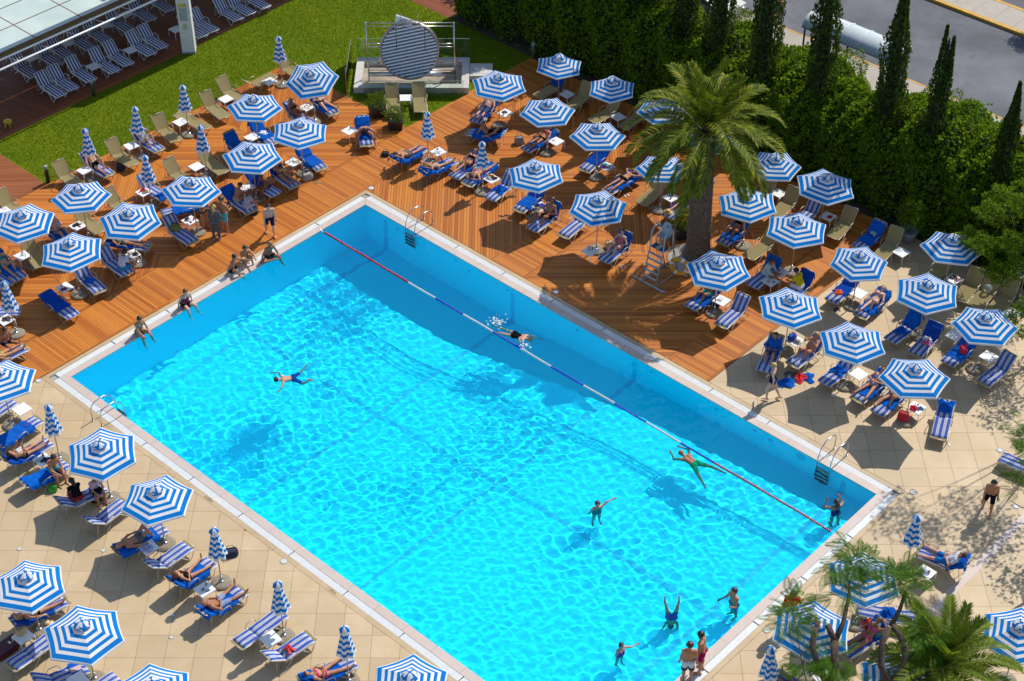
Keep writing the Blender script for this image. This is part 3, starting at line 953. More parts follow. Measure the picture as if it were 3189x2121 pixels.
TABLES = [
    (-13.04, 10.27, 'first in the front row of the shaded terrace'),
    (-11.59, 11.73, 'second in the front row of the shaded terrace'),
    (-9.78, 13.65, 'left of the white pillar'),
    (-16.04, 11.04, 'leftmost in the rear shaded row'),
    (-14.66, 12.39, 'second in the rear shaded row'),
    (-13.21, 14.04, 'third in the rear shaded row'),
    (-12.37, 15.09, 'fourth in the rear shaded row'),
    (-11.85, 1.85, 'beside the man in black trunks by the lawn'),
    (-10.21, 3.72, 'left of the reader in white shorts'),
    (-8.38, 5.58, 'beside the flat khaki lounger'),
    (-6.65, 7.47, 'between two khaki loungers near the lawn corner'),
    (-4.87, 8.96, 'with a sharp folded parasol shadow on it'),
    (-9.12, 0.26, 'carrying the red cloth and cream bag'),
    (-11.4, -2.12, 'carrying the black bag'),
    (-13.19, -4.12, 'with one glass under the leftmost parasols'),
    (-11.13, -6.14, 'carrying the purple folder'),
    (-6.94, -1.76, 'carrying the white cloth and red cup'),
    (-7.21, 2.13, 'under the folded parasol, bare and white'),
    (-5.14, 4.37, 'between the two blue-draped loungers'),
    (-3.18, 2.44, 'carrying two bottles and a pale cloth'),
    (-3.0, 6.79, 'crowded with breakfast things by the bikini woman'),
    (-0.99, 4.89, 'beside the hunched man, with papers'),
    (1.31, 7.57, 'between the khaki pair beneath the metal disc'),
    (-4.92, 0.6, 'carrying the plates of food'),
    (-8.9, -4.02, 'behind the man in the white shirt'),
    (-12.95, -8.12, 'at the left edge with a dark bag'),
    (-14.58, -1.13, 'at the left edge below the red path'),
    (-11.26, -13.13, 'bare, at the pool corner on the stone'),
    (-9.99, -15.71, 'carrying a book and a navy cloth'),
    (-5.72, -19.83, 'carrying the lilac towel'),
    (-3.66, -21.64, 'with an ashtray between two sunbathers'),
    (-1.37, -23.68, 'with the folded parasol shadow across it'),
    (-8.97, -23.59, 'carrying the straw bag'),
    (-6.97, -25.28, 'at the bottom edge on the left'),
    (2.9, 3.25, 'carrying a white cloth by the prone man'),
    (5.75, 6.31, 'carrying a black thing by the checked shorts man'),
    (8.48, 7.87, 'with a water bottle under the farthest parasol'),
    (10.68, 6.0, 'under the half shaded parasol by the hedge'),
    (7.93, 4.06, 'beside the woman in red bikini top'),
    (10.02, 2.12, 'heaped with bright clothes'),
    (5.2, 1.22, 'heaped with white and navy clothes'),
    (7.21, -0.79, 'holding a blue patterned towel'),
    (9.12, -3.8, 'carrying the glass jug beside the pink swimsuit woman'),
    (12.55, -0.12, 'carrying dark cups near the palm trunk'),
    (17.02, 0.17, 'empty behind the palm at the hedge'),
    (18.82, -1.47, 'carrying the small red cloth'),
    (19.29, -6.5, 'bare, beside the floral bikini woman'),
    (14.01, -6.95, 'carrying the open magazine'),
    (16.0, -5.75, 'laden with plates in front of the couple'),
    (16.45, -5.18, 'behind the laden table with napkins'),
    (16.49, -9.33, 'carrying the straw hat and blue bag'),
    (18.57, -11.24, 'bare, beside the lavender bikini woman'),
    (20.33, -13.06, 'heaped with a red cloth and cups'),
    (21.37, -3.88, 'empty at the hedge on the right'),
    (23.09, -5.61, 'carrying the black and pink cloths'),
    (22.46, -9.04, 'dappled beside the towel-draped lounger'),
    (23.47, -10.25, 'dappled at the right edge'),
    (17.11, -23.2, 'carrying the red rucksack'),
    (19.22, -20.93, 'carrying the lilac towel near the small palm'),
    (15.35, -25.15, 'at the bottom edge under the branches'),
    (24.87, -7.71, 'at the far right under the green branch'),
]
# ------------------------------------------------------------------ parasols
BANDS = [0.12, 0.235, 0.35, 0.465, 0.58, 0.695, 0.81, 0.925, 1.04, 1.205, 1.25]   # stripe edges, radius
Z_TOP, Z_RIM = 2.50, 2.05

def canopy_panel_mesh(R, k):
    """one gore of the canopy: straight seams, sagging cloth, striped across"""
    rows = [BANDS[0]] + [b for b in BANDS[1:]]
    rows = [r * R / 1.25 for r in rows]
    cols = 5
    V, F, mi = [], [], []
    for i, r in enumerate(rows):
        t = r / R
        z = Z_TOP - (Z_TOP - Z_RIM) * (t ** 1.08)
        for c in range(cols):
            s = c / (cols - 1)
            a0, a1 = radians(0), radians(60)
            p = Vector((cos(a0), sin(a0), 0)) * (1 - s) + Vector((cos(a1), sin(a1), 0)) * s
            sag = 4 * s * (1 - s)
            rr = r * (1 - 0.035 * sag * t)
            V.append((p.x * rr, p.y * rr, z - 0.03 * sag * t))
    for i in range(len(rows) - 1):
        for c in range(cols - 1):
            F.append((i * cols + c, (i + 1) * cols + c, (i + 1) * cols + c + 1, i * cols + c + 1))
            mi.append(1 if i == len(rows) - 2 else (0 if i % 2 == 0 else 1))
    # hem folded down
    b = (len(rows) - 1) * cols; n = len(V)
    for c in range(cols):
        x, y, z = V[b + c]; V.append((x * 1.004, y * 1.004, z - 0.045))
    for c in range(cols - 1):
        F.append((b + c, n + c, n + c + 1, b + c + 1)); mi.append(1)
    me = np_mesh('canopy_panel', V, F, [MT['blue_stripe'], MT['white_stripe']], smooth=True, mi=mi)
    return me

def vent_cap_mesh(seed):
    r = random.Random(seed)
    n = 24
    mb = MB(); V = []; F = []; mi = []
    prof = [(0.20, 2.485), (0.225, 2.52), (0.215, 2.555), (0.17, 2.60), (0.11, 2.635), (0.05, 2.65), (0.012, 2.64)]
    ph = r.uniform(0, 6)
    for i, (rr, z) in enumerate(prof):
        for k in range(n):
            a = 2 * pi * k / n
            w = 1 + 0.16 * abs(sin(3 * a + ph)) * (1 if i < 4 else 0.4) + r.uniform(-0.05, 0.05)
            V.append((rr * w * cos(a), rr * w * sin(a), z + r.uniform(-0.02, 0.02) - 0.04 * abs(sin(3 * a + ph)) * (i < 4)))
    for i in range(len(prof) - 1):
        for k in range(n):
            k2 = (k + 1) % n
            F.append((i * n + k, i * n + k2, (i + 1) * n + k2, (i + 1) * n + k))
            g = (k // 2 + (i > 1)) % 3
            mi.append(1 if (i == 0 or (g == 1 and i < 5) or (g == 2 and i in (3, 4))) else 0)
    F2 = F; m2 = mi
    return np_mesh('vent_cap', V, F2, [MT['blue_stripe'], MT['white_stripe']], smooth=True, mi=m2)

def base_meshes():
    r = random.Random(3)
    b = MB().lathe([(0.335, 0.0), (0.345, 0.03), (0.325, 0.07), (0.24, 0.095), (0.06, 0.105)], 20, 0, None, lambda i, k: 0.02 * sin(k * 2.3) if i < 3 else 0)
    s = MB().lathe([(0.035, 0.09), (0.035, 0.34), (0.028, 0.345)], 8).lathe([(0.09, 0.10), (0.085, 0.125)], 10).tube([(0.03, 0, 0.28), (0.085, 0, 0.28)], 0.012, 5)
    return b.mesh('base', MT['concrete'], True), s.mesh('sleeve', MT['steel'], True)
BASE_ME, SLEEVE_ME = base_meshes()
POLE_ME = MB().tube([(0, 0, 0.1), (0, 0, 2.63)], 0.021, 8).mesh('pole', MT['cream_alu'], True)
POLE2_ME = MB().tube([(0, 0, 0.1), (0, 0, 2.50)], 0.021, 8).mesh('pole', MT['cream_alu'], True)
RIB_ME = {}
def rib_mesh(R):
    if R not in RIB_ME:
        RIB_ME[R] = MB().tube([(0.05, 0, Z_TOP - 0.03), (R * 0.98, 0, Z_RIM - 0.015)], 0.009, 4).tube([(0.04, 0, 1.95), (R * 0.5, 0, 2.27)], 0.008, 4).mesh('rib', MT['cream_alu'])
    return RIB_ME[R]
PANELS, CAPS = {}, [vent_cap_mesh(i) for i in range(5)]
def open_parasol(x, y, deg, R, phrase, i, tilt=None):
    o = thing('parasol', 'open blue and white striped parasol ' + phrase, 'parasol', (x, y, 0), radians(deg), 'open striped parasols round the pool')
    if R not in PANELS: PANELS[R] = canopy_panel_mesh(R, 0)
    mk('sleeve', SLEEVE_ME, mk('base', BASE_ME, o)); mk('pole', POLE_ME, o)
    T = Matrix.Identity(4)
    if tilt is not None:
        T = Matrix.Translation((0, 0, 2.3)) @ Matrix.Rotation(tilt[1], 4, tilt[0]) @ Matrix.Translation((0, 0, -2.3))
    # a little real-life variation in droop
    T = T @ Matrix.Translation((0, 0, 2.3)) @ Matrix.Rotation(random.uniform(-0.05, 0.05), 4, 'X') @ Matrix.Rotation(random.uniform(-0.05, 0.05), 4, 'Y') @ Matrix.Translation((0, 0, -2.3))
    for k in range(6):
        Rz = Matrix.Rotation(k * pi / 3, 4, 'Z')
        mk('rib', rib_mesh(R), mk('canopy_panel', PANELS[R], o, T @ Rz))
    mk('vent_cap', CAPS[i % 5], o, T @ Matrix.Rotation(random.uniform(0, 6), 4, 'Z'))
    return o
for i, (x, y, d, R, ph) in enumerate(OPEN_PARASOLS):
    tilt = None
    if i == 0:
        tilt = (Vector((cos(radians(-d)), sin(radians(-d)), 0)), radians(16))
    open_parasol(x, y, d, R, ph, i, tilt)

def folded_mesh(seed):
    r = random.Random(seed)
    n, rows = 36, 20
    V, F, mi = [], [], []
    ph = r.uniform(0, 6); lean = (r.uniform(-0.03, 0.03), r.uniform(-0.03, 0.03))
    zt, zb = 2.42, 1.28
    for i in range(rows + 1):
        t = i / rows
        for k in range(n):
            a = 2 * pi * k / n
            fold = abs(sin(3 * a + ph))
            rr = 0.08 + 0.185 * t ** 1.1
            rr *= 1 + 0.38 * (fold - 0.5) * min(1, t * 2.5) + 0.03 * sin(9 * a + ph)
            zz = zt + (zb - zt) * t + (0.06 * (1 - fold) * t if t > 0.2 else 0) + 0.012 * sin(7 * a + 3 * t)
            V.append((rr * cos(a) + lean[0] * t, rr * sin(a) + lean[1] * t, zz))
    for i in range(rows):
        for k in range(n):
            k2 = (k + 1) % n
            F.append((i * n + k, (i + 1) * n + k, (i + 1) * n + k2, i * n + k2))
            mi.append(0 if (i // 2) % 2 == 0 else 1)
    return np_mesh('folded_canopy', V, F, [MT['blue_stripe'], MT['white_stripe']], smooth=True, mi=mi)
def folded_cap(seed):
    r = random.Random(seed)
    n = 24; V = []; F = []; mi = []
    prof = [(0.115, 2.33), (0.135, 2.36), (0.11, 2.43), (0.06, 2.50), (0.015, 2.53)]
    ph = r.uniform(0, 6)
    for i, (rr, z) in enumerate(prof):
        for k in range(n):
            a = 2 * pi * k / n; w = 1 + 0.25 * abs(sin(3 * a + ph)) * (i < 3)
            V.append((rr * w * cos(a), rr * w * sin(a), z - 0.03 * abs(sin(3 * a + ph)) * (i < 2)))
    for i in range(len(prof) - 1):
        for k in range(n):
            k2 = (k + 1) % n
            F.append((i * n + k, i * n + k2, (i + 1) * n + k2, (i + 1) * n + k)); mi.append(1 if (i == 0 or (k // 4) % 2) else 0)
    return np_mesh('vent_cap', V, F, [MT['blue_stripe'], MT['white_stripe']], smooth=True, mi=mi)
FOLD = [folded_mesh(i) for i in range(5)]; FCAP = [folded_cap(i) for i in range(3)]
for i, (x, y, ph) in enumerate(FOLDED_PARASOLS):
    o = thing('folded_parasol', 'folded blue and white striped parasol ' + ph, 'parasol', (x, y, 0), random.uniform(0, 6), 'folded striped parasols')
    mk('sleeve', SLEEVE_ME, mk('base', BASE_ME, o)); mk('pole', POLE2_ME, o)
    mk('folded_canopy', FOLD[i % 5], o); mk('vent_cap', FCAP[i % 3], o)

# ------------------------------------------------------------------ loungers: hinge at the origin, foot towards +x
LW, LSEAT, LBACK, LH = 0.29, 1.20, 0.70, 0.34
def lounger_meshes(mat_frame):
    d = {}
    f = MB()
    for s in (-1, 1):
        f.tube([(-0.06, s * LW, LH - 0.02), (LSEAT - 0.05, s * LW, LH - 0.02), (LSEAT, s * (LW - 0.03), LH - 0.02)], 0.015, 6)
    f.tube([(LSEAT, -LW + 0.03, LH - 0.02), (LSEAT, LW - 0.03, LH - 0.02)], 0.015, 6)
    f.tube([(0.0, -LW, LH - 0.045), (0.0, LW, LH - 0.045)], 0.012, 5).tube([(0.62, -LW, LH - 0.045), (0.62, LW, LH - 0.045)], 0.012, 5)
    d['frame'] = f.mesh('frame', mat_frame, True)
    for s in (-1, 1):
        d['front_leg', s] = MB().tube([(0.62, s * (LW + 0.016), LH - 0.03), (0.86, s * (LW + 0.016), 0.05), (0.93, s * (LW + 0.01), 0.016), (0.98, s * (LW + 0.005), 0.05), (1.10, s * LW, LH - 0.03)], 0.014, 6).mesh('leg', mat_frame, True)
        d['rear_leg', s] = MB().tube([(0.20, s * (LW + 0.016), LH - 0.03), (-0.06, s * (LW + 0.02), 0.05), (-0.10, s * (LW + 0.02), 0.015)], 0.014, 6).mesh('leg', mat_frame, True)
        d['arm', s] = MB().tube([(0.38, s * (LW + 0.03), LH - 0.02), (0.34, s * (LW + 0.04), LH + 0.14), (0.25, s * (LW + 0.045), LH + 0.185), (0.02, s * (LW + 0.045), LH + 0.17), (-0.08, s * (LW + 0.03), LH + 0.06), (-0.05, s * (LW + 0.01), LH - 0.02)], 0.014, 6).mesh('armrest', mat_frame, True)
    return d
def sling(x0, x1, mat, name, sagd=0.02):
    V, F = [], []
    nx, ny = 7, 5
    for i in range(nx):
        for j in range(ny):
            s = j / (ny - 1); tx = i / (nx - 1)
            V.append((x0 + (x1 - x0) * tx, -LW + 0.008 + (2 * LW - 0.016) * s, -sagd * 4 * s * (1 - s) * (0.3 + 2.8 * tx * (1 - tx))))
    for i in range(nx - 1):
        for j in range(ny - 1):
            F.append((i * ny + j, (i + 1) * ny + j, (i + 1) * ny + j + 1, i * ny + j + 1))
    return np_mesh(name, V, F, mat, smooth=True)
def back_mesh(mat_frame, mat_sling):
    b = MB()
    for s in (-1, 1):
        b.tube([(0.0, s * LW, 0), (-LBACK + 0.04, s * LW, 0), (-LBACK, s * (LW - 0.03), 0)], 0.014, 6)
    b.tube([(-LBACK, -LW + 0.03, 0), (-LBACK, LW - 0.03, 0)], 0.014, 6)
    nx, ny = 6, 5
    V = []; F = []
    for i in range(nx):
        for j in range(ny):
            s = j / (ny - 1); tx = i / (nx - 1)
            V.append((-LBACK * tx, -LW + 0.006 + (2 * LW - 0.012) * s, 0.004 - 0.018 * 4 * s * (1 - s)))
    for i in range(nx - 1):
        for j in range(ny - 1):
            F.append((i * ny + j, i * ny + j + 1, (i + 1) * ny + j + 1, (i + 1) * ny + j))
    b.add(V, F, 1)
    return b.mesh('backrest', [mat_frame, mat_sling], True)
def pad(x0, x1, pattern, name, thick=0.045, mats=None, seed=0):
    """a padded cushion striped lengthwise, rolled at its edges"""
    edges = [0.0]
    for w, _ in pattern: edges.append(edges[-1] + w)
    tot = edges[-1]; ys = [-(LW - 0.005) + 2 * (LW - 0.005) * e / tot for e in edges]
    nx = 9
    r = random.Random(seed)
    V, F, mi = [], [], []
    ny = len(ys)
    for i in range(nx):
        tx = i / (nx - 1); x = x0 + (x1 - x0) * tx
        endr = 1 - 0.7 * (abs(2 * tx - 1) ** 8)
        for j, yv in enumerate(ys):
            q = abs(yv) / LW
            z = thick * endr * (1 - 0.65 * q ** 6) + 0.006 * sin(9 * x + j * 0.6 + seed) + r.uniform(-0.003, 0.003)
            V.append((x, yv * (1 + 0.01 * sin(12 * x + seed)), z))
    for i in range(nx - 1):
        for j in range(ny - 1):
            F.append((i * ny + j, (i + 1) * ny + j, (i + 1) * ny + j + 1, i * ny + j + 1)); mi.append(pattern[j][1])
    # skirts
    b = len(V)
    loop = [(i, 0) for i in range(nx)] + [(nx - 1, j) for j in range(1, ny)] + [(i, ny - 1) for i in range(nx - 2, -1, -1)] + [(0, j) for j in range(ny - 2, 0, -1)]
    for i, j in loop:
        x, y, z = V[i * ny + j]; V.append((x, y, -0.012))
    for k in range(len(loop)):
        k2 = (k + 1) % len(loop)
        a, a2 = loop[k], loop[k2]
        F.append((a[0] * ny + a[1], b + k, b + k2, a2[0] * ny + a2[1])); mi.append(pattern[min(a[1], a2[1], ny - 2)][1])
    return np_mesh(name, V, F, mats, smooth=False, mi=mi)
WIDE = [(0.35, 1), (1.25, 0), (0.3, 1), (0.14, 0), (0.3, 1), (0.14, 0), (0.3, 1), (1.25, 0), (0.3, 1), (0.14, 0), (0.3, 1), (0.14, 0), (0.3, 1), (1.25, 0), (0.35, 1)]
BOLD = [(0.5, 1), (1, 0), (1, 1), (1, 0), (1, 1), (1, 0), (1, 1), (1, 0), (0.5, 1)]
FRAME_S, FRAME_P = lounger_meshes(MT['cream_alu']), lounger_meshes(MT['white'])
SEAT_K = sling(0.0, LSEAT - 0.005, MT['khaki'], 'seat')
BACK_K, BACK_P = back_mesh(MT['cream_alu'], MT['khaki']), back_mesh(MT['white'], MT['khaki'])
PADS = {'S': (pad(0.0, 1.09, WIDE, 'seat_cushion', mats=[MT['pad_blue'], MT['pad_white']]), pad(-0.665, -0.0, WIDE, 'back_cushion', mats=[MT['pad_blue'], MT['pad_white']], seed=2)),
        'T': (pad(0.0, 1.19, WIDE, 'seat_cushion', mats=[MT['pad_blue'], MT['pad_white']], seed=4), pad(-0.60, -0.0, WIDE, 'back_cushion', mats=[MT['pad_blue'], MT['pad_white']], seed=5)),
        'P': (pad(0.0, 1.19, BOLD, 'seat_cushion', 0.03, mats=[MT['pad_navy'], MT['pad_white']], seed=3), pad(-0.69, 0.0, BOLD, 'back_cushion', 0.03, mats=[MT['pad_navy'], MT['pad_white']], seed=6))}
STRUT = {}
def strut_mesh(ang, fm):
    key = (ang, fm.name)
    if key not in STRUT:
        a = radians(ang); m = MB()
        px, pz = -0.42 * cos(a), LH + 0.42 * sin(a)
        for s in (-1, 1):
            m.tube([(px, s * (LW - 0.03), pz - 0.01), (-0.42, s * (LW - 0.03), 0.02 if ang > 14 else LH - 0.1)], 0.010, 5)
        m.tube([(-0.42, -LW + 0.03, 0.02 if ang > 14 else LH - 0.1), (-0.42, LW - 0.03, 0.02 if ang > 14 else LH - 0.1)], 0.010, 5)
        m.tube([(-0.06, -LW, 0.09), (-0.06, LW, 0.09)], 0.009, 4)
        STRUT[key] = m.mesh('back_support', fm, True)
    return STRUT[key]
KIND_WORDS = {'S': 'blue striped sun lounger ', 'K': 'khaki sling sun lounger ', 'P': 'navy and white striped lounger '}
KIND_GROUP = {'S': 'striped loungers round the pool', 'K': 'khaki sling loungers', 'P': 'loungers on the shaded terrace'}
L_AT = {}
OCC = {}     # filled by the people list: which lounger carries whom
def lounger(key, x, y, deg, kind, ang, phrase):
    o = thing('sun_lounger', KIND_WORDS[kind] + phrase, 'lounger', (x, y, 0), radians(deg), KIND_GROUP[kind])
    fr = FRAME_P if kind == 'P' else FRAME_S
    mk('frame', fr['frame'], o)
    for s in (-1, 1):
        mk('leg', fr['front_leg', s], o); mk('leg', fr['rear_leg', s], o)
        mk('armrest', fr['arm', s], o)
    B = Matrix.Translation((0, 0, LH)) @ Matrix.Rotation(radians(ang), 4, 'Y')
    se = mk('seat', SEAT_K, o, Matrix.Translation((0, 0, LH)))
    ba = mk('backrest', BACK_P if kind == 'P' else BACK_K, o, B)
    mk('back_support', strut_mesh(ang, MT['white'] if kind == 'P' else MT['cream_alu']), o)
    if kind != 'K':
        pk = kind if kind == 'P' else ('S' if hash_(key) % 2 else 'T')
        mk('seat_cushion', PADS[pk][0], se, Matrix.Translation((0, 0, 0.006)))
        mk('back_cushion', PADS[pk][1], ba, Matrix.Translation((0, 0, 0.008)))
    L_AT[key] = (o, ang, kind)
    return o
def hash_(s):
    return sum(ord(c) * (i + 3) for i, c in enumerate(s))

# ------------------------------------------------------------------ towels
def prof_point(s, ang, off):
    """a point on the lounger's top profile; s > 0 on the seat, s < 0 up the back"""
    a = radians(ang)
    if s >= 0: return Vector((s, 0, LH + off)), Vector((0, 0, 1))
    return Vector((s * cos(a) + off * sin(a), 0, LH - s * sin(a) + off * cos(a))), Vector((sin(a), 0, cos(a)))
TOW = {}
def towel_mesh(ang, s0, s1, drop, seed, over_back):
    key = (ang, s0, s1, seed % 4, over_back)
    if key in TOW: return TOW[key]
    r = random.Random(seed); ph = [r.uniform(0, 6) for _ in range(6)]
    nx, ny = 26, 13
    ssv = [s1 + (s0 - s1) * i / (nx - 1) for i in range(nx)]
    V, F = [], []
    half = LW + 0.01 + drop
    def pt(s, w):
        wr = 0.012 * sin(17 * s + 5 * w + ph[0]) + 0.008 * sin(31 * w + 9 * s + ph[1]) + 0.006 * sin(43 * s + ph[2])
        p, n_ = prof_point(s, ang, 0.072 + max(-0.008, wr))
        ee = LW + 0.012
        if abs(w) <= ee: y, dz = w, 0
        else: y, dz = math.copysign(ee + 0.15 * (abs(w) - ee) + 0.012 * sin(23 * s + ph[3]), w), -(abs(w) - ee)
        return Vector((p.x, y, p.z + dz))
    for i, s in enumerate(ssv):
        edge = 0.03 * sin(8 * s + ph[4]); edge2 = 0.03 * sin(7 * s + ph[5])
        for j in range(ny):
            tj = j / (ny - 1)
            w = -(half + edge) + (2 * half + edge + edge2) * tj
            V.append(pt(s, w))
    if over_back:          # hangs over the top of the back
        b = V[-ny:]
        for d in (0.14, 0.30):
            for p in b: V.append(Vector((p.x - 0.05 + 0.02 * sin(20 * p.y + ph[0]), p.y, p.z - d)))
        nx += 2
    for i in range(nx - 1):
        for j in range(ny - 1):
            F.append((i * ny + j, i * ny + j + 1, (i + 1) * ny + j + 1, (i + 1) * ny + j))
    TOW[key] = np_mesh('towel', [tuple(v) for v in V], F, MT['towel2' if seed % 3 == 0 else 'towel'], smooth=True)
    return TOW[key]
def pile_mesh(seed, size, mat, h=0.14, name='cloth'):
    """a dropped, crumpled cloth"""
    r = random.Random(seed)
    n = 15
    ph = [r.uniform(0, 6) for _ in range(8)]
    V, F = [], []
    for i in range(n):
        for j in range(n):
            x, y = (i / (n - 1) - 0.5) * 2, (j / (n - 1) - 0.5) * 2
            d = min(1.25, hypot(x, y))
            z = h * max(0.0, 1 - d ** 2 * 0.72) * (0.6 + 0.35 * sin(6 * x + ph[0]) * sin(5 * y + ph[1]) + 0.3 * sin(11 * x + 7 * y + ph[2]))
            z = max(0.005, z) + 0.012 * abs(sin(13 * y - 9 * x + ph[3]))
            sx = size[0] / 2 * (1 + 0.18 * sin(3 * y + ph[4])); sy = size[1] / 2 * (1 + 0.18 * sin(3 * x + ph[5]))
            V.append((x * sx + 0.03 * sin(5 * y + ph[6]), y * sy + 0.03 * sin(5 * x + ph[7]), z))
    for i in range(n - 1):
        for j in range(n - 1):
            F.append((i * n + j, (i + 1) * n + j, (i + 1) * n + j + 1, i * n + j + 1))
    return np_mesh(name, V, F, mat, smooth=True)

# ------------------------------------------------------------------ side tables
TOP_ME = MB().box(-0.26, 0.26, -0.26, 0.26, 0.415, 0.44).box(-0.235, 0.235, -0.235, 0.235, 0.395, 0.414).mesh('table_top', MT['white'])
LEG_ME = {(a, b): MB().tube([(a * 0.245, b * 0.245, 0.415), (a * 0.25, b * 0.25, 0.0)], 0.013, 6).mesh('leg', MT['white'], True) for a in (-1, 1) for b in (-1, 1)}
T_AT = []
def table(x, y, rz, phrase):
    o = thing('side_table', 'white square side table ' + phrase, 'table', (x, y, 0), rz, 'white side tables')
    mk('table_top', TOP_ME, o)
    for k in LEG_ME.values(): mk('leg', k, o)
    T_AT.append(o)
    return o
# ------------------------------------------------------------------ people: one continuous skin over a posed skeleton
def skin_mat(name, c):
    m, t, b = nodes(name)
    f = noise(t, coords(t), 14.0, 3.0)
    t.links.new(ramp(t, f, [(0.3, tuple(x * 0.88 for x in c)), (0.7, tuple(min(1, x * 1.08) for x in c))]), b.inputs['Base Color'])
    b.inputs['Roughness'].default_value = 0.5
    b.inputs['Specular IOR Level'].default_value = 0.4
    return m
SKIN = {'pale': skin_mat('skin_pale', (0.62, 0.37, 0.27)), 'pink': skin_mat('skin_pink', (0.56, 0.29, 0.20)), 'tan': skin_mat('skin_tan', (0.46, 0.205, 0.105)),
        'brown': skin_mat('skin_brown', (0.34, 0.14, 0.07)), 'dark': skin_mat('skin_deep_tan', (0.23, 0.09, 0.045))}
HAIR = {'black': plain('hair_black', (0.012, 0.010, 0.009), 0.5), 'brown': plain('hair_brown', (0.055, 0.028, 0.015), 0.5), 'red': plain('hair_auburn', (0.15, 0.045, 0.015), 0.5),
        'blonde': plain('hair_blonde', (0.42, 0.28, 0.11), 0.5), 'grey': plain('hair_grey', (0.25, 0.23, 0.21), 0.6), 'bald': None}
CLOTHS = {}
def cloth_col(c):
    if c not in CLOTHS: CLOTHS[c] = cloth('garment_%d' % len(CLOTHS), c, 0.0, 0.15)
    return CLOTHS[c]
EYE = plain('eye', (0.02, 0.015, 0.012), 0.3); LIP = plain('lip', (0.40, 0.13, 0.10), 0.5)

def nrm(v):
    v = Vector(v); return v.normalized() if v.length > 1e-9 else Vector((0, 0, 1))

def fk(pel, s, f, legs, arms, s2=None, head=None, face=None, H=1.72):
    """joint positions from directions. s = up the spine, f = where the chest faces, legs = left, right (thigh, shin, foot), arms = left, right (upper, fore)"""
    k = H / 1.72
    s = nrm(s); f = nrm(f); f = nrm(f - s * f.dot(s)); l = s.cross(f)
    s2 = nrm(s2) if s2 is not None else s
    f2 = nrm(f - s2 * f.dot(s2)); l2 = s2.cross(f2)
    pel = Vector(pel); mid = pel + s * 0.20 * k
    J = {'pel': pel, 'mid': mid, 'chest': mid + s2 * 0.17 * k, 'neck': mid + s2 * 0.295 * k, 's': s, 'f': f, 's2': s2, 'f2': f2, 'l': l, 'l2': l2, 'k': k}
    hd = nrm(head) if head is not None else s2
    fc = nrm(face) if face is not None else f2
    fc = nrm(fc - hd * fc.dot(hd))
    J['head'] = J['neck'] + hd * 0.165 * k; J['hu'] = hd; J['hf'] = fc
    for i, sg in ((0, 1), (1, -1)):
        sh = mid + s2 * 0.235 * k + l2 * (0.165 * sg * k)
        hp = pel + l * (0.088 * sg * k) - s * 0.01
        u, fo = nrm(arms[i][0]), nrm(arms[i][1])
        el = sh + u * 0.285 * k; wr = el + fo * 0.245 * k
        hd_ = nrm(arms[i][2]) if len(arms[i]) > 2 else fo
        th, shn, ft = (nrm(q) for q in legs[i])
        kn = hp + th * 0.425 * k; an = kn + shn * 0.41 * k
        J['sh', i], J['el', i], J['wr', i], J['hn', i] = sh, el, wr, wr + hd_ * 0.085 * k
        J['hip', i], J['kn', i], J['an', i] = hp, kn, an
        J['he', i] = an - ft * 0.05 * k + shn * 0.035 * k; J['to', i] = an + ft * 0.16 * k + shn * 0.04 * k
        J['hd', i] = hd_
    return J

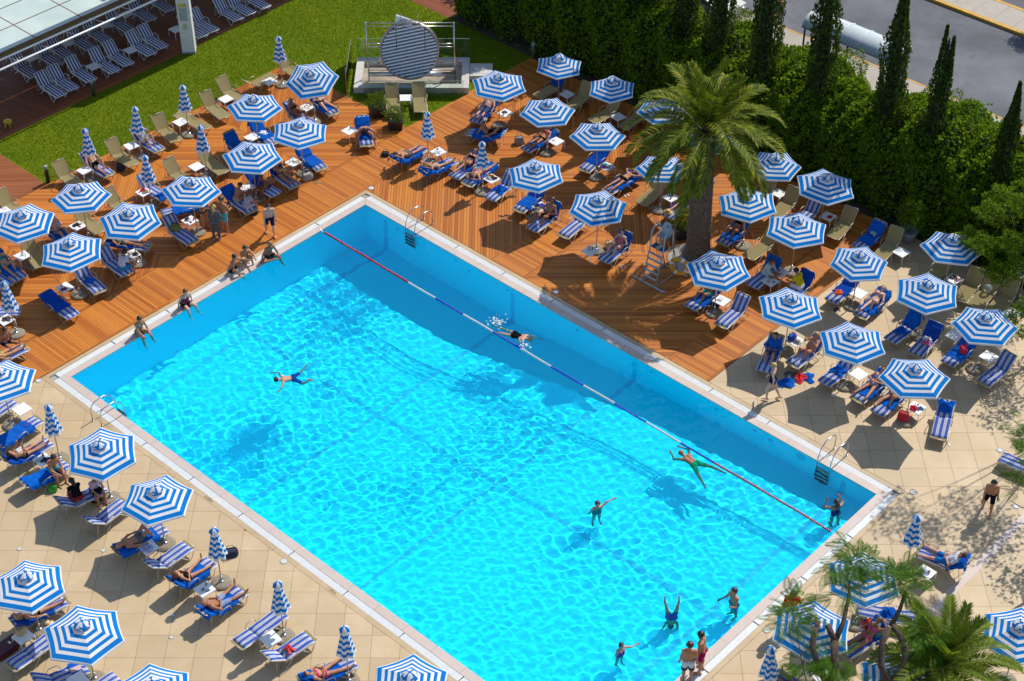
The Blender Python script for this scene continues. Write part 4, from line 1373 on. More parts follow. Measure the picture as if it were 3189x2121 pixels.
CH, BE, HI, TH, SHN, FT, UA, FA, HA, NE, HE = range(11)
def prims_of(J, fem, stout=1.0):
    k = J['k']; P = []
    def add(a, b, ra, rb, lab): P.append((np.array(a), np.array(b), ra * k, rb * k, lab))
    w = stout
    for sg in (1, -1):
        add(J['chest'] + J['l2'] * 0.078 * sg * k + J['s2'] * 0.015 * k, J['mid'] + J['l'] * 0.062 * sg * k, 0.098 * w if not fem else 0.088 * w, (0.084 if not fem else 0.074) * w, CH)
        add(J['mid'] + J['l'] * 0.055 * sg * k, J['pel'] + J['l'] * 0.07 * sg * k + J['s'] * 0.03 * k, (0.084 if not fem else 0.076) * w, (0.094 if not fem else 0.10) * w, BE)
        if fem: add(J['chest'] + J['l2'] * 0.07 * sg * k + J['f2'] * 0.075 * k - J['s2'] * 0.01, J['chest'] + J['l2'] * 0.072 * sg * k + J['f2'] * 0.085 * k - J['s2'] * 0.02, 0.058, 0.055, CH)
    if not fem and w > 1.1: add(J['mid'] + J['f'] * 0.05 * k, J['pel'] + J['f'] * 0.05 * k + J['s'] * 0.08 * k, 0.10 * w, 0.10 * w, BE)
    add(J['hip', 0] + J['s'] * 0.02, J['hip', 1] + J['s'] * 0.02, 0.100 * w, 0.100 * w, HI)
    for sg, i in ((1, 0), (-1, 1)): add(J['hip', i] - J['f'] * 0.045 * k, J['hip', i] - J['f'] * 0.045 * k - J['s'] * 0.02, 0.082, 0.08, HI)
    add(J['sh', 0], J['sh', 1], 0.062, 0.062, CH)
    add(J['neck'] - J['s2'] * 0.03 * k, J['neck'] + J['hu'] * 0.09 * k, 0.056, 0.050, NE)
    add(J['head'] + J['hu'] * 0.022 * k - J['hf'] * 0.012 * k, J['head'] + J['hu'] * 0.018 * k + J['hf'] * 0.018 * k, 0.090, 0.086, HE)
    add(J['head'] - J['hu'] * 0.04 * k + J['hf'] * 0.02 * k, J['head'] - J['hu'] * 0.065 * k + J['hf'] * 0.038 * k, 0.064, 0.048, HE)
    add(J['head'] + J['hf'] * 0.098 * k + J['hu'] * 0.01 * k, J['head'] + J['hf'] * 0.112 * k - J['hu'] * 0.022 * k, 0.010, 0.016, HE)
    hl = J['hu'].cross(J['hf'])
    for sg in (1, -1): add(J['head'] + hl * 0.088 * sg * k + J['hu'] * 0.012 * k, J['head'] + hl * 0.088 * sg * k - J['hu'] * 0.022 * k, 0.016, 0.012, HE)
    am = 0.9 if fem else 1.0
    for i in (0, 1):
        add(J['sh', i], J['el', i], 0.054 * am, 0.041 * am, UA)
        add(J['el', i], J['wr', i], 0.041 * am, 0.027 * am, FA)
        add(J['wr', i], J['hn', i], 0.027, 0.033, HA)
        add(J['hip', i], J['kn', i], 0.088 * w, 0.056, TH)
        sd = J['an', i] - J['kn', i]
        add(J['kn', i], J['an', i], 0.054, 0.036, SHN)
        add(J['kn', i] + sd * 0.22 - nrm(J['to', i] - J['an', i]) * 0.022 * k, J['kn', i] + sd * 0.45 - nrm(J['to', i] - J['an', i]) * 0.018 * k, 0.048, 0.042, SHN)
        add(J['he', i], J['to', i], 0.036, 0.030, FT)
    return P

def sdf_eval(P, X):
    D = np.empty((len(P), len(X)), dtype=np.float32); T = np.empty_like(D)
    for i, (a, b, ra, rb, lab) in enumerate(P):
        d = b - a; dd = float(d @ d)
        t = np.clip(((X - a) @ d) / dd, 0, 1) if dd > 1e-10 else np.zeros(len(X))
        T[i] = t
        D[i] = np.linalg.norm(X - a - t[:, None] * d, axis=1) - (ra + (rb - ra) * t)
    return D, T

def surface_nets(P, h):
    lo = np.min([np.minimum(a, b) - max(ra, rb) for a, b, ra, rb, _ in P], 0) - 2.5 * h
    hi = np.max([np.maximum(a, b) + max(ra, rb) for a, b, ra, rb, _ in P], 0) + 2.5 * h
    n = np.ceil((hi - lo) / h).astype(int) + 1
    D = np.full(n, 1.0, dtype=np.float32)
    k = 0.011
    S = np.zeros(n, dtype=np.float64)
    ax = [lo[i] + h * np.arange(n[i]) for i in range(3)]
    for a, b, ra, rb, _ in P:          # only near each bone
        m = max(ra, rb) + 0.07
        i0 = np.maximum(0, np.floor((np.minimum(a, b) - m - lo) / h).astype(int)); i1 = np.minimum(n, np.ceil((np.maximum(a, b) + m - lo) / h).astype(int) + 1)
        g = np.meshgrid(*[ax[q][i0[q]:i1[q]] for q in range(3)], indexing='ij')
        X = np.stack([q.ravel() for q in g], 1)
        d = b - a; dd = float(d @ d)
        t = np.clip(((X - a) @ d) / dd, 0, 1) if dd > 1e-10 else np.zeros(len(X))
        dist = np.linalg.norm(X - a - t[:, None] * d, axis=1) - (ra + (rb - ra) * t)
        sl = tuple(slice(i0[q], i1[q]) for q in range(3))
        S[sl] += np.exp(-np.clip(dist, -0.3, 0.3) / k).reshape(S[sl].shape)
    D = -k * np.log(np.maximum(S, 1e-12))
    sg = D < 0
    c = n - 1
    acc = np.zeros((*c, 3)); cnt = np.zeros(c)
    corners = [(i, j, l) for i in (0, 1) for j in (0, 1) for l in (0, 1)]
    def sub(A, o): return A[o[0]:o[0] + c[0], o[1]:o[1] + c[1], o[2]:o[2] + c[2]]
    for a_ in range(len(corners)):
        for ax_ in range(3):
            p0 = corners[a_]
            if p0[ax_] == 1: continue
            p1 = list(p0); p1[ax_] = 1
            d0, d1 = sub(D, p0), sub(D, p1)
            m = (d0 < 0) != (d1 < 0)
            with np.errstate(divide='ignore', invalid='ignore'):
                tt = np.where(m, d0 / (d0 - d1), 0)
            for q in range(3):
                acc[..., q] += np.where(m, p0[q] + (tt if q == ax_ else 0), 0)
            cnt += m
    act = cnt > 0
    ids = np.full(c, -1, dtype=np.int64); ids[act] = np.arange(act.sum())
    idx = np.argwhere(act)
    V = lo + h * (idx + acc[act] / cnt[act][:, None])
    quads = []
    for ax_ in range(3):
        o1, o2 = (ax_ + 1) % 3, (ax_ + 2) % 3
        a = [slice(1, -1)] * 3; a[ax_] = slice(0, -1)
        b = [slice(1, -1)] * 3; b[ax_] = slice(1, None)
        m = sg[tuple(a)] != sg[tuple(b)]
        fl = sg[tuple(a)][m]
        e = np.argwhere(m)
        off = np.ones(3, int); off[ax_] = 0
        e = e + off
        def cell(d1, d2):
            q = e.copy(); q[:, o1] -= d1; q[:, o2] -= d2
            return ids[q[:, 0], q[:, 1], q[:, 2]]
        qd = np.stack([cell(1, 1), cell(0, 1), cell(0, 0), cell(1, 0)], 1)
        qd[~fl] = qd[~fl][:, ::-1]
        quads.append(qd)
    Fq = np.concatenate(quads)
    Fq = Fq[(Fq >= 0).all(1)]
    return V, Fq

def vert_normals(V, F):
    n = np.cross(V[F[:, 2]] - V[F[:, 0]], V[F[:, 3]] - V[F[:, 1]])
    N_ = np.zeros_like(V)
    for j in range(4): np.add.at(N_, F[:, j], n)
    return N_ / np.maximum(np.linalg.norm(N_, axis=1), 1e-9)[:, None]

def fingers(mb, J, i, k):
    """four fingers of unequal length with a knuckle bend and a thumb on the side of the palm"""
    h = nrm(J['hd', i]); fo = J['hn', i]
    side = nrm(J['l2'] * (1 if i == 0 else -1)); side = nrm(side - h * side.dot(h)) if abs(side.dot(h)) < 0.95 else h.orthogonal().normalized()
    pn = h.cross(side)
    for q, (o, L) in enumerate(((-0.027, 0.060), (-0.009, 0.072), (0.009, 0.076), (0.026, 0.066))):
        a = fo + side * o * k - h * 0.005
        b = a + (h * 0.85 + pn * 0.25 + side * o * 2).normalized() * L * 0.6 * k
        c = b + (h * 0.6 + pn * 0.7).normalized() * L * 0.5 * k
        mb.tube([a, b, c], [0.0098 * k, 0.0088 * k, 0.0065 * k], 5)
    a = J['wr', i] + h * 0.03 * k + side * 0.022 * k
    b = a + (h * 0.55 + side * 0.75 + pn * 0.2).normalized() * 0.042 * k
    c = b + (h * 0.9 + side * 0.2).normalized() * 0.034 * k
    mb.tube([a, b, c], [0.0125 * k, 0.0105 * k, 0.008 * k], 5)

GARMENTS = {
    'trunks': lambda L, T, s, f: (L == HI) | ((L == BE) & (s < 0.07)) | ((L == TH) & (T < 0.50)),
    'shorts': lambda L, T, s, f: (L == HI) | ((L == BE) & (s < 0.07)) | ((L == TH) & (T < 0.80)),
    'briefs': lambda L, T, s, f: ((L == HI) & (s < 0.06)) | ((L == TH) & (T < 0.05)) | ((L == BE) & (s < 0.03)),
    'top': lambda L, T, s, f: (L == CH) & (s > 0.255) & (s < 0.37) & ((f > 0.02) | ((s > 0.29) & (s < 0.33))),
    'swimsuit': lambda L, T, s, f: ((L == CH) & (s < 0.40) & ((f > -0.02) | (s < 0.3))) | (L == BE) | (L == HI) | ((L == TH) & (T < 0.06)),
    'tshirt': lambda L, T, s, f: (L == CH) | ((L == BE) & (s > 0.01)) | ((L == UA) & (T < 0.65)),
    'robe': lambda L, T, s, f: (L == CH) | (L == BE) | (L == HI) | (L == UA) | ((L == FA) & (T < 0.8)) | ((L == TH) & (T < 0.65)),
    'jacket': lambda L, T, s, f: (L == CH) | (L == BE) | (L == UA) | (L == FA) | ((L == HI) & (s > -0.06)),
    'trousers': lambda L, T, s, f: (L == HI) | ((L == BE) & (s < 0.05)) | (L == TH) | (L == SHN),
}
GNAME = {'trunks': 'swim_trunks', 'shorts': 'swim_shorts', 'briefs': 'bikini_bottom', 'top': 'bikini_top', 'swimsuit': 'swimsuit', 'tshirt': 'shirt', 'robe': 'robe', 'jacket': 'jacket', 'trousers': 'trousers'}
GOFF = {'tshirt': 0.014, 'robe': 0.024, 'jacket': 0.016, 'trousers': 0.013, 'shorts': 0.014, 'trunks': 0.012}

def person(label, J, at, rz=0.0, skin='tan', hair='brown', long_hair=False, wear=(), fem=False, stout=1.0, group='people at the pool', wet=False, cap=None):
    """wear = list of (garment, colour)"""
    o = thing('person', label, 'person', at, rz, group)
    P = prims_of(J, fem, stout)
    V, F = surface_nets(P, 0.023)
    D, T = sdf_eval(P, V)
    bi = D.argmin(0); lab = np.array([p[4] for p in P])[bi]; tt = T[bi, np.arange(len(V))]
    Nn = vert_normals(V, F)
    k = J['k']
    pel = np.array(J['pel']); s_ = np.array(J['s']); f_ = np.array(J['f2'])
    along = (V - pel) @ s_
    # distance up the trunk measured along the bent spine
    mid = np.array(J['mid']); s2 = np.array(J['s2'])
    up = np.where(lab == CH, 0.20 * k + (V - mid) @ s2, along) / k
    fr = ((V - np.array(J['chest'])) @ f_) / k
    mb = MB(); mb.v = [tuple(v) for v in V]; mb.f = [tuple(int(q) for q in f) for f in F]; mb.m = [0] * len(F)
    for i in (0, 1): fingers(mb, J, i, k)
    hl = J['hu'].cross(J['hf'])
    for sg in (1, -1): mb.ell(J['head'] + J['hf'] * 0.092 * k + hl * 0.034 * sg * k + J['hu'] * 0.012 * k, (0.012, 0.012, 0.012), 6, 4, 1)
    mb.ell(J['head'] + J['hf'] * 0.078 * k - J['hu'] * 0.055 * k, (0.016, 0.016, 0.010), 6, 4, 2)
    body = mb.build('body', [SKIN[skin], EYE, LIP], o, True)
    if wet: body.cycles.is_caustics_receiver = True
    for g, colr in wear:
        m = GARMENTS[g](lab, tt, up, fr)
        keep = m[F].sum(1) >= 3
        Fk = F[keep]
        if len(Fk) == 0: continue
        used = np.unique(Fk); re = np.full(len(V), -1); re[used] = np.arange(len(used))
        Vk = V[used] + Nn[used] * GOFF.get(g, 0.008)
        q = mk(GNAME[g], np_mesh(GNAME[g], Vk, re[Fk], cloth_col(colr), smooth=True), o)
        if wet: q.cycles.is_caustics_receiver = True
    if HAIR[hair] is not None or cap:
        hv = V - np.array(J['head']); hu = hv @ np.array(J['hu']); hf = hv @ np.array(J['hf'])
        m = (lab == HE) & ((hf < 0.035 * k) | (hu > 0.055 * k)) & (hu > (-0.03 if not long_hair else -0.07) * k) & ((hf < 0.07 * k) | (hu > 0.08 * k))
        keep = m[F].sum(1) >= 3; Fk = F[keep]
        if len(Fk):
            used = np.unique(Fk); re = np.full(len(V), -1); re[used] = np.arange(len(used))
            Vk = V[used] + Nn[used] * (0.016 + 0.007 * np.sin(V[used] @ np.array([70, 55, 63])))[:, None]
            mb = MB(); mb.v = [tuple(v) for v in Vk]; mb.f = [tuple(int(x) for x in f) for f in re[Fk]]; mb.m = [0] * len(Fk)
            if long_hair:
                b = J['head'] - J['hf'] * 0.06 * k
                mb.tube([b + J['hu'] * 0.06 * k, b - J['hf'] * 0.03 - J['hu'] * 0.05 * k, b - J['hf'] * 0.035 - J['hu'] * 0.14 * k, b - J['hf'] * 0.045 * k - J['hu'] * 0.24 * k], [0.05, 0.078, 0.07, 0.02], 9)
            mb.build('hair', cap or HAIR[hair], o, True)
    return o

# ---------------------------------------------------------------- poses on a lounger (its hinge at the origin, foot at +x)
SEAT = LH + 0.062
def D_(*a): return Vector(a)
def on_lounger(kind, ang, v=0, H=1.70):
    a = radians(ang)
    s = D_(-cos(a), 0, sin(a)); f = D_(sin(a), 0, cos(a))
    l = s.cross(f)
    pel = D_(0.17, 0, SEAT + 0.085)
    flat = ang < 18
    L0 = [(D_(1, 0.07, -0.05), D_(1, 0.03, -0.03), D_(0.3, 0.3, 0.9)), (D_(1, -0.07, -0.05), D_(1, -0.03, -0.03), D_(0.3, -0.3, 0.9))]
    side_arms = [(-s * 0.86 + l * 0.45 + f * 0.08, -s * 0.95 + l * 0.05 + f * 0.0), (-s * 0.86 - l * 0.45 + f * 0.08, -s * 0.95 - l * 0.05 + f * 0.0)]
    belly = [(-s * 0.8 + l * 0.5 - f * 0.05, -s * 0.35 - l * 0.75 + f * 0.5), (-s * 0.8 - l * 0.5 - f * 0.05, -s * 0.35 + l * 0.75 + f * 0.5)]
    behind = [(s * 0.55 + l * 0.8 + f * 0.05, s * 0.45 - l * 0.85 - f * 0.12), (s * 0.55 - l * 0.8 + f * 0.05, s * 0.45 + l * 0.85 - f * 0.12)]
    holding = [(-s * 0.65 + l * 0.35 + f * 0.5, s * 0.35 - l * 0.35 + f * 0.8), (-s * 0.65 - l * 0.35 + f * 0.5, s * 0.35 + l * 0.35 + f * 0.8)]
    if kind == 'lie':
        arms = side_arms; legs = L0
        if v == 1: legs = [(D_(0.72, 0.10, 0.69), D_(0.42, 0.0, -0.9), D_(0.95, 0.1, -0.2)), L0[1]]
        if v == 2: legs = [(D_(0.70, 0.12, 0.7), D_(0.45, -0.04, -0.9), D_(0.95, 0.1, -0.2)), (D_(0.74, -0.12, 0.66), D_(0.40, 0.04, -0.9), D_(0.95, -0.1, -0.2))]
        if v == 3: arms = [behind[0], side_arms[1]]
        if v == 4: arms = holding
        if v == 5: arms = belly; legs = [(D_(1, 0.22, -0.02), D_(1, 0.2, -0.04), D_(0.3, 0.4, 0.9)), (D_(1, -0.2, -0.02), D_(1, -0.16, -0.04), D_(0.3, -0.4, 0.9))]
        if v == 6: arms = behind; legs = [(D_(0.72, 0.10, 0.69), D_(0.42, 0.0, -0.9), D_(0.95, 0.1, -0.2)), L0[1]]
        if v == 7: arms = holding; legs = [(D_(0.70, 0.12, 0.7), D_(0.45, -0.04, -0.9), D_(0.95, 0.1, -0.2)), (D_(0.80, -0.12, 0.58), D_(0.55, 0.04, -0.84), D_(0.95, -0.1, -0.2))]
        if v == 8: arms = [behind[0], belly[1]]
        if v == 9: arms = belly; legs = [(D_(0.72, 0.15, 0.69), D_(0.42, 0.0, -0.9), D_(0.95, 0.1, -0.2)), (D_(0.95, -0.2, 0.1), D_(0.95, -0.1, -0.2), D_(0.4, -0.4, 0.85))]
        hd = s * 0.96 + f * 0.28 if ang > 20 else s
        return fk(pel, s, f, legs, arms, head=hd, face=f - s * 0.3, H=H)
    if kind == 'prone':
        f = -f; l = s.cross(f)
        pel = D_(0.17, 0, SEAT + 0.095)
        legs = [(D_(1, -0.08, -0.06), D_(1, -0.05, -0.03), D_(0.9, 0, -0.4)), (D_(1, 0.08, -0.06), D_(1, 0.05, -0.03), D_(0.9, 0, -0.4))]
        arms = [(s * 0.6 + l * 0.75 + f * 0.05, s * 0.5 - l * 0.75), (s * 0.6 - l * 0.75 + f * 0.05, s * 0.5 + l * 0.75)]
        if v == 1: arms = [arms[0], (s * 0.1 - l * 0.85 + f * 0.5, -l * 0.2 + f * 0.95)]
        return fk(pel, s, f, legs, arms, head=s, face=f * 0.6 + l * 0.8, H=H)
    if kind == 'prone_rev':      # head towards the foot end
        s = D_(1, 0, 0.02); f = D_(0, 0, -1); l = s.cross(f)
        pel = D_(0.12, 0, SEAT + 0.095)
        legs = [(-s + l * 0.1 + D_(0, 0, -0.03), D_(-1, 0, 0.12) + l * 0.08, D_(-0.8, 0, -0.5)), (-s - l * 0.1 + D_(0, 0, -0.03), D_(-1, 0, 0.12) - l * 0.08, D_(-0.8, 0, -0.5))]
        arms = [(s * 0.6 + l * 0.75, s * 0.5 - l * 0.75), (s * 0.6 - l * 0.75, s * 0.5 + l * 0.75)]
        return fk(pel, s, f, legs, arms, head=s + D_(0, 0, 0.15), face=f * 0.5 + l, H=H)
    if kind == 'sit':            # leaning on the raised back, knees up
        arms = {0: belly, 1: holding, 2: side_arms}[v % 3]
        legs = [(D_(0.86, 0.12, 0.5), D_(0.62, -0.02, -0.8), D_(0.95, 0.1, -0.25)), (D_(0.9, -0.12, 0.42), D_(0.68, 0.02, -0.75), D_(0.95, -0.1, -0.25))]
        if v >= 3: legs = [(D_(0.86, 0.12, 0.5), D_(0.62, -0.02, -0.8), D_(0.95, 0.1, -0.25)), (D_(0.8, -0.55, 0.05), D_(0.5, -0.35, -0.62), D_(0.85, -0.4, -0.2))]
        return fk(pel, s, f, legs, arms, head=s * 0.8 + D_(0.3, 0, 0.5), face=D_(1, 0, -0.4), H=H)
    if kind in ('side_l', 'side_r'):      # sitting across the lounger, feet on the floor
        sg = 1 if kind == 'side_l' else -1
        f = D_(0, sg, 0); s = D_(0, sg * 0.18, 1)
        pel = D_(0.55 if v == 0 else (0.2 if v == 1 else 0.85), -0.02 * sg, SEAT + 0.1)
        l = s.cross(f)
        legs = [(f + l * 0.12 + D_(0, 0, -0.05), f * 0.12 + D_(0, 0, -1), f), (f - l * 0.12 + D_(0, 0, -0.05), f * 0.05 + D_(0, 0, -1), f)]
        arms = [(f * 0.55 - s * 0.8 + l * 0.1, f * 0.85 - s * 0.3 - l * 0.35), (f * 0.55 - s * 0.8 - l * 0.1, f * 0.85 - s * 0.3 + l * 0.35)]
        return fk(pel, s, f, legs, arms, s2=D_(0, sg * 0.5, 1), head=D_(0, sg * 0.5, 1), face=f + D_(0, 0, -0.5), H=H)
    if kind == 'hunch':          # sitting forward, head down, hands to the floor at both sides
        s = D_(0.45, 0, 0.9); f = D_(1, 0, -0.3); l = D_(0, 1, 0)
        pel = D_(0.22, 0, SEAT + 0.1)
        legs = [(D_(0.85, 0.4, 0.1), D_(0.3, 0.25, -0.7), D_(1, 0.2, -0.1)), (D_(0.85, -0.4, 0.1), D_(0.3, -0.25, -0.7), D_(1, -0.2, -0.1))]
        arms = [(D_(0.45, 0.75, -0.4), D_(0.25, 0.1, -1)), (D_(0.45, -0.75, -0.4), D_(0.25, -0.1, -1))]
        return fk(pel, s, f, legs, arms, s2=D_(0.85, 0, 0.5), head=D_(0.95, 0, 0.1), face=D_(0.1, 0, -1), H=H)

def standing(v=0, H=1.74, lean=0.0):
    """faces -y, feet at z = 0"""
    Z1 = D_(0, 0, 1); f = D_(0, -1, 0)
    legs = [(D_(0.05, 0, -1), D_(0.02, 0.03, -1), D_(0.15, -1, 0)), (D_(-0.05, 0, -1), D_(-0.02, 0.03, -1), D_(-0.15, -1, 0))]
    arms = [(D_(0.22, 0.05, -1), D_(0.1, -0.25, -1)), (D_(-0.22, 0.05, -1), D_(-0.1, -0.25, -1))]
    if v == 1: legs = [(D_(0.05, -0.42, -1), D_(0.02, 0.12, -1), D_(0.1, -1, 0)), (D_(-0.05, 0.28, -1), D_(-0.02, 0.5, -1), D_(-0.1, -1, -0.4))]; arms = [(D_(0.2, 0.35, -1), D_(0.1, -0.1, -1)), (D_(-0.2, -0.35, -1), D_(-0.1, -0.6, -1))]
    if v == 2: arms = [(D_(0.35, 0.35, -0.9), D_(-0.5, 0.75, -0.3)), (D_(-0.35, 0.35, -0.9), D_(0.5, 0.75, -0.3))]
    if v == 3: arms = [(D_(0.4, 0.1, -0.9), D_(-0.4, -0.5, -0.3)), (D_(-0.22, 0.05, -1), D_(-0.1, -0.3, -1))]
    if v == 4: arms = [(D_(0.3, -0.2, -0.9), D_(-0.5, -0.7, 0.3)), (D_(-0.3, -0.2, -0.9), D_(0.5, -0.7, 0.3))]
    J = fk(D_(0, 0, 0), D_(0, -0.03 - lean * 0.5, 1), f, legs, arms, s2=D_(0, -0.03 - lean, 1), head=D_(0, -0.12 - lean, 1), face=D_(0, -1, -0.25 - lean), H=H)
    zmin = min(min(J['he', i].z, J['to', i].z) for i in (0, 1)) - 0.033
    sh = D_(0, 0, -zmin)
    for q in list(J):
        if isinstance(J[q], Vector) and q not in ('s', 'f', 's2', 'f2', 'l', 'l2', 'hu', 'hf') and not (isinstance(q, tuple) and q[0] == 'hd'):
            J[q] = J[q] + sh
    return J
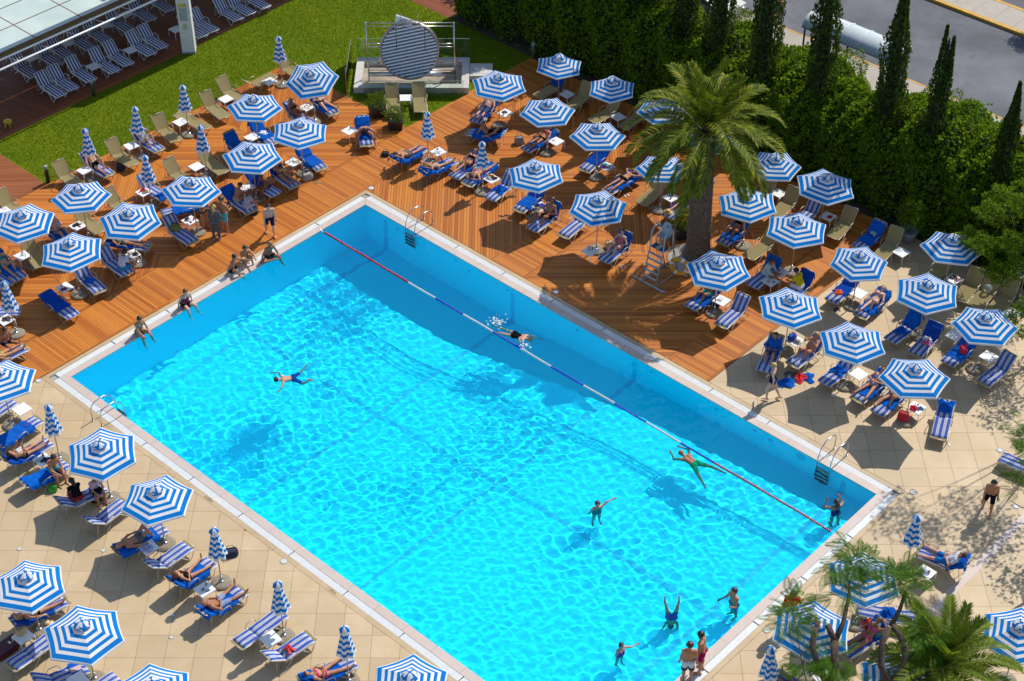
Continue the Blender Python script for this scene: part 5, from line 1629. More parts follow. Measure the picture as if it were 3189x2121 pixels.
# ------------------------------------------------------------------ who lies where
BLACK_, NAVY_, TEAL_, GREY_, WHITE_ = (0.012, 0.012, 0.014), (0.012, 0.02, 0.07), (0.01, 0.30, 0.32), (0.16, 0.17, 0.18), (0.72, 0.72, 0.72)
CYAN_, PINK_, HOT_, RED_, LAV_ = (0.02, 0.42, 0.50), (0.60, 0.16, 0.20), (0.75, 0.03, 0.22), (0.62, 0.02, 0.02), (0.42, 0.44, 0.66)
BLUE_ = (0.01, 0.12, 0.48)
def bik(c, c2=None): return [('briefs', c2 or c), ('top', c)]
ON = [
 ('S1', 'lie', 1, 1.78, 'man in black trunks with one knee raised behind a folded parasol', 'the man in black trunks by the lawn', dict(skin='pink', hair='grey', wear=[('trunks', BLACK_)])),
 ('S2', 'lie', 7, 1.72, 'person in white shorts and pale top reading by the lawn', 'the reader in white shorts', dict(skin='pink', hair='brown', wear=[('shorts', WHITE_), ('tshirt', (0.45, 0.5, 0.62))])),
 ('S5', 'lie', 5, 1.66, 'pale woman in black bikini under the tilted parasol', 'the pale black bikini woman', dict(skin='pale', hair='blonde', fem=True, stout=1.12, wear=bik(BLACK_))),
 ('S6', 'sit', 0, 1.64, 'blonde woman in dark bikini sitting by the breakfast table', 'the blonde by the breakfast table', dict(skin='brown', hair='blonde', long_hair=True, fem=True, wear=bik((0.06, 0.03, 0.03)))),
 ('S7', 'hunch', 0, 1.76, 'dark haired man hunched forward alone on a blue towel', 'the hunched man', dict(skin='tan', hair='black', wear=[('trunks', NAVY_)])),
 ('S9', 'lie', 4, 1.68, 'person with a yellow magazine hidden to the shins by a parasol', 'the yellow magazine reader', dict(skin='tan', hair='brown', fem=True, wear=bik(NAVY_))),
 ('S10', 'side_l', 1, 1.64, 'bare backed woman in bikini seated at the food table', 'the two women at the food table', dict(skin='tan', hair='brown', fem=True, wear=bik((0.5, 0.45, 0.4)))),
 ('S10', 'side_l', 2, 1.62, 'curly haired woman in light grey shirt at the food table', '', dict(skin='tan', hair='red', long_hair=True, fem=True, wear=[('tshirt', (0.42, 0.45, 0.5)), ('shorts', (0.45, 0.45, 0.5))])),
 ('S11', 'side_r', 0, 1.64, 'deeply tanned woman in black seated across a blue towel', 'the deeply tanned woman', dict(skin='dark', hair='brown', fem=True, wear=bik(BLACK_))),
 ('S14', 'lie', 8, 1.66, 'woman in teal bikini stretched flat with an arm behind her head', 'the woman in teal stretched flat', dict(skin='tan', hair='brown', long_hair=True, fem=True, wear=bik(TEAL_))),
 ('S15', 'side_l', 2, 1.74, 'man in white shirt and blue shorts seated with back turned', 'the man in white shirt', dict(skin='brown', hair='black', wear=[('tshirt', (0.62, 0.62, 0.72)), ('shorts', (0.02, 0.25, 0.5))])),
 ('S18', 'sit', 0, 1.74, 'man in grey trunks sitting in shade between two parasols', 'the man in grey shade', dict(skin='pink', hair='black', wear=[('shorts', (0.14, 0.2, 0.28))])),
 ('S19', 'lie', 1, 1.66, 'woman in teal bikini with raised knees near the left edge', 'the left edge teal bikini woman', dict(skin='pink', hair='blonde', fem=True, wear=bik(TEAL_))),
 ('S22', 'lie', 0, 1.70, 'sunbather in yellow green swimwear with long tanned legs, left edge', 'the sunbather in yellow green', dict(skin='tan', hair='brown', fem=True, wear=[('briefs', (0.35, 0.5, 0.03)), ('top', (0.35, 0.5, 0.03))])),
 ('S25', 'lie', 4, 1.66, 'woman in grey bikini lying and reading on the stone paving', 'the reading woman', dict(skin='tan', hair='black', long_hair=True, fem=True, wear=bik((0.4, 0.42, 0.45), BLACK_))),
 ('S26', 'side_r', 0, 1.76, 'man in cyan trunks seated sideways with hands clasped', 'the man in cyan trunks', dict(skin='tan', hair='black', wear=[('trunks', CYAN_)])),
 ('S27', 'side_l', 1, 1.66, 'person with long black hair seen from behind under a parasol', 'the person with long black hair', dict(skin='tan', hair='black', long_hair=True, fem=True, wear=[('tshirt', BLACK_), ('shorts', (0.35, 0.03, 0.03))])),
 ('S27', 'side_r', 2, 1.64, 'person in pale pink top half hidden under a parasol', '', dict(skin='tan', hair='black', fem=True, wear=[('tshirt', (0.6, 0.45, 0.52)), ('shorts', BLACK_)])),
 ('S29', 'lie', 2, 1.76, 'man in grey trunks lying with both knees raised', 'the grey trunks man', dict(skin='tan', hair='bald', wear=[('trunks', GREY_)])),
 ('S31', 'lie', 5, 1.66, 'woman with auburn hair in black top and cyan bikini straps', 'the auburn haired woman', dict(skin='tan', hair='red', long_hair=True, fem=True, wear=[('swimsuit', BLACK_), ('top', CYAN_)])),
 ('S32', 'lie', 5, 1.78, 'tanned man in blue and white patterned shorts, legs apart', 'the man in patterned shorts', dict(skin='brown', hair='bald', wear=[('shorts', (0.30, 0.38, 0.62))])),
 ('S35', 'lie', 5, 1.66, 'woman in hot pink bikini with a blue towel over her face', 'the hot pink bikini woman', dict(skin='tan', hair='brown', fem=True, wear=bik(HOT_))),
 ('S36', 'lie', 3, 1.66, 'woman lying mostly hidden under a parasol at the left edge', 'the woman hidden to her shins', dict(skin='tan', hair='blonde', long_hair=True, fem=True, wear=bik(BLACK_))),
 ('S41', 'lie', 0, 1.78, 'man in blue checked shorts lying by the handbag', 'the man in checked shorts', dict(skin='pink', hair='bald', stout=1.15, wear=[('shorts', (0.09, 0.13, 0.26))])),
 ('S42', 'lie', 2, 1.66, 'woman in black swimsuit with knees drawn up', 'the black swimsuit woman', dict(skin='tan', hair='black', long_hair=True, fem=True, wear=[('swimsuit', BLACK_)])),
 ('S43', 'lie', 0, 1.66, 'woman in red bikini top and black bottom lying straight', 'the red bikini top woman', dict(skin='tan', hair='brown', fem=True, wear=bik((0.65, 0.05, 0.06), BLACK_))),
 ('S45', 'prone', 1, 1.76, 'man in grey trunks lying face down with one arm on the deck', 'the face down man', dict(skin='tan', hair='black', wear=[('trunks', GREY_)])),
 ('S46', 'lie', 6, 1.66, 'blonde woman in silver bikini with one knee up', 'the silver bikini woman', dict(skin='tan', hair='blonde', fem=True, wear=bik((0.55, 0.58, 0.58)))),
 ('S47', 'lie', 1, 1.66, 'woman in small black bikini beside the hot pink sunbather', 'the small black bikini woman', dict(skin='tan', hair='brown', fem=True, wear=bik(BLACK_))),
 ('S48', 'prone_rev', 0, 1.66, 'long haired woman in hot pink lying face down, head at the foot', 'the face down woman in hot pink', dict(skin='tan', hair='brown', long_hair=True, fem=True, wear=bik(HOT_))),
 ('S51', 'sit', 3, 1.80, 'tanned man in black and teal trunks with one foot on the deck', 'the man in black and teal trunks', dict(skin='brown', hair='brown', wear=[('trunks', (0.012, 0.02, 0.024))])),
 ('S53', 'sit', 0, 1.64, 'fair woman in pink swimsuit sitting up by the jug', 'the pink swimsuit woman', dict(skin='pale', hair='red', fem=True, stout=1.08, wear=[('swimsuit', PINK_)])),
 ('S54', 'prone', 0, 1.66, 'woman in black bikini lying face down, seen from behind', 'the face down black bikini woman', dict(skin='tan', hair='red', long_hair=True, fem=True, wear=bik(BLACK_))),
 ('S55', 'lie', 1, 1.66, 'woman in red bikini half hidden by the palm trunk', 'the red bikini woman by the palm', dict(skin='tan', hair='brown', fem=True, wear=bik(RED_))),
 ('S56', 'sit', 2, 1.66, 'woman in black bikini sitting up right of the palm trunk', 'the sitting black bikini woman', dict(skin='brown', hair='brown', fem=True, wear=bik(BLACK_))),
 ('S57', 'side_l', 1, 1.66, 'woman in pale robe and sunglasses eating at the laden table', 'the woman in pale robe', dict(skin='tan', hair='brown', fem=True, wear=[('robe', (0.5, 0.56, 0.56))])),
 ('S58', 'side_r', 1, 1.74, 'man in yellow shirt eating at the laden table', 'the man in yellow shirt', dict(skin='tan', hair='black', wear=[('tshirt', (0.62, 0.52, 0.02)), ('shorts', WHITE_)])),
 ('S59', 'sit', 2, 1.74, 'man in teal trunks hidden to the waist by a parasol', 'the man in teal trunks', dict(skin='brown', hair='black', wear=[('trunks', (0.01, 0.35, 0.33))])),
 ('S64', 'lie', 1, 1.66, 'blonde woman in floral bikini and sunglasses on the stone', 'the floral bikini woman', dict(skin='pale', hair='blonde', fem=True, wear=bik((0.55, 0.35, 0.4), (0.5, 0.4, 0.35)))),
 ('S69', 'sit', 0, 1.66, 'woman wrapped in a blue robe with ankles crossed', 'the woman in the blue robe', dict(skin='tan', hair='brown', fem=True, wear=[('robe', BLUE_)])),
 ('S70', 'sit', 1, 1.66, 'woman in lilac bikini sitting up with hands at her face', 'the lilac bikini woman', dict(skin='tan', hair='blonde', fem=True, wear=bik((0.36, 0.36, 0.5), (0.45, 0.12, 0.05)))),
 ('S72', 'lie', 5, 1.68, 'woman in lavender bikini lying with legs apart', 'the lavender bikini woman', dict(skin='tan', hair='brown', fem=True, stout=1.05, wear=bik(LAV_))),
 ('S73', 'lie', 9, 1.66, 'woman in black bikini hidden to the waist by a parasol', 'the waist-hidden black bikini woman', dict(skin='tan', hair='brown', fem=True, wear=bik(BLACK_))),
 ('S76', 'lie', 5, 1.76, 'man in blue shorts and white shirt lying in dappled shade', 'the man in blue shorts', dict(skin='pink', hair='brown', wear=[('shorts', (0.02, 0.2, 0.55)), ('tshirt', (0.68, 0.68, 0.74))])),
 ('S78', 'lie', 8, 1.66, 'woman in pink bikini with a white cap under the branches', 'the pink bikini woman in a cap', dict(skin='brown', hair='brown', fem=True, wear=bik((0.65, 0.08, 0.35)))),
 ('S79', 'lie', 0, 1.70, 'sunbather at the bottom edge with only legs showing', 'the sunbather at the bottom edge', dict(skin='brown', hair='brown', wear=[('trunks', NAVY_)])),
]
short = {}
for k, kind, v, H, lab, sh, kw in ON:
    if sh: short[k] = sh
SPREAD = {}
for (key, x, y, deg, kind, ang, tw, ph) in LOUNGERS:
    if key in short: ph = 'carrying ' + short[key]
    lo = lounger(key, x, y, deg, kind, ang, ph)
    hs = hash_(key)
    M = Matrix.Translation((x, y, 0)) @ Matrix.Rotation(radians(deg), 4, 'Z')
    who = ('under ' + short[key]) if key in short else ('on the lounger ' + ph)
    if tw in 'FB':
        s0, s1, ob = {'F': (-0.62, 0.62 + 0.22 * (hs % 3) / 2, hs % 3 == 1), 'B': (-0.69, 0.05, True)}[tw]
        o = mk('towel', towel_mesh(ang, s0, s1, 0.07 + 0.05 * (hs % 3), hs, ob))
        o.matrix_world = M
        w = who.split(); lab = ('blue towel spread ' + who) if tw == 'F' else ('blue towel hung over the back ' + who)
        tag(o, ' '.join(lab.split()[:16]), 'towel', 'blue pool towels')
    if tw == 'P':
        xs = {'S3': 0.95, 'S49': 0.45, 'S71': 0.30, 'S74': -0.35, 'S77': 0.2}[key]
        a = radians(ang); z = LH + 0.06
        o = mk('towel', pile_mesh(hs, (0.5, 0.5), MT['towel'], 0.22, 'towel'))
        if xs < 0: o.matrix_world = M @ Matrix.Translation((xs * cos(a), 0, z - xs * sin(a))) @ Matrix.Rotation(a, 4, 'Y')
        else: o.matrix_world = M @ Matrix.Translation((xs, 0, z))
        tag(o, ' '.join(('crumpled blue towel ' + who).split()[:16]), 'towel', 'blue pool towels')
for k, kind, v, H, lab, sh, kw in ON:
    lo, ang, _ = L_AT[k]
    a_ = ang
    person(lab, on_lounger(kind, a_, v, H), lo.location.copy(), lo.rotation_euler.z, group='people on loungers', **kw)

# extra towels
def loose(name, me, lab, cat, loc, rz=0.0, group=None):
    o = mk(name, me); o.location = loc; o.rotation_euler = (0, 0, rz)
    return tag(o, lab, cat, group)
def on_l(key, s, y=0.0, dz=0.066):
    """a world point on a lounger's top, s along it"""
    lo, ang, _ = L_AT[key]
    p, n_ = prof_point(s, ang, dz)
    p = Vector((p.x, y, p.z))
    M = Matrix.Translation(lo.location) @ Matrix.Rotation(lo.rotation_euler.z, 4, 'Z')
    return M @ p, lo.rotation_euler.z
loose('towel', pile_mesh(91, (0.45, 0.42), MT['towel'], 0.16, 'towel'), 'blue towel heaped on the seat with a towel over its back', 'towel', on_l('S65', 0.55)[0], 0.4)
loose('towel', pile_mesh(92, (0.36, 0.30), MT['towel'], 0.13, 'towel'), 'blue towel bundled over the hot pink bikini woman\'s head', 'towel', on_l('S35', -0.55, 0, 0.19)[0], 0.4)
o = loose('folded_cloth', MB().box(-0.17, 0.17, -0.15, 0.15, 0, 0.03).box(-0.165, 0.165, -0.14, 0.14, 0.03, 0.05).mesh('folded_cloth', MT['towel']), 'small folded bright blue cloth on an empty striped lounger', 'cloth', on_l('S16', 0.35)[0], on_l('S16', 0)[1] + 0.5)

# ------------------------------------------------------------------ tables and what stands on them
TI = {}
for i, (x, y, ph) in enumerate(TABLES):
    if ph.startswith('between the khaki pair'): rz = 0.03
    elif ph == 'at the bottom edge under the branches': rz = 0.5
    else: rz = radians(45 + random.uniform(-5, 5))
    TI[ph] = table(x, y, rz, ph)
def tpos(frag, dx=0.0, dy=0.0):
    for ph, o in TI.items():
        if frag in ph:
            c, s = cos(o.rotation_euler.z), sin(o.rotation_euler.z)
            return Vector((o.location.x + dx * c - dy * s, o.location.y + dx * s + dy * c, 0.441))
    raise KeyError(frag)
MC = {}
def colm(c, r=0.6):
    if c not in MC: MC[c] = plain('item_%d' % len(MC), c, r)
    return MC[c]
GLASS = bpy.data.materials.new('clear_glass'); GLASS.use_nodes = True
_g = GLASS.node_tree; _b = _g.nodes['Principled BSDF']; _b.inputs['Transmission Weight'].default_value = 0.85; _b.inputs['Roughness'].default_value = 0.05; _b.inputs['Base Color'].default_value = (0.85, 0.93, 0.95, 1)
TUMBLER = MB().lathe([(0.028, 0), (0.036, 0.11), (0.032, 0.108), (0.025, 0.008)], 10).mesh('glass', GLASS, True)
BOTTLE = MB().lathe([(0.032, 0), (0.034, 0.02), (0.034, 0.15), (0.013, 0.19), (0.013, 0.22)], 10).mesh('bottle', GLASS, True)
CAPM = MB().lathe([(0.015, 0.22), (0.015, 0.24)], 8).mesh('cap', colm((0.05, 0.15, 0.5)))
def bottle(loc, lab):
    o = thing('bottle', lab, 'bottle', loc); mk('glass_body', BOTTLE, o); mk('cap', CAPM, o); return o
def tumbler(loc, lab, drink=None):
    o = thing('drinking_glass', lab, 'glass', loc); mk('glass_wall', TUMBLER, o)
    if drink: MB().lathe([(0.024, 0.010), (0.030, 0.085)], 10).build('drink', colm(drink, 0.2), o, True)
    return o
def plate(loc, lab, food):
    o = thing('plate', lab, 'plate', loc)
    MB().lathe([(0.06, 0), (0.11, 0.012), (0.115, 0.016), (0.10, 0.012), (0.06, 0.006)], 16).build('dish', MT['white'], o, True)
    r = random.Random(hash_(lab)); m = MB()
    for q in range(5): m.ell((r.uniform(-0.05, 0.05), r.uniform(-0.05, 0.05), 0.018), (r.uniform(0.018, 0.03), r.uniform(0.018, 0.03), 0.016), 7, 5, q % 2)
    m.build('food', [colm(food[0]), colm(food[1])], o, True)
    return o
def hat(loc, lab, c, band):
    o = thing('sun_hat', lab, 'hat', loc)
    MB().lathe([(0.20, 0.004), (0.205, 0.012), (0.10, 0.03), (0.095, 0.09), (0.07, 0.125), (0.02, 0.13)], 18, 0, None, lambda i, k: 0.04 * sin(k * 0.9) if i < 2 else 0).build('crown_and_brim', colm(c, 0.9), o, True)
    MB().lathe([(0.103, 0.032), (0.101, 0.055)], 18).build('band', colm(band), o, True)
    return o
def tote(loc, rz, lab, c, c2, size=(0.36, 0.16, 0.26), group=None):
    o = thing('bag', lab, 'bag', loc, rz, group)
    w, d, h = size; V = []; F = []; n = 16; rows = 6
    for i in range(rows):
        t = i / (rows - 1)
        for k in range(n):
            a = 2 * pi * k / n; sq = (abs(cos(a)) ** 4 + abs(sin(a)) ** 4) ** -0.25
            V.append((w / 2 * sq * cos(a) * (0.92 + 0.12 * sin(pi * t)) * (1 - 0.12 * t), d / 2 * sq * sin(a) * (1 + 0.25 * sin(pi * t)) * (1 - 0.25 * t) + 0.008 * sin(5 * a + 4 * t), h * t))
    for i in range(rows - 1):
        for k in range(n): F.append((i * n + k, i * n + (k + 1) % n, (i + 1) * n + (k + 1) % n, (i + 1) * n + k))
    m = MB().add(V, F); m.add(V[:n], [tuple(range(n - 1, -1, -1))]); m.add([(x * 0.9, y * 0.9, z - 0.02) for x, y, z in V[-n:]], [tuple(range(n))])
    m.build('bag_body', colm(c, 0.8), o, True)
    for s in (-1, 1):
        MB().tube([(-w * 0.25, s * d * 0.35, h * 0.95), (-w * 0.18, s * d * 0.4, h * 1.35), (w * 0.18, s * d * 0.4, h * 1.35), (w * 0.25, s * d * 0.35, h * 0.95)], 0.010, 5).build('handle', colm(c2, 0.7), o, True)
    return o
def magazine(loc, rz, lab, c, c2, openm=False):
    o = thing('magazine', lab, 'magazine', loc, rz)
    m = MB()
    m.add([(-0.14, -0.10, 0.004), (0, -0.10, 0.016), (0.14, -0.10, 0.004), (-0.14, 0.10, 0.004), (0, 0.10, 0.016), (0.14, 0.10, 0.004), (-0.14, -0.10, 0), (0.14, -0.10, 0), (0.14, 0.10, 0), (-0.14, 0.10, 0)],
          [(0, 1, 4, 3), (1, 2, 5, 4), (6, 9, 8, 7), (0, 6, 7, 2, 1), (3, 4, 5, 8, 9), (0, 3, 9, 6), (2, 7, 8, 5)])
    m.build('pages', colm(c), o)
    MB().add([(-0.12, -0.07, 0.0075), (-0.02, -0.07, 0.016), (-0.02, 0.06, 0.016), (-0.12, 0.06, 0.0075)], [(0, 1, 2, 3)]).build('picture', colm(c2), o)
    return o
FLIP_V = MB().prism([(0.045 * cos(a) * (1 + 0.15 * sin(a)), 0.125 * sin(a)) for a in [2 * pi * k / 12 for k in range(12)]], 0.0, 0.018)
def flip_flop(loc, rz, lab, c, c2, group):
    o = thing('flip_flop', lab, 'shoe', loc, rz, group)
    mk('sole', FLIP_V.mesh('sole', colm(c)), o)
    MB().tube([(-0.035, 0.0, 0.018), (0.0, 0.075, 0.04), (0.035, 0.0, 0.018)], 0.007, 4).build('strap', colm(c2), o)
    return o
def pair(x, y, rz, lab, c, c2, dx=0.13):
    for q, s in ((0, 'left'), (1, 'right')):
        flip_flop((x + dx * q, y + 0.05 * q, 0.001), rz + 0.25 * q, ('first ' if q == 0 else 'second ') + lab, c, c2, 'pairs of shoes on the deck')
pair(10.72, 0.62, 0.3, 'pale flip flop below the face down black bikini woman', (0.62, 0.5, 0.36), (0.5, 0.4, 0.3))
pair(10.32, -4.28, 0.5, 'pink flip flop in front of the pink swimsuit woman', (0.60, 0.40, 0.36), (0.65, 0.5, 0.48))
pair(5.62, -0.86, 1.2, 'black sandal beside the blue towelled lounger', (0.02, 0.02, 0.022), (0.03, 0.03, 0.03), 0.22)
pair(5.98, 0.50, 0.9, 'brown sandal behind the bunched towel lounger', (0.10, 0.05, 0.03), (0.07, 0.04, 0.03))
pair(18.36, -7.02, 0.4, 'dark sandal by the orange cloth lounger', (0.03, 0.03, 0.035), (0.03, 0.03, 0.03))
pair(-2.15, 1.55, 1.4, 'tan sandal beside the grey handbag', (0.42, 0.28, 0.12), (0.35, 0.22, 0.1), 0.10)
pair(-5.35, -0.05, 0.2, 'thin white sandal beside the food table lounger', (0.6, 0.6, 0.6), (0.6, 0.6, 0.6), 0.14)
flip_flop((21.27, -14.47, 0.001), 0.1, 'pink and white flip flop by the lone striped lounger', (0.7, 0.65, 0.66), (0.65, 0.2, 0.3), 'pairs of shoes on the deck')
for q, (kk, s, yy) in enumerate((('S34', 0.12, 0.06), ('S34', 0.16, -0.10))):
    p, rz = on_l(kk, s, yy); flip_flop(p, rz + 0.4 * q - 1.2, ('first' if q == 0 else 'second') + ' black flip flop lying on the striped lounger', (0.02, 0.02, 0.02), (0.05, 0.05, 0.05), 'black flip flops on a lounger')
p, rz = on_l('S34', 0.30, -0.02); loose('red_cap', pile_mesh(5, (0.24, 0.3), colm((0.65, 0.015, 0.015)), 0.10, 'red_cap'), 'bright red cloth cap on the striped lounger', 'cap', p, rz)
# bags and bundles on the floor
tote((-2.55, 1.82, 0), 0.5, 'grey handbag with white straps on the wooden deck', (0.32, 0.31, 0.29), (0.7, 0.7, 0.7), (0.5, 0.3, 0.3))
tote((-10.52, 2.52, 0), 0.4, 'navy rucksack below the khaki loungers', (0.015, 0.02, 0.045), (0.02, 0.02, 0.03), (0.36, 0.28, 0.3))
tote((19.85, -13.30, 0.10), -0.4, 'red tote bag with cream straps on a parasol base', (0.55, 0.012, 0.03), (0.5, 0.4, 0.28), (0.42, 0.24, 0.34))
tote((-9.50, -16.78, 0), 0.3, 'green bag on the paving by the cyan trunks man', (0.03, 0.35, 0.03), (0.03, 0.2, 0.03), (0.3, 0.24, 0.22))
tote((-7.95, -17.25, 0), 0.3, 'black rucksack under the lounger of the black haired person', (0.012, 0.012, 0.013), (0.02, 0.02, 0.02), (0.36, 0.26, 0.36))
tote((13.78, -6.85, 0), 0.6, 'black rucksack under the magazine table', (0.014, 0.014, 0.016), (0.02, 0.02, 0.02), (0.34, 0.26, 0.34))
tote((6.35, 4.55, 0), 0.2, 'grey patterned handbag beside the checked shorts man', (0.26, 0.26, 0.27), (0.1, 0.1, 0.1), (0.42, 0.26, 0.34))
tote((-3.10, -19.75, 0), 0.3, 'navy bag beside the folded parasol of the auburn woman', (0.015, 0.018, 0.05), (0.02, 0.02, 0.03), (0.5, 0.3, 0.22))
tote((10.15, 0.95, 0), 0.3, 'black bag under the table of bright clothes', (0.012, 0.012, 0.013), (0.02, 0.02, 0.02), (0.3, 0.24, 0.2))
tote((-4.55, -0.65, 0), 0.3, 'black bag under the food table', (0.014, 0.014, 0.016), (0.02, 0.02, 0.02), (0.4, 0.3, 0.3))
tote((0.62, 3.62, 0), 0.1, 'black bag between the prone man and silver bikini', (0.014, 0.014, 0.016), (0.02, 0.02, 0.02), (0.36, 0.26, 0.16))
p, rz = on_l('S12', 0.02, 0.0); tote(p, rz + 0.5, 'bright patterned beach bag lying on a striped lounger', (0.18, 0.20, 0.03), (0.45, 0.1, 0.03), (0.42, 0.3, 0.22))
p, rz = on_l('S67', 0.28, 0.08); tote(p, rz + 0.8, 'crimson bag on the blue towel at the right', (0.65, 0.015, 0.05), (0.5, 0.02, 0.05), (0.34, 0.24, 0.22))
loose('towel', pile_mesh(31, (0.62, 0.5), MT['towel'], 0.14, 'towel'), 'blue towel dropped on the paving by the walking woman', 'towel', (16.0, -11.25, 0.002), 0.3)
loose('towel', pile_mesh(32, (0.5, 0.4), MT['towel'], 0.12, 'towel'), 'blue towel dropped beside the red cloth on the paving', 'towel', (16.82, -10.95, 0.002), 1.3)
loose('cloth', pile_mesh(33, (0.5, 0.42), colm((0.62, 0.012, 0.015), 0.9), 0.16), 'red cloth dropped on the paving between blue towels', 'cloth', (16.52, -10.98, 0.016), 0.8)
loose('cloth', pile_mesh(34, (0.42, 0.36), colm((0.10, 0.10, 0.11), 0.9), 0.12), 'black and white cloth dropped behind the walking woman', 'cloth', (16.20, -10.85, 0.012), 0.2)
loose('towel', pile_mesh(35, (0.42, 0.4), MT['towel'], 0.30, 'towel'), 'blue towel bundle at the bottom edge by the hot pink sunbather', 'towel', (2.3, -24.75, 0.002), 0.2)
# suitcase
o = thing('suitcase', 'maroon suitcase lying flat at the left edge', 'suitcase', (-9.5, -23.75, 0), radians(48))
MB().box(-0.42, 0.42, -0.26, 0.26, 0.0, 0.20).box(-0.40, 0.40, -0.24, 0.24, 0.20, 0.225).build('shell', colm((0.075, 0.008, 0.02), 0.5), o)
MB().tube([(-0.1, -0.262, 0.1), (-0.1, -0.29, 0.1), (0.1, -0.29, 0.1), (0.1, -0.262, 0.1)], 0.011, 5).build('handle', MT['black'], o)
MB().box(0.10, 0.16, -0.06, 0.06, 0.226, 0.231).build('tag', MT['white'], o)
# on the tables
def onT(frag, dx, dy, me, name, lab, cat, rz=0.0):
    return loose(name, me, lab, cat, tpos(frag, dx, dy), rz)
RC = colm((0.65, 0.012, 0.012), 0.9); WC = colm((0.7, 0.7, 0.72), 0.9); NC = colm((0.015, 0.02, 0.05), 0.9); LC = colm((0.46, 0.46, 0.68), 0.9)
onT('red cloth and cream', 0.05, 0.08, pile_mesh(41, (0.28, 0.24), RC, 0.12), 'cloth', 'red cloth on the table beside the folded parasol', 'cloth')
tote(tpos('red cloth and cream', 0.02, -0.10), 0.4, 'flat cream bag on the red cloth table', (0.55, 0.47, 0.30), (0.4, 0.33, 0.2), (0.3, 0.12, 0.06))
onT('carrying the black bag', 0.0, 0.06, pile_mesh(42, (0.3, 0.24), colm((0.02, 0.02, 0.022), 0.9), 0.10), 'cloth', 'black bag crumpled on a white table', 'bag')
tumbler(tpos('one glass', 0.03, 0.03), 'single glass on the leftmost deck table')
o = loose('folder', MB().box(-0.12, 0.12, -0.09, 0.09, 0, 0.008).mesh('folder', colm((0.16, 0.008, 0.10))), 'purple folder on a white table', 'folder', tpos('purple folder', -0.10, -0.08), 0.6)
tumbler(tpos('purple folder', -0.05, 0.10), 'glass on the purple folder table')
onT('white cloth and red cup', -0.03, 0.10, pile_mesh(43, (0.26, 0.22), WC, 0.10), 'cloth', 'white cloth on the table of the chatting group', 'cloth')
onT('white cloth and red cup', -0.05, 0.10, pile_mesh(44, (0.16, 0.14), NC, 0.15), 'cloth', 'navy cloth on the white cloth, chatting group table', 'cloth')
loose('cup', MB().lathe([(0.03, 0), (0.045, 0.075), (0.04, 0.073), (0.026, 0.006)], 12).mesh('cup', colm((0.6, 0.01, 0.01), 0.4), True), 'red cup on the chatting group table', 'cup', tpos('white cloth and red cup', 0.17, -0.06))
loose('phone', MB().box(-0.035, 0.035, -0.07, 0.07, 0, 0.008).mesh('phone', MT['black']), 'dark phone on the chatting group table', 'phone', tpos('white cloth and red cup', -0.05, -0.12), 0.5)
bottle(tpos('two bottles', -0.10, 0.10), 'bottle on the left of the two bottles table'); bottle(tpos('two bottles', 0.08, 0.12), 'bottle on the right of the two bottles table')
onT('two bottles', 0.10, -0.08, pile_mesh(45, (0.3, 0.18), colm((0.55, 0.52, 0.38), 0.9), 0.06), 'cloth', 'pale yellow cloth on the two bottles table', 'cloth')
for q, (dx, dy, c1_, c2_) in enumerate(((-0.1, 0.08, (0.6, 0.3, 0.03), (0.5, 0.1, 0.05)), (0.08, 0.1, (0.55, 0.1, 0.08), (0.3, 0.4, 0.05)), (0.0, -0.1, (0.6, 0.55, 0.45), (0.5, 0.3, 0.1)))):
    plate(tpos('breakfast things', dx, dy), ('first', 'second', 'third')[q] + ' breakfast plate on the crowded table', (c1_, c2_))
tumbler(tpos('breakfast things', 0.18, -0.05), 'glass of juice on the breakfast table', (0.6, 0.25, 0.02))
loose('papers', MB().box(-0.08, 0.02, -0.1, 0.04, 0, 0.003).box(0.0, 0.10, -0.06, 0.08, 0.004, 0.006).mesh('papers', WC), 'loose papers on the hunched man\'s table', 'paper', tpos('with papers', -0.05, 0), 0.2)
tumbler(tpos('with papers', 0.12, 0.05), 'brown drink on the hunched man\'s table', (0.16, 0.05, 0.02))
plate(tpos('plates of food', -0.08, 0.12), 'plate of yellow fruit on the food table', ((0.65, 0.45, 0.03), (0.6, 0.35, 0.02)))
plate(tpos('plates of food', -0.05, -0.12), 'plate of red and brown food on the food table', ((0.35, 0.08, 0.02), (0.5, 0.15, 0.02)))
onT('behind the man in the white shirt', 0.0, 0.05, pile_mesh(46, (0.28, 0.2), colm((0.55, 0.5, 0.38), 0.9), 0.07), 'cloth', 'beige cloth on the white shirt man\'s table', 'cloth')
onT('behind the man in the white shirt', 0.12, -0.1, pile_mesh(47, (0.2, 0.2), colm((0.03, 0.03, 0.03), 0.9), 0.12), 'cloth', 'dark bag on the white shirt man\'s table', 'bag')
onT('left edge with a dark bag', 0.05, 0.0, pile_mesh(48, (0.34, 0.26), colm((0.10, 0.06, 0.07), 0.9), 0.10), 'bag', 'dark purple bag on the left edge table', 'bag')
p, rz = on_l('S24', 0.62); o = loose('book', MB().box(-0.12, 0.12, -0.08, 0.08, 0, 0.02).mesh('book', colm((0.02, 0.03, 0.30))), 'dark blue book lying on a blue towel', 'book', p, rz + 0.3)
loose('book', MB().box(-0.10, 0.10, -0.07, 0.07, 0, 0.03).mesh('book', colm((0.35, 0.42, 0.42))), 'grey book on the reading woman\'s table', 'book', tpos('book and a navy', -0.14, 0.05), 0.4)
onT('book and a navy', 0.06, -0.14, pile_mesh(49, (0.34, 0.26), NC, 0.08), 'cloth', 'navy cloth on the reading woman\'s table', 'cloth')
tumbler(tpos('book and a navy', 0.10, 0.12), 'glass on the reading woman\'s table', (0.2, 0.3, 0.05))
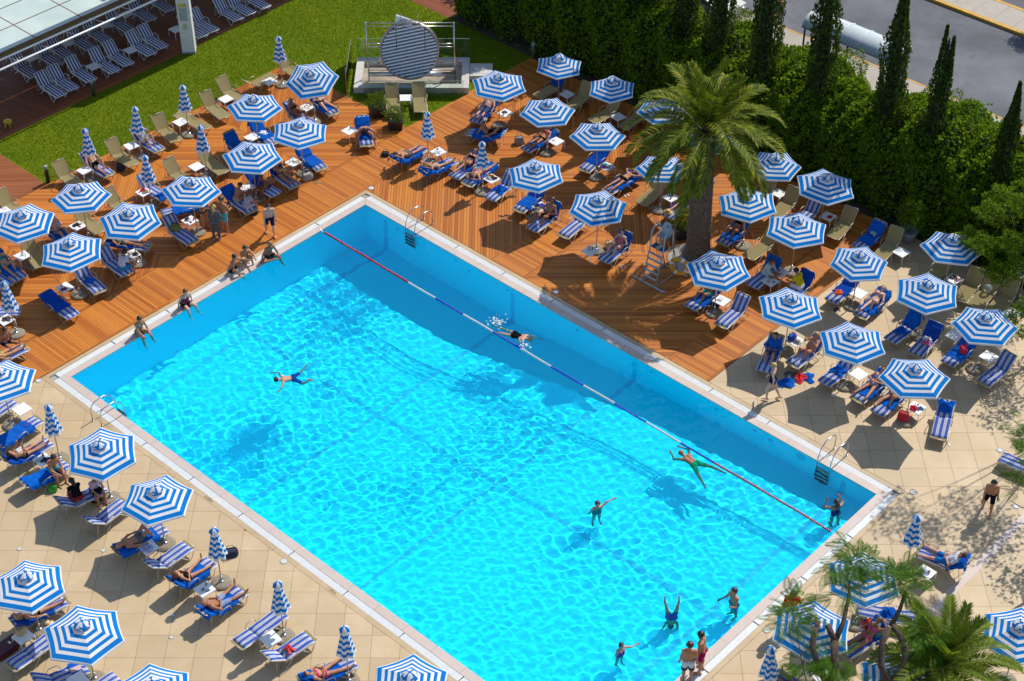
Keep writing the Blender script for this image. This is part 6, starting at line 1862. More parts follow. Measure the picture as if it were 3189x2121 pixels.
o = loose('open_book', MB().box(-0.10, 0.10, -0.07, 0.07, 0, 0.012).mesh('open_book', WC), 'pale book held over the reading woman', 'book', on_l('S25', 0.0, 0.0, 0.42)[0], 0.6); o.rotation_euler = (1.0, 0.2, 0.9)
o = loose('open_book', MB().box(-0.12, 0.12, -0.09, 0.09, 0, 0.012).mesh('open_book', WC), 'white book held by the reader in white shorts', 'book', on_l('S2', 0.05, 0.0, 0.46)[0], 0.6); o.rotation_euler = (0.7, 0.2, -0.8)
p, rz = on_l('S9', 0.18, 0.0, 0.34); magazine(p, rz, 'yellow and red magazine held over the legs', (0.62, 0.45, 0.05), (0.6, 0.03, 0.03))
onT('carrying the lilac towel', -0.06, -0.02, pile_mesh(50, (0.36, 0.30), LC, 0.12, 'towel'), 'towel', 'lilac towel on the table by the grey trunks man', 'towel')
o = thing('ashtray', 'glass ashtray on the table between two sunbathers', 'ashtray', tpos('ashtray', -0.06, 0.0)); MB().lathe([(0.05, 0), (0.055, 0.03), (0.045, 0.03), (0.04, 0.01)], 12).build('dish', colm((0.25, 0.28, 0.28), 0.2), o, True)
loose('sunglasses', MB().tube([(-0.06, 0, 0.01), (-0.03, 0.02, 0.02), (0, 0.005, 0.02), (0.03, 0.02, 0.02), (0.06, 0, 0.01)], 0.012, 5).mesh('sunglasses', MT['black']), 'black sunglasses on the ashtray table', 'sunglasses', tpos('ashtray', 0.0, -0.15), 0.4)
tumbler(tpos('ashtray', 0.12, 0.08), 'glass on the ashtray table')
tote(tpos('straw bag', 0.05, 0.12), 0.75, 'straw basket bag on the table at the left', (0.48, 0.38, 0.20), (0.2, 0.1, 0.05), (0.36, 0.2, 0.24))
hat((-8.45, -22.80, 0.10), 'straw sun hat beside the pink sandals', (0.60, 0.50, 0.32), (0.2, 0.12, 0.06))
pair(-8.7, -22.35, 0.4, 'pink sandal beside the straw hat', (0.5, 0.03, 0.1), (0.5, 0.03, 0.1))
onT('white cloth by the prone', -0.05, -0.04, pile_mesh(51, (0.3, 0.26), WC, 0.08), 'cloth', 'white cloth on the prone man\'s table', 'cloth')
loose('cup', MB().lathe([(0.035, 0), (0.045, 0.06), (0.03, 0.05)], 12).mesh('cup', MT['darkgrey'], True), 'dark bowl on the prone man\'s table', 'cup', tpos('white cloth by the prone', 0.06, 0.12))
onT('black thing', 0.0, 0.06, pile_mesh(52, (0.22, 0.14), colm((0.02, 0.02, 0.02), 0.9), 0.07), 'cloth', 'black cloth on the table by the checked shorts man', 'cloth')
tumbler(tpos('black thing', -0.15, -0.05), 'orange drink by the checked shorts man', (0.6, 0.25, 0.03))
bottle(tpos('water bottle', -0.02, 0.16), 'water bottle under the farthest parasol')
bottle((3.36, 2.28, 0.0), 'water bottle on the deck by the hot pink woman')
loose('sunglasses', MB().tube([(-0.06, 0, 0.01), (-0.03, 0.02, 0.02), (0, 0.005, 0.02), (0.03, 0.02, 0.02), (0.06, 0, 0.01)], 0.012, 5).mesh('sunglasses', colm((0.2, 0.05, 0.03))), 'brown sunglasses by the red bikini top woman', 'sunglasses', tpos('red bikini top', -0.05, 0.1), 0.4)
for q, (c, dx, dy) in enumerate((((0.02, 0.35, 0.42), -0.02, 0.1), ((0.10, 0.03, 0.16), -0.12, 0.05), ((0.5, 0.5, 0.58), 0.05, -0.1))):
    onT('bright clothes', dx, dy, pile_mesh(60 + q, (0.3, 0.24), colm(c, 0.9), 0.12), 'cloth', ('turquoise', 'dark purple', 'pale lilac')[q] + ' cloth in the heap of bright clothes', 'cloth')
for q, (c, dx, dy) in enumerate((((0.62, 0.62, 0.66), -0.08, 0.06), ((0.015, 0.02, 0.06), 0.05, -0.06), ((0.6, 0.25, 0.05), 0.1, 0.14))):
    onT('white and navy', dx, dy, pile_mesh(64 + q, (0.26, 0.2), colm(c, 0.9), 0.10), 'cloth', ('white', 'navy', 'orange')[q] + ' cloth in the heap behind the hot pink woman', 'cloth')
onT('blue patterned', -0.04, 0.0, pile_mesh(67, (0.46, 0.42), colm((0.04, 0.05, 0.30), 0.9), 0.14, 'towel'), 'towel', 'dark blue patterned towel on a white table', 'towel')
onT('blue patterned', -0.18, -0.08, pile_mesh(68, (0.2, 0.2), colm((0.55, 0.5, 0.05), 0.9), 0.10), 'cloth', 'yellow cloth beside the dark blue patterned towel', 'cloth')
o = thing('jug', 'glass jug beside the pink swimsuit woman', 'jug', tpos('glass jug', 0.0, 0.05)); MB().lathe([(0.045, 0), (0.055, 0.06), (0.04, 0.15), (0.048, 0.17), (0.044, 0.168), (0.036, 0.15), (0.05, 0.06), (0.04, 0.006)], 12).build('glass_body', GLASS, o, True)
MB().tube([(0.05, 0, 0.05), (0.09, 0, 0.07), (0.085, 0, 0.13), (0.045, 0, 0.15)], 0.007, 5).build('handle', GLASS, o, True)
tumbler(tpos('glass jug', 0.12, -0.02), 'tumbler beside the glass jug')
tote((9.92, -2.98, 0.0), 0.5, 'straw bag behind the glass jug table', (0.52, 0.42, 0.26), (0.4, 0.3, 0.18), (0.40, 0.2, 0.30))
for q, (dx, dy) in enumerate(((-0.1, -0.08), (0.02, 0.08), (0.12, 0.02))):
    loose('cup', MB().lathe([(0.03, 0), (0.038, 0.08), (0.03, 0.075)], 10).mesh('cup', colm((0.03, 0.02, 0.02), 0.4), True), ('left', 'middle', 'right')[q] + ' dark cup on the table near the palm trunk', 'cup', tpos('dark cups', dx, dy))
p, rz = on_l('S55', 0.98, -0.12); hat(p, 'straw hat on the red bikini woman\'s lounger', (0.62, 0.42, 0.16), (0.12, 0.06, 0.03))
onT('small red cloth', -0.02, -0.08, pile_mesh(70, (0.2, 0.16), RC, 0.08), 'cloth', 'small red cloth on a shaded hedge table', 'cloth')
magazine(tpos('open magazine', 0.0, 0.06), 0.9, 'open magazine on the table by the teal trunks man', (0.6, 0.6, 0.62), (0.2, 0.25, 0.3))
for q, (fr_, dx, dy) in enumerate((('laden with plates', -0.12, 0.0), ('laden with plates', 0.02, -0.14), ('laden with plates', 0.10, 0.10), ('napkins', -0.1, -0.1), ('napkins', 0.0, 0.12))):
    plate(tpos(fr_, dx, dy), ('leftmost', 'lowest', 'rightmost', 'upper left', 'topmost')[q] + ' plate of food before the eating couple', ((0.35, 0.14, 0.04), (0.45, 0.08, 0.03)))
onT('napkins', 0.14, 0.05, pile_mesh(71, (0.2, 0.18), WC, 0.06), 'napkin', 'white napkin behind the eating couple', 'napkin')
hat(tpos('straw hat', 0.02, -0.12), 'white hat with black band beside the blue bag', (0.66, 0.64, 0.55), (0.02, 0.02, 0.02))
tote(tpos('straw hat', -0.02, 0.12), 0.7, 'royal blue bag on the straw hat table', (0.01, 0.06, 0.42), (0.01, 0.02, 0.1), (0.36, 0.22, 0.22))
onT('red cloth and cups', -0.12, 0.04, pile_mesh(72, (0.28, 0.26), colm((0.62, 0.012, 0.06), 0.9), 0.16), 'cloth', 'crimson cloth on the heaped table at the right', 'cloth')
onT('red cloth and cups', 0.03, -0.14, pile_mesh(73, (0.2, 0.18), colm((0.03, 0.18, 0.3), 0.9), 0.08), 'cloth', 'blue green cloth on the heaped table at the right', 'cloth')
plate(tpos('red cloth and cups', 0.13, 0.05), 'plate on the heaped table at the right', ((0.3, 0.12, 0.04), (0.1, 0.2, 0.05)))
onT('black and pink', 0.08, 0.06, pile_mesh(74, (0.28, 0.26), colm((0.02, 0.02, 0.02), 0.9), 0.12), 'cloth', 'black cloth on the hedge table at the right', 'cloth')
onT('black and pink', 0.02, -0.14, pile_mesh(75, (0.2, 0.18), colm((0.5, 0.25, 0.32), 0.9), 0.10), 'cloth', 'pink cloth on the hedge table at the right', 'cloth')
tote(tpos('red rucksack', -0.05, 0.05), 0.4, 'red and turquoise rucksack near the pink bikini woman', (0.55, 0.015, 0.03), (0.02, 0.25, 0.3), (0.42, 0.34, 0.24))
onT('lilac towel near', -0.08, 0.05, pile_mesh(76, (0.34, 0.3), LC, 0.16, 'towel'), 'towel', 'lilac towel on the table near the small palm', 'towel')
tumbler(tpos('lilac towel near', 0.05, -0.1), 'beer glass on the table near the small palm', (0.6, 0.35, 0.03))
p, rz = on_l('S4', 0.25, 0.02); loose('cloth', pile_mesh(77, (0.32, 0.26), WC, 0.07), 'crumpled white cloth on a blue towel near the lawn', 'cloth', p, rz)
p, rz = on_l('S63', 0.62, -0.02); loose('cloth', pile_mesh(78, (0.30, 0.26), colm((0.72, 0.09, 0.008), 0.9), 0.09), 'orange cloth on a blue towel at the stone edge', 'cloth', p, rz)
p, rz = on_l('S66', 0.35, 0.05); loose('cloth', pile_mesh(79, (0.30, 0.3), colm((0.66, 0.14, 0.26), 0.9), 0.08), 'pink cloth on the towel-draped lounger at the right', 'cloth', p, rz)
p, rz = on_l('S66', 0.12, -0.05); loose('cloth', pile_mesh(80, (0.34, 0.3), WC, 0.06), 'white cloth on the towel-draped lounger at the right', 'cloth', p, rz)
p, rz = on_l('S62', -0.12, 0.0); loose('cloth', pile_mesh(81, (0.34, 0.26), colm((0.35, 0.42, 0.45), 0.9), 0.07), 'pale grey cloth on a shaded blue towel', 'cloth', p, rz)
p, rz = on_l('K28', 0.12, 0.0)
o = thing('beach_ball', 'transparent beach ball on a khaki lounger', 'ball', (p.x, p.y, p.z - 0.06)); MB().ell((0, 0, 0.19), (0.18, 0.18, 0.18), 16, 12, 0).build('ball_skin', GLASS, o, True)
MB().ell((-0.10, -0.06, 0.12), (0.05, 0.05, 0.05), 8, 6, 0).build('printed_patch', colm((0.6, 0.45, 0.03)), o, True)
p, rz = on_l('S38', 0.75, 0.0); o = loose('towel', MB().box(-0.16, 0.16, -0.30, 0.30, 0, 0.03).box(-0.162, 0.162, -0.09, 0.09, 0.001, 0.034, 1).mesh('towel', [MT['towel'], colm((0.62, 0.42, 0.40), 0.9)]), 'folded blue and pink towel on the bottom edge lounger', 'towel', p, rz)
p, rz = on_l('S78', -0.45, 0.0, 0.16); o = thing('cap', 'white cap on the pink bikini woman\'s head', 'cap', p); MB().lathe([(0.11, -0.02), (0.108, 0.05), (0.07, 0.10), (0.01, 0.115)], 12).build('crown', MT['white'], o, True)

# ------------------------------------------------------------------ people on their feet, on the pool edge, in the water
G1, G2, G3 = 'people standing and walking', 'people sitting on the pool edge', 'people in the water'
person('woman in dark bikini standing between a man and a suited woman', standing(4, 1.68), (-6.36, -1.72, 0.002), radians(60), 'tan', 'brown', True, bik((0.05, 0.05, 0.07)), True, group=G1)
person('blonde woman in grey suit standing with her back turned', standing(4, 1.70), (-5.80, -2.45, 0.002), radians(175), 'pale', 'blonde', True, [('jacket', (0.13, 0.14, 0.15)), ('trousers', (0.11, 0.12, 0.13))], True, group=G1)
person('man in turquoise shorts with hands behind his back', standing(2, 1.80), (-5.52, -1.98, 0.002), radians(-35), 'tan', 'black', False, [('shorts', (0.12, 0.52, 0.52))], group=G1)
person('pale young man in navy shorts walking along the deck edge', standing(1, 1.74, 0.25), (-3.66, -2.22, 0.002), radians(18), 'pale', 'black', False, [('shorts', NAVY_)], group=G1)
person('blonde woman in navy swimsuit walking barefoot on the stone', standing(1, 1.72), (15.32, -12.12, 0.002), radians(-112), 'pale', 'blonde', False, [('swimsuit', (0.012, 0.02, 0.11))], True, group=G1)
person('boy in black shorts walking through dappled shade', standing(1, 1.70, 0.2), (21.87, -17.86, 0.002), radians(-15), 'tan', 'black', False, [('shorts', BLACK_)], group=G1)
rs = person('man in red shirt standing behind a parasol', standing(3, 1.76), (14.65, -22.88, 0.002), radians(-10), 'brown', 'black', False, [('tshirt', (0.62, 0.01, 0.012)), ('shorts', NAVY_)], group=G1)
MB().add([(0.02, 0, 0.05), (0.075, 0, 0.055), (0.07, 0, -0.005), (0.05, 0, -0.03), (0.03, 0, 0.0)], [(0, 1, 2, 3, 4)]).build('chest_logo', MT['white'], rs, mat=Matrix.Translation((0.03, -0.155, 1.36)))
mw = person('man in white shorts with black bands, back turned', standing(0, 1.76), (11.32, -24.98, 0.006), radians(178), 'tan', 'brown', False, [('shorts', (0.68, 0.68, 0.70))], group=G1)
for zz in (0.66, 0.60):
    for s in (-1, 1):
        MB().lathe([(0.104, 0), (0.103, 0.024)], 14, 0).build('short_band', MT['black'], mw, True, Matrix.Translation((0.105 * s, 0.006, zz)))
person('man in magenta shorts standing sideways at the pool edge', standing(0, 1.78, 0.1), (11.76, -24.60, 0.006), radians(-115), 'tan', 'black', False, [('shorts', (0.42, 0.01, 0.12))], group=G1)

def edge_sit(v, H=1.7):
    """sits on the pool edge facing -y with the edge at y = -0.12"""
    Z1 = D_(0, 0, 1); f = D_(0, -1, 0)
    pel = D_(0, 0.12, 0.105)
    legs = [(D_(0.22, -1, 0.0), D_(0.08, -0.25, -1), D_(0.1, -0.9, -0.5)), (D_(-0.22, -1, 0.0), D_(-0.08, -0.35, -1), D_(-0.1, -0.9, -0.5))]
    arms = [(D_(0.45, 0.25, -0.9), D_(0.2, 0.1, -1)), (D_(-0.45, 0.25, -0.9), D_(-0.2, 0.1, -1))]
    if v == 1: arms = [(D_(0.15, -0.5, -0.9), D_(-0.25, -0.75, -0.55)), (D_(-0.15, -0.5, -0.9), D_(0.25, -0.75, -0.55))]
    if v == 2:   # one leg folded on the edge
        legs = [(D_(0.25, -1, 0.05), D_(0.1, -0.3, -1), D_(0.1, -0.9, -0.5)), (D_(-0.85, -0.55, 0.02), D_(0.95, -0.35, -0.05), D_(0.8, -0.5, 0))]
        arms = [(D_(0.3, -0.35, -0.85), D_(0.05, -0.5, -0.8)), (D_(-0.6, 0.1, -0.85), D_(-0.45, 0.0, -0.9))]
    if v == 3:   # knees drawn up, arms round them
        legs = [(D_(0.12, -0.72, 0.7), D_(0.02, -0.25, -0.95), D_(0.1, -1, 0)), (D_(-0.12, -0.72, 0.7), D_(-0.02, -0.25, -0.95), D_(-0.1, -1, 0))]
        arms = [(D_(0.25, -0.8, -0.35), D_(-0.25, -0.9, -0.1)), (D_(-0.25, -0.8, -0.35), D_(0.25, -0.9, -0.1))]
    if v == 4:   # knees up, leaning on one hand behind
        legs = [(D_(0.2, -0.75, 0.65), D_(0.0, -0.2, -0.98), D_(0.1, -1, 0)), (D_(-0.5, -0.7, 0.45), D_(0.2, -0.35, -0.9), D_(-0.1, -1, 0))]
        arms = [(D_(0.3, -0.85, -0.2), D_(0.1, -0.95, -0.1)), (D_(-0.55, 0.45, -0.75), D_(-0.2, 0.2, -0.95))]
    return fk(pel, D_(0, -0.12, 1), f, legs, arms, s2=D_(0, -0.28, 1), head=D_(0, -0.3, 1), face=D_(0, -1, -0.35), H=H)
def edge_person(u, v, face, lab, pose, **kw):
    p = Q(u, v, 0.005); return person(lab, edge_sit(pose, kw.pop('H', 1.7)), p, face, group=G2, wet=True, **kw)
E_ = radians(90) + PA     # facing into the pool from the short far edge
edge_person(-0.10, -9.30, E_, 'woman in pink and black swimsuit with legs in the water', 0, skin='pale', hair='red', fem=True, stout=1.12, wear=[('swimsuit', (0.30, 0.03, 0.08)), ('trunks', (0.02, 0.012, 0.015))])
edge_person(-0.06, -11.52, E_, 'short haired woman in grey teal bikini with legs in the water', 1, skin='tan', hair='black', fem=True, wear=bik((0.15, 0.3, 0.3), (0.15, 0.03, 0.03)))
edge_person(-0.06, -5.10, E_, 'bald man in black trunks with one leg in the water', 2, skin='brown', hair='bald', wear=[('trunks', (0.03, 0.03, 0.035))])
edge_person(-0.55, -5.95, E_ - 0.2, 'man with knees drawn up sitting behind another on the edge', 3, skin='tan', hair='black', wear=[('trunks', (0.55, 0.5, 0.52))])
edge_person(-0.42, -6.62, E_ + 0.5, 'man in navy trunks leaning on one hand on the edge', 4, skin='tan', hair='black', wear=[('trunks', (0.015, 0.02, 0.04))])
person('man in navy trunks seated at the left edge, back turned', edge_sit(0), (-12.55, -9.55, 0.40), radians(60), 'brown', 'black', False, [('trunks', NAVY_)], group='people on loungers')

def swim(u, v, z, rz, lab, J, **kw):
    p = Q(u, v, WZ + z)
    return person(lab, J, p, rz, group=G3, wet=z > -0.1, **kw)
X1 = D_(1, 0, 0)
breast = fk(D_(0, 0, 0), D_(1, 0, 0.06), D_(0, 0, -1), [(D_(-0.9, 0.45, -0.1), D_(-0.9, 0.4, 0.0), D_(-0.8, 0.4, -0.2)), (D_(-0.85, -0.55, -0.1), D_(-0.95, -0.2, 0.05), D_(-0.9, -0.2, 0))],
            [(D_(0.75, 0.6, -0.1), D_(0.9, -0.45, 0.15)), (D_(0.75, -0.6, -0.1), D_(0.9, 0.45, 0.15))], head=D_(1, 0, 0.3), face=D_(0.6, 0, -0.7), H=1.8)
crawl = fk(D_(0, 0, 0), D_(1, 0, 0.04), D_(0, 0, -1), [(D_(-1, 0.12, -0.05), D_(-1, 0.1, -0.12), D_(-0.95, 0, -0.2)), (D_(-1, -0.16, 0.03), D_(-1, -0.12, -0.05), D_(-0.95, 0, -0.2))],
           [(D_(0.9, 0.3, -0.05), D_(1, 0.0, -0.1)), (D_(-0.2, -0.6, 0.8), D_(0.5, -0.75, 0.2))], head=D_(1, 0, 0.1), face=D_(0.1, -0.8, -0.5), H=1.68)
tuck = fk(D_(0, 0, 0), D_(0.95, 0, 0.1), D_(0, 0, -1), [(D_(-0.75, 0.6, -0.3), D_(-0.55, 0.3, 0.75), D_(-0.5, 0.6, 0.3)), (D_(-0.75, -0.6, -0.3), D_(-0.5, -0.5, 0.2), D_(-0.6, -0.6, 0.1))],
          [(D_(0.25, 0.95, 0.0), D_(0.6, 0.6, -0.1)), (D_(0.25, -0.95, -0.05), D_(0.9, -0.4, -0.15))], head=D_(1, 0, 0.25), face=D_(0.6, 0, -0.6), H=1.6)
def rzuv(x, y): return atan2(y, x)
swim(19.55, -2.95, -0.06, radians(132), 'tanned man in green trunks swimming beside the lane rope', breast, skin='brown', hair='bald', wear=[('shorts', (0.01, 0.36, 0.16))])
swim(10.20, -2.02, -0.05, radians(-27), 'woman in black swimsuit swimming front crawl by the rope', crawl, skin='pink', hair='blonde', fem=True, wear=[('swimsuit', BLACK_)])
swim(5.95, -9.30, -0.07, radians(195), 'swimmer in blue shorts turning in mid pool', tuck, skin='pink', hair='black', wear=[('shorts', (0.01, 0.08, 0.36))])
def wader(v, H=1.62, up=0.0):
    legs = [(D_(0.06, 0, -1), D_(0.03, 0.05, -1), D_(0.1, -1, 0)), (D_(-0.06, 0.05, -1), D_(-0.03, 0.1, -1), D_(-0.1, -1, 0))]
    arms = {0: [(D_(0.8, 0.1, 0.5), D_(0.95, 0.1, 0.1)), (D_(-0.5, -0.2, -0.5), D_(0.3, -0.1, 0.95))],
            1: [(D_(0.6, -0.5, -0.2), D_(-0.4, -0.3, 0.85)), (D_(-0.6, -0.5, -0.2), D_(0.4, -0.3, 0.85))],
            2: [(D_(0.3, -0.4, -0.8), D_(0.1, -0.6, 0.5)), (D_(-0.4, -0.2, -0.9), D_(-0.2, -0.6, -0.5))],
            3: [(D_(0.7, -0.3, -0.3), D_(0.95, -0.2, 0.0)), (D_(-0.4, -0.3, -0.85), D_(-0.3, -0.2, -0.9))]}[v]
    return fk(D_(0, 0, 0), D_(0, -0.06, 1), D_(0, -1, 0), legs, arms, head=D_(0, -0.1, 1), face=D_(0, -1, -0.2), H=H)
swim(18.41, -6.84, -0.42, radians(20), 'girl standing shoulder deep with one arm stretched out', wader(0, 1.55), skin='pink', hair='brown', fem=True, wear=[('swimsuit', (0.02, 0.2, 0.25))])
swim(24.35, -1.45, -0.36, radians(200), 'woman adjusting her goggles in the near pool corner', wader(1, 1.62), skin='tan', hair='brown', long_hair=True, fem=True, wear=[('swimsuit', (0.15, 0.05, 0.2))])
swim(24.35, -7.10, -0.16, radians(-60), 'man in blue trunks standing waist deep by the edge', wader(2, 1.74), skin='tan', hair='black', wear=[('shorts', (0.05, 0.25, 0.4))])
swim(23.0, -11.1, -0.26, radians(40), 'girl in purple swimsuit reaching an arm across the water', wader(3, 1.4), skin='pink', hair='black', fem=True, wear=[('swimsuit', (0.35, 0.1, 0.4))])
hs_ = fk(D_(0, 0, 0), D_(0.02, 0, -1), D_(0, 1, 0), [(D_(0.14, 0, 1), D_(0.12, 0, 1), D_(0, 0.5, 0.9)), (D_(-0.14, 0, 1), D_(-0.22, 0, 1), D_(0, 0.5, 0.9))],
         [(D_(0.2, 0, -1), D_(0.1, 0, -1)), (D_(-0.2, 0, -1), D_(-0.1, 0, -1))], H=1.7)
swim(23.15, -8.75, -0.42, 0.0, 'swimmer doing a handstand with both legs above the water', hs_, skin='tan', hair='black', wear=[('shorts', (0.03, 0.1, 0.4))])

# splashes where swimmers break the surface
def splash(u, v, n, sp, label, seed):
    r = random.Random(seed); m = MB()
    for k in range(n):
        a, d = r.uniform(0, 2 * pi), abs(r.gauss(0, sp)); q = r.uniform(0.012, 0.035)
        m.ell((d * cos(a), d * sin(a), r.uniform(0.0, 0.10) * max(0, 1 - d / (2 * sp))), (q * 1.4, q * 1.2, q * 0.5), 6, 4)
    o = m.build('water_splash', MT['grate'], None, True); o.location = Q(u, v, WZ + 0.01)
    return tag(o, label, 'splash', kind='stuff')
splash(9.30, -1.95, 70, 0.22, 'white splash at the feet of the crawl swimmer', 1)
splash(11.0, -2.25, 30, 0.16, 'small splash at the hand of the crawl swimmer', 2)
# ------------------------------------------------------------------ lane rope with its floats
rope = thing('lane_rope', 'lane rope of red, white and blue floats across the pool', 'lane rope', Q(0, -2.48, WZ), PA)
MB().tube([(-0.05, 0, 0.07), (0.1, 0, 0.02), (PL - 0.1, 0, 0.02), (PL + 0.02, 0, 0.06)], 0.008, 5).build('cable', MT['steel'], rope)
FL = {c: MB().lathe([(0.018, -0.030), (0.044, -0.026), (0.047, 0.0), (0.044, 0.026), (0.018, 0.030)], 9, 0, Matrix.Rotation(pi / 2, 4, 'Y')).mesh('float', plain('float_' + c, col, 0.35, var=0.06), True)
      for c, col in (('red', (0.55, 0.012, 0.03)), ('white', (0.70, 0.69, 0.66)), ('blue', (0.012, 0.07, 0.55)))}
nf = 285
for i in range(nf):
    s = 0.22 + (PL - 0.42) * i / (nf - 1)
    if s < 5.0 or s > PL - 5.0:
        c = 'red'
    else:
        c = 'white' if int((s - 5.0) / 1.5) % 2 == 0 else 'blue'
    o = mk('float', FL[c], rope); o.location = (s, 0.012 * sin(s * 0.9), 0.012 + 0.006 * sin(s * 3))
    o.cycles.is_caustics_receiver = True

# ------------------------------------------------------------------ pool ladders
def ladder(u, v, rz, lab):
    """faces the pool along local -y, the edge at y = 0"""
    o = thing('pool_ladder', lab, 'ladder', Q(u, v, 0.0), rz, 'steel pool ladders')
    for s in (-1, 1):
        x = 0.26 * s
        MB().tube([(x, 0.90, 0.0), (x, 0.90, 0.45), (x, 0.84, 0.66), (x, 0.70, 0.76), (x, 0.30, 0.80), (x, 0.02, 0.62), (x, -0.12, 0.30), (x, -0.15, -0.2), (x, -0.15, -1.15)], 0.021, 8).build('handrail', MT['steel'], o, True)
        MB().lathe([(0.05, 0.002), (0.045, 0.02), (0.03, 0.03)], 10).build('flange', MT['steel'], o, True, Matrix.Translation((x, 0.90, 0.0)))
    for k in range(4):
        q = MB().box(-0.26, 0.26, -0.21, -0.12, -0.22 - 0.27 * k - 0.02, -0.22 - 0.27 * k + 0.02).build('tread', MT['darkgrey'], o)
        q.cycles.is_caustics_receiver = True
ladder(2.75, 0.0, PA, 'steel ladder at the deep far corner')
ladder(22.9, 0.0, PA, 'steel ladder at the shallow right corner')
ladder(2.8, -PW, PA + pi, 'steel ladder on the near side by the left parasols')
o = thing('ring_float', 'small blue ring hung on the far ladder', 'ring', Q(3.08, -0.16, 0.02))
MB().tube([(0.10 * cos(a), 0.10 * sin(a), 0) for a in [2 * pi * k / 16 for k in range(17)]], 0.02, 6).build('ring', colm((0.1, 0.2, 0.5)), o, True)

# ------------------------------------------------------------------ shaded terrace: frosted glass roof on rails, pillar with a notice
glass_roof = thing('glass_canopy', 'frosted glass canopy with steel gutter rails over the terrace', 'canopy', (0, 0, 0))
fm, t, b = nodes('frosted_glass')
b.inputs['Base Color'].default_value = (0.52, 0.62, 0.58, 1); b.inputs['Roughness'].default_value = 0.35
f = noise(t, worldpos(t), 0.8, 3.0); t.links.new(ramp(t, f, [(0.3, (0.46, 0.56, 0.53)), (0.7, (0.58, 0.66, 0.60))]), b.inputs['Base Color'])
ZR = 3.3
for i in range(4):
    for j in range(12):
        u1 = -16.1 - i * 1.62; v0 = -14.0 + j * 2.45
        MB().prism(rect(u1 - 1.58, u1 - 0.02, v0 + 0.03, v0 + 2.42), ZR, ZR + 0.02).build('glass_panel', fm, glass_roof)
RUST = plain('brown_mullion', (0.20, 0.10, 0.07), 0.7)
for i in range(5): MB().prism(rect(-16.1 - i * 1.62 - 0.018, -16.1 - i * 1.62 + 0.018, -14, 15.4), ZR - 0.04, ZR + 0.025).build('mullion', RUST, glass_roof)
for j in range(13): MB().prism(rect(-22.6, -16.1, -14.0 + j * 2.45 - 0.018, -14.0 + j * 2.45 + 0.018), ZR - 0.045, ZR + 0.022).build('mullion', RUST, glass_roof)
MB().prism(rect(-16.2, -16.06, -14, 15.4), ZR - 0.3, ZR - 0.05).build('edge_beam', plain('olive_beam', (0.16, 0.13, 0.06), 0.7), glass_roof)
for uu in (-15.67, -14.98):
    MB().tube([Q(uu, -14, ZR - 0.02), Q(uu, 4.0, ZR - 0.02)], 0.045, 10).build('gutter_rail', MT['white'], glass_roof, True)
for j in range(12):
    vv = -13.5 + j * 1.5
    MB().tube([Q(-16.1, vv, ZR - 0.1), Q(-15.67, vv, ZR - 0.02), Q(-14.98, vv + 0.2, ZR - 0.02)], 0.016, 6).tube([Q(-15.67, vv, ZR - 0.02), Q(-15.95, vv, ZR - 0.8), Q(-16.1, vv, ZR - 0.25)], 0.010, 5).build('bracket', MT['steel'], glass_roof, True)
# the storey above the terrace, which keeps it in shade
slab = thing('building_overhang', 'pale upper storey of the hotel over the far terrace', 'building', (0, 0, 0))
MB().prism(rect(-40, -15.1, 4.6, 40), 7.2, 7.8).build('floor_slab', plain('render_white', (0.6, 0.59, 0.56), 0.8), slab)
MB().prism(rect(-16.4, -15.1, -10.5, 4.59), 7.2, 7.8).build('edge_beam', plain('added_shade_strip', (0.6, 0.59, 0.56), 0.8), slab)  # unseen strip, added so its shadow covers the open edge of the terrace
MB().prism(rect(-40, -16.5, 6.0, 40), 7.8, 10.4).build('wall', plain('render_wall', (0.6, 0.58, 0.54), 0.8), slab)
pillar = thing('pillar', 'white square pillar with a notice at the lawn edge', 'pillar', Q(-15.0, 2.98, 0), radians(2))
MB().box(-0.30, 0.30, -0.26, 0.26, 0, 7.2).build('shaft', plain('painted_pillar', (0.70, 0.69, 0.68), 0.7), pillar)
MB().box(-0.31, 0.31, -0.27, 0.27, 0, 0.10).build('plinth', MT['grey'], pillar)
nb = MB().box(-0.21, 0.17, -0.285, -0.263, 1.72, 2.62).build('notice_board', plain('notice_paper', (0.45, 0.55, 0.55), 0.6), pillar)
MB().box(-0.21, 0.17, -0.290, -0.286, 2.48, 2.62).build('yellow_header', colm((0.62, 0.45, 0.02)), nb)
for k in range(8):
    MB().box(-0.09, 0.13, -0.289, -0.286, 1.80 + k * 0.08, 1.825 + k * 0.08).box(-0.18, -0.12, -0.289, -0.286, 1.79 + k * 0.08, 1.835 + k * 0.08).build('text_line', colm((0.12, 0.18, 0.2)), nb)
MB().box(-0.10, 0.10, -0.275, -0.263, 1.28, 1.58).build('small_notice', colm((0.5, 0.5, 0.38)), pillar)

# ------------------------------------------------------------------ bollard lamps, stool, floor lids
def bollard(x, y, lab, c):
    o = thing('bollard_lamp', lab, 'lamp', (x, y, 0), 0, 'bollard lamps by the lawn')
    MB().lathe([(0.085, 0), (0.085, 0.62), (0.08, 0.64)], 14).build('post', colm(c, 0.5), o, True)
    MB().lathe([(0.075, 0.64), (0.075, 0.76)], 14).build('lens', colm((0.25, 0.35, 0.33), 0.3), o, True)
    MB().lathe([(0.09, 0.76), (0.09, 0.80), (0.02, 0.82)], 14).build('cap', colm((0.30, 0.36, 0.32), 0.5), o, True)
bollard(-12.75, 8.45, 'green bollard lamp in front of the shaded loungers', (0.05, 0.07, 0.05))
bollard(-13.40, 1.62, 'dark bollard lamp at the lawn end', (0.02, 0.025, 0.02))
bollard(7.02, 11.75, 'grey bollard lamp at the hedge end of the deck', (0.12, 0.13, 0.12))
bollard(-16.3, 5.0, 'bollard lamp at the left frame edge', (0.06, 0.08, 0.08))
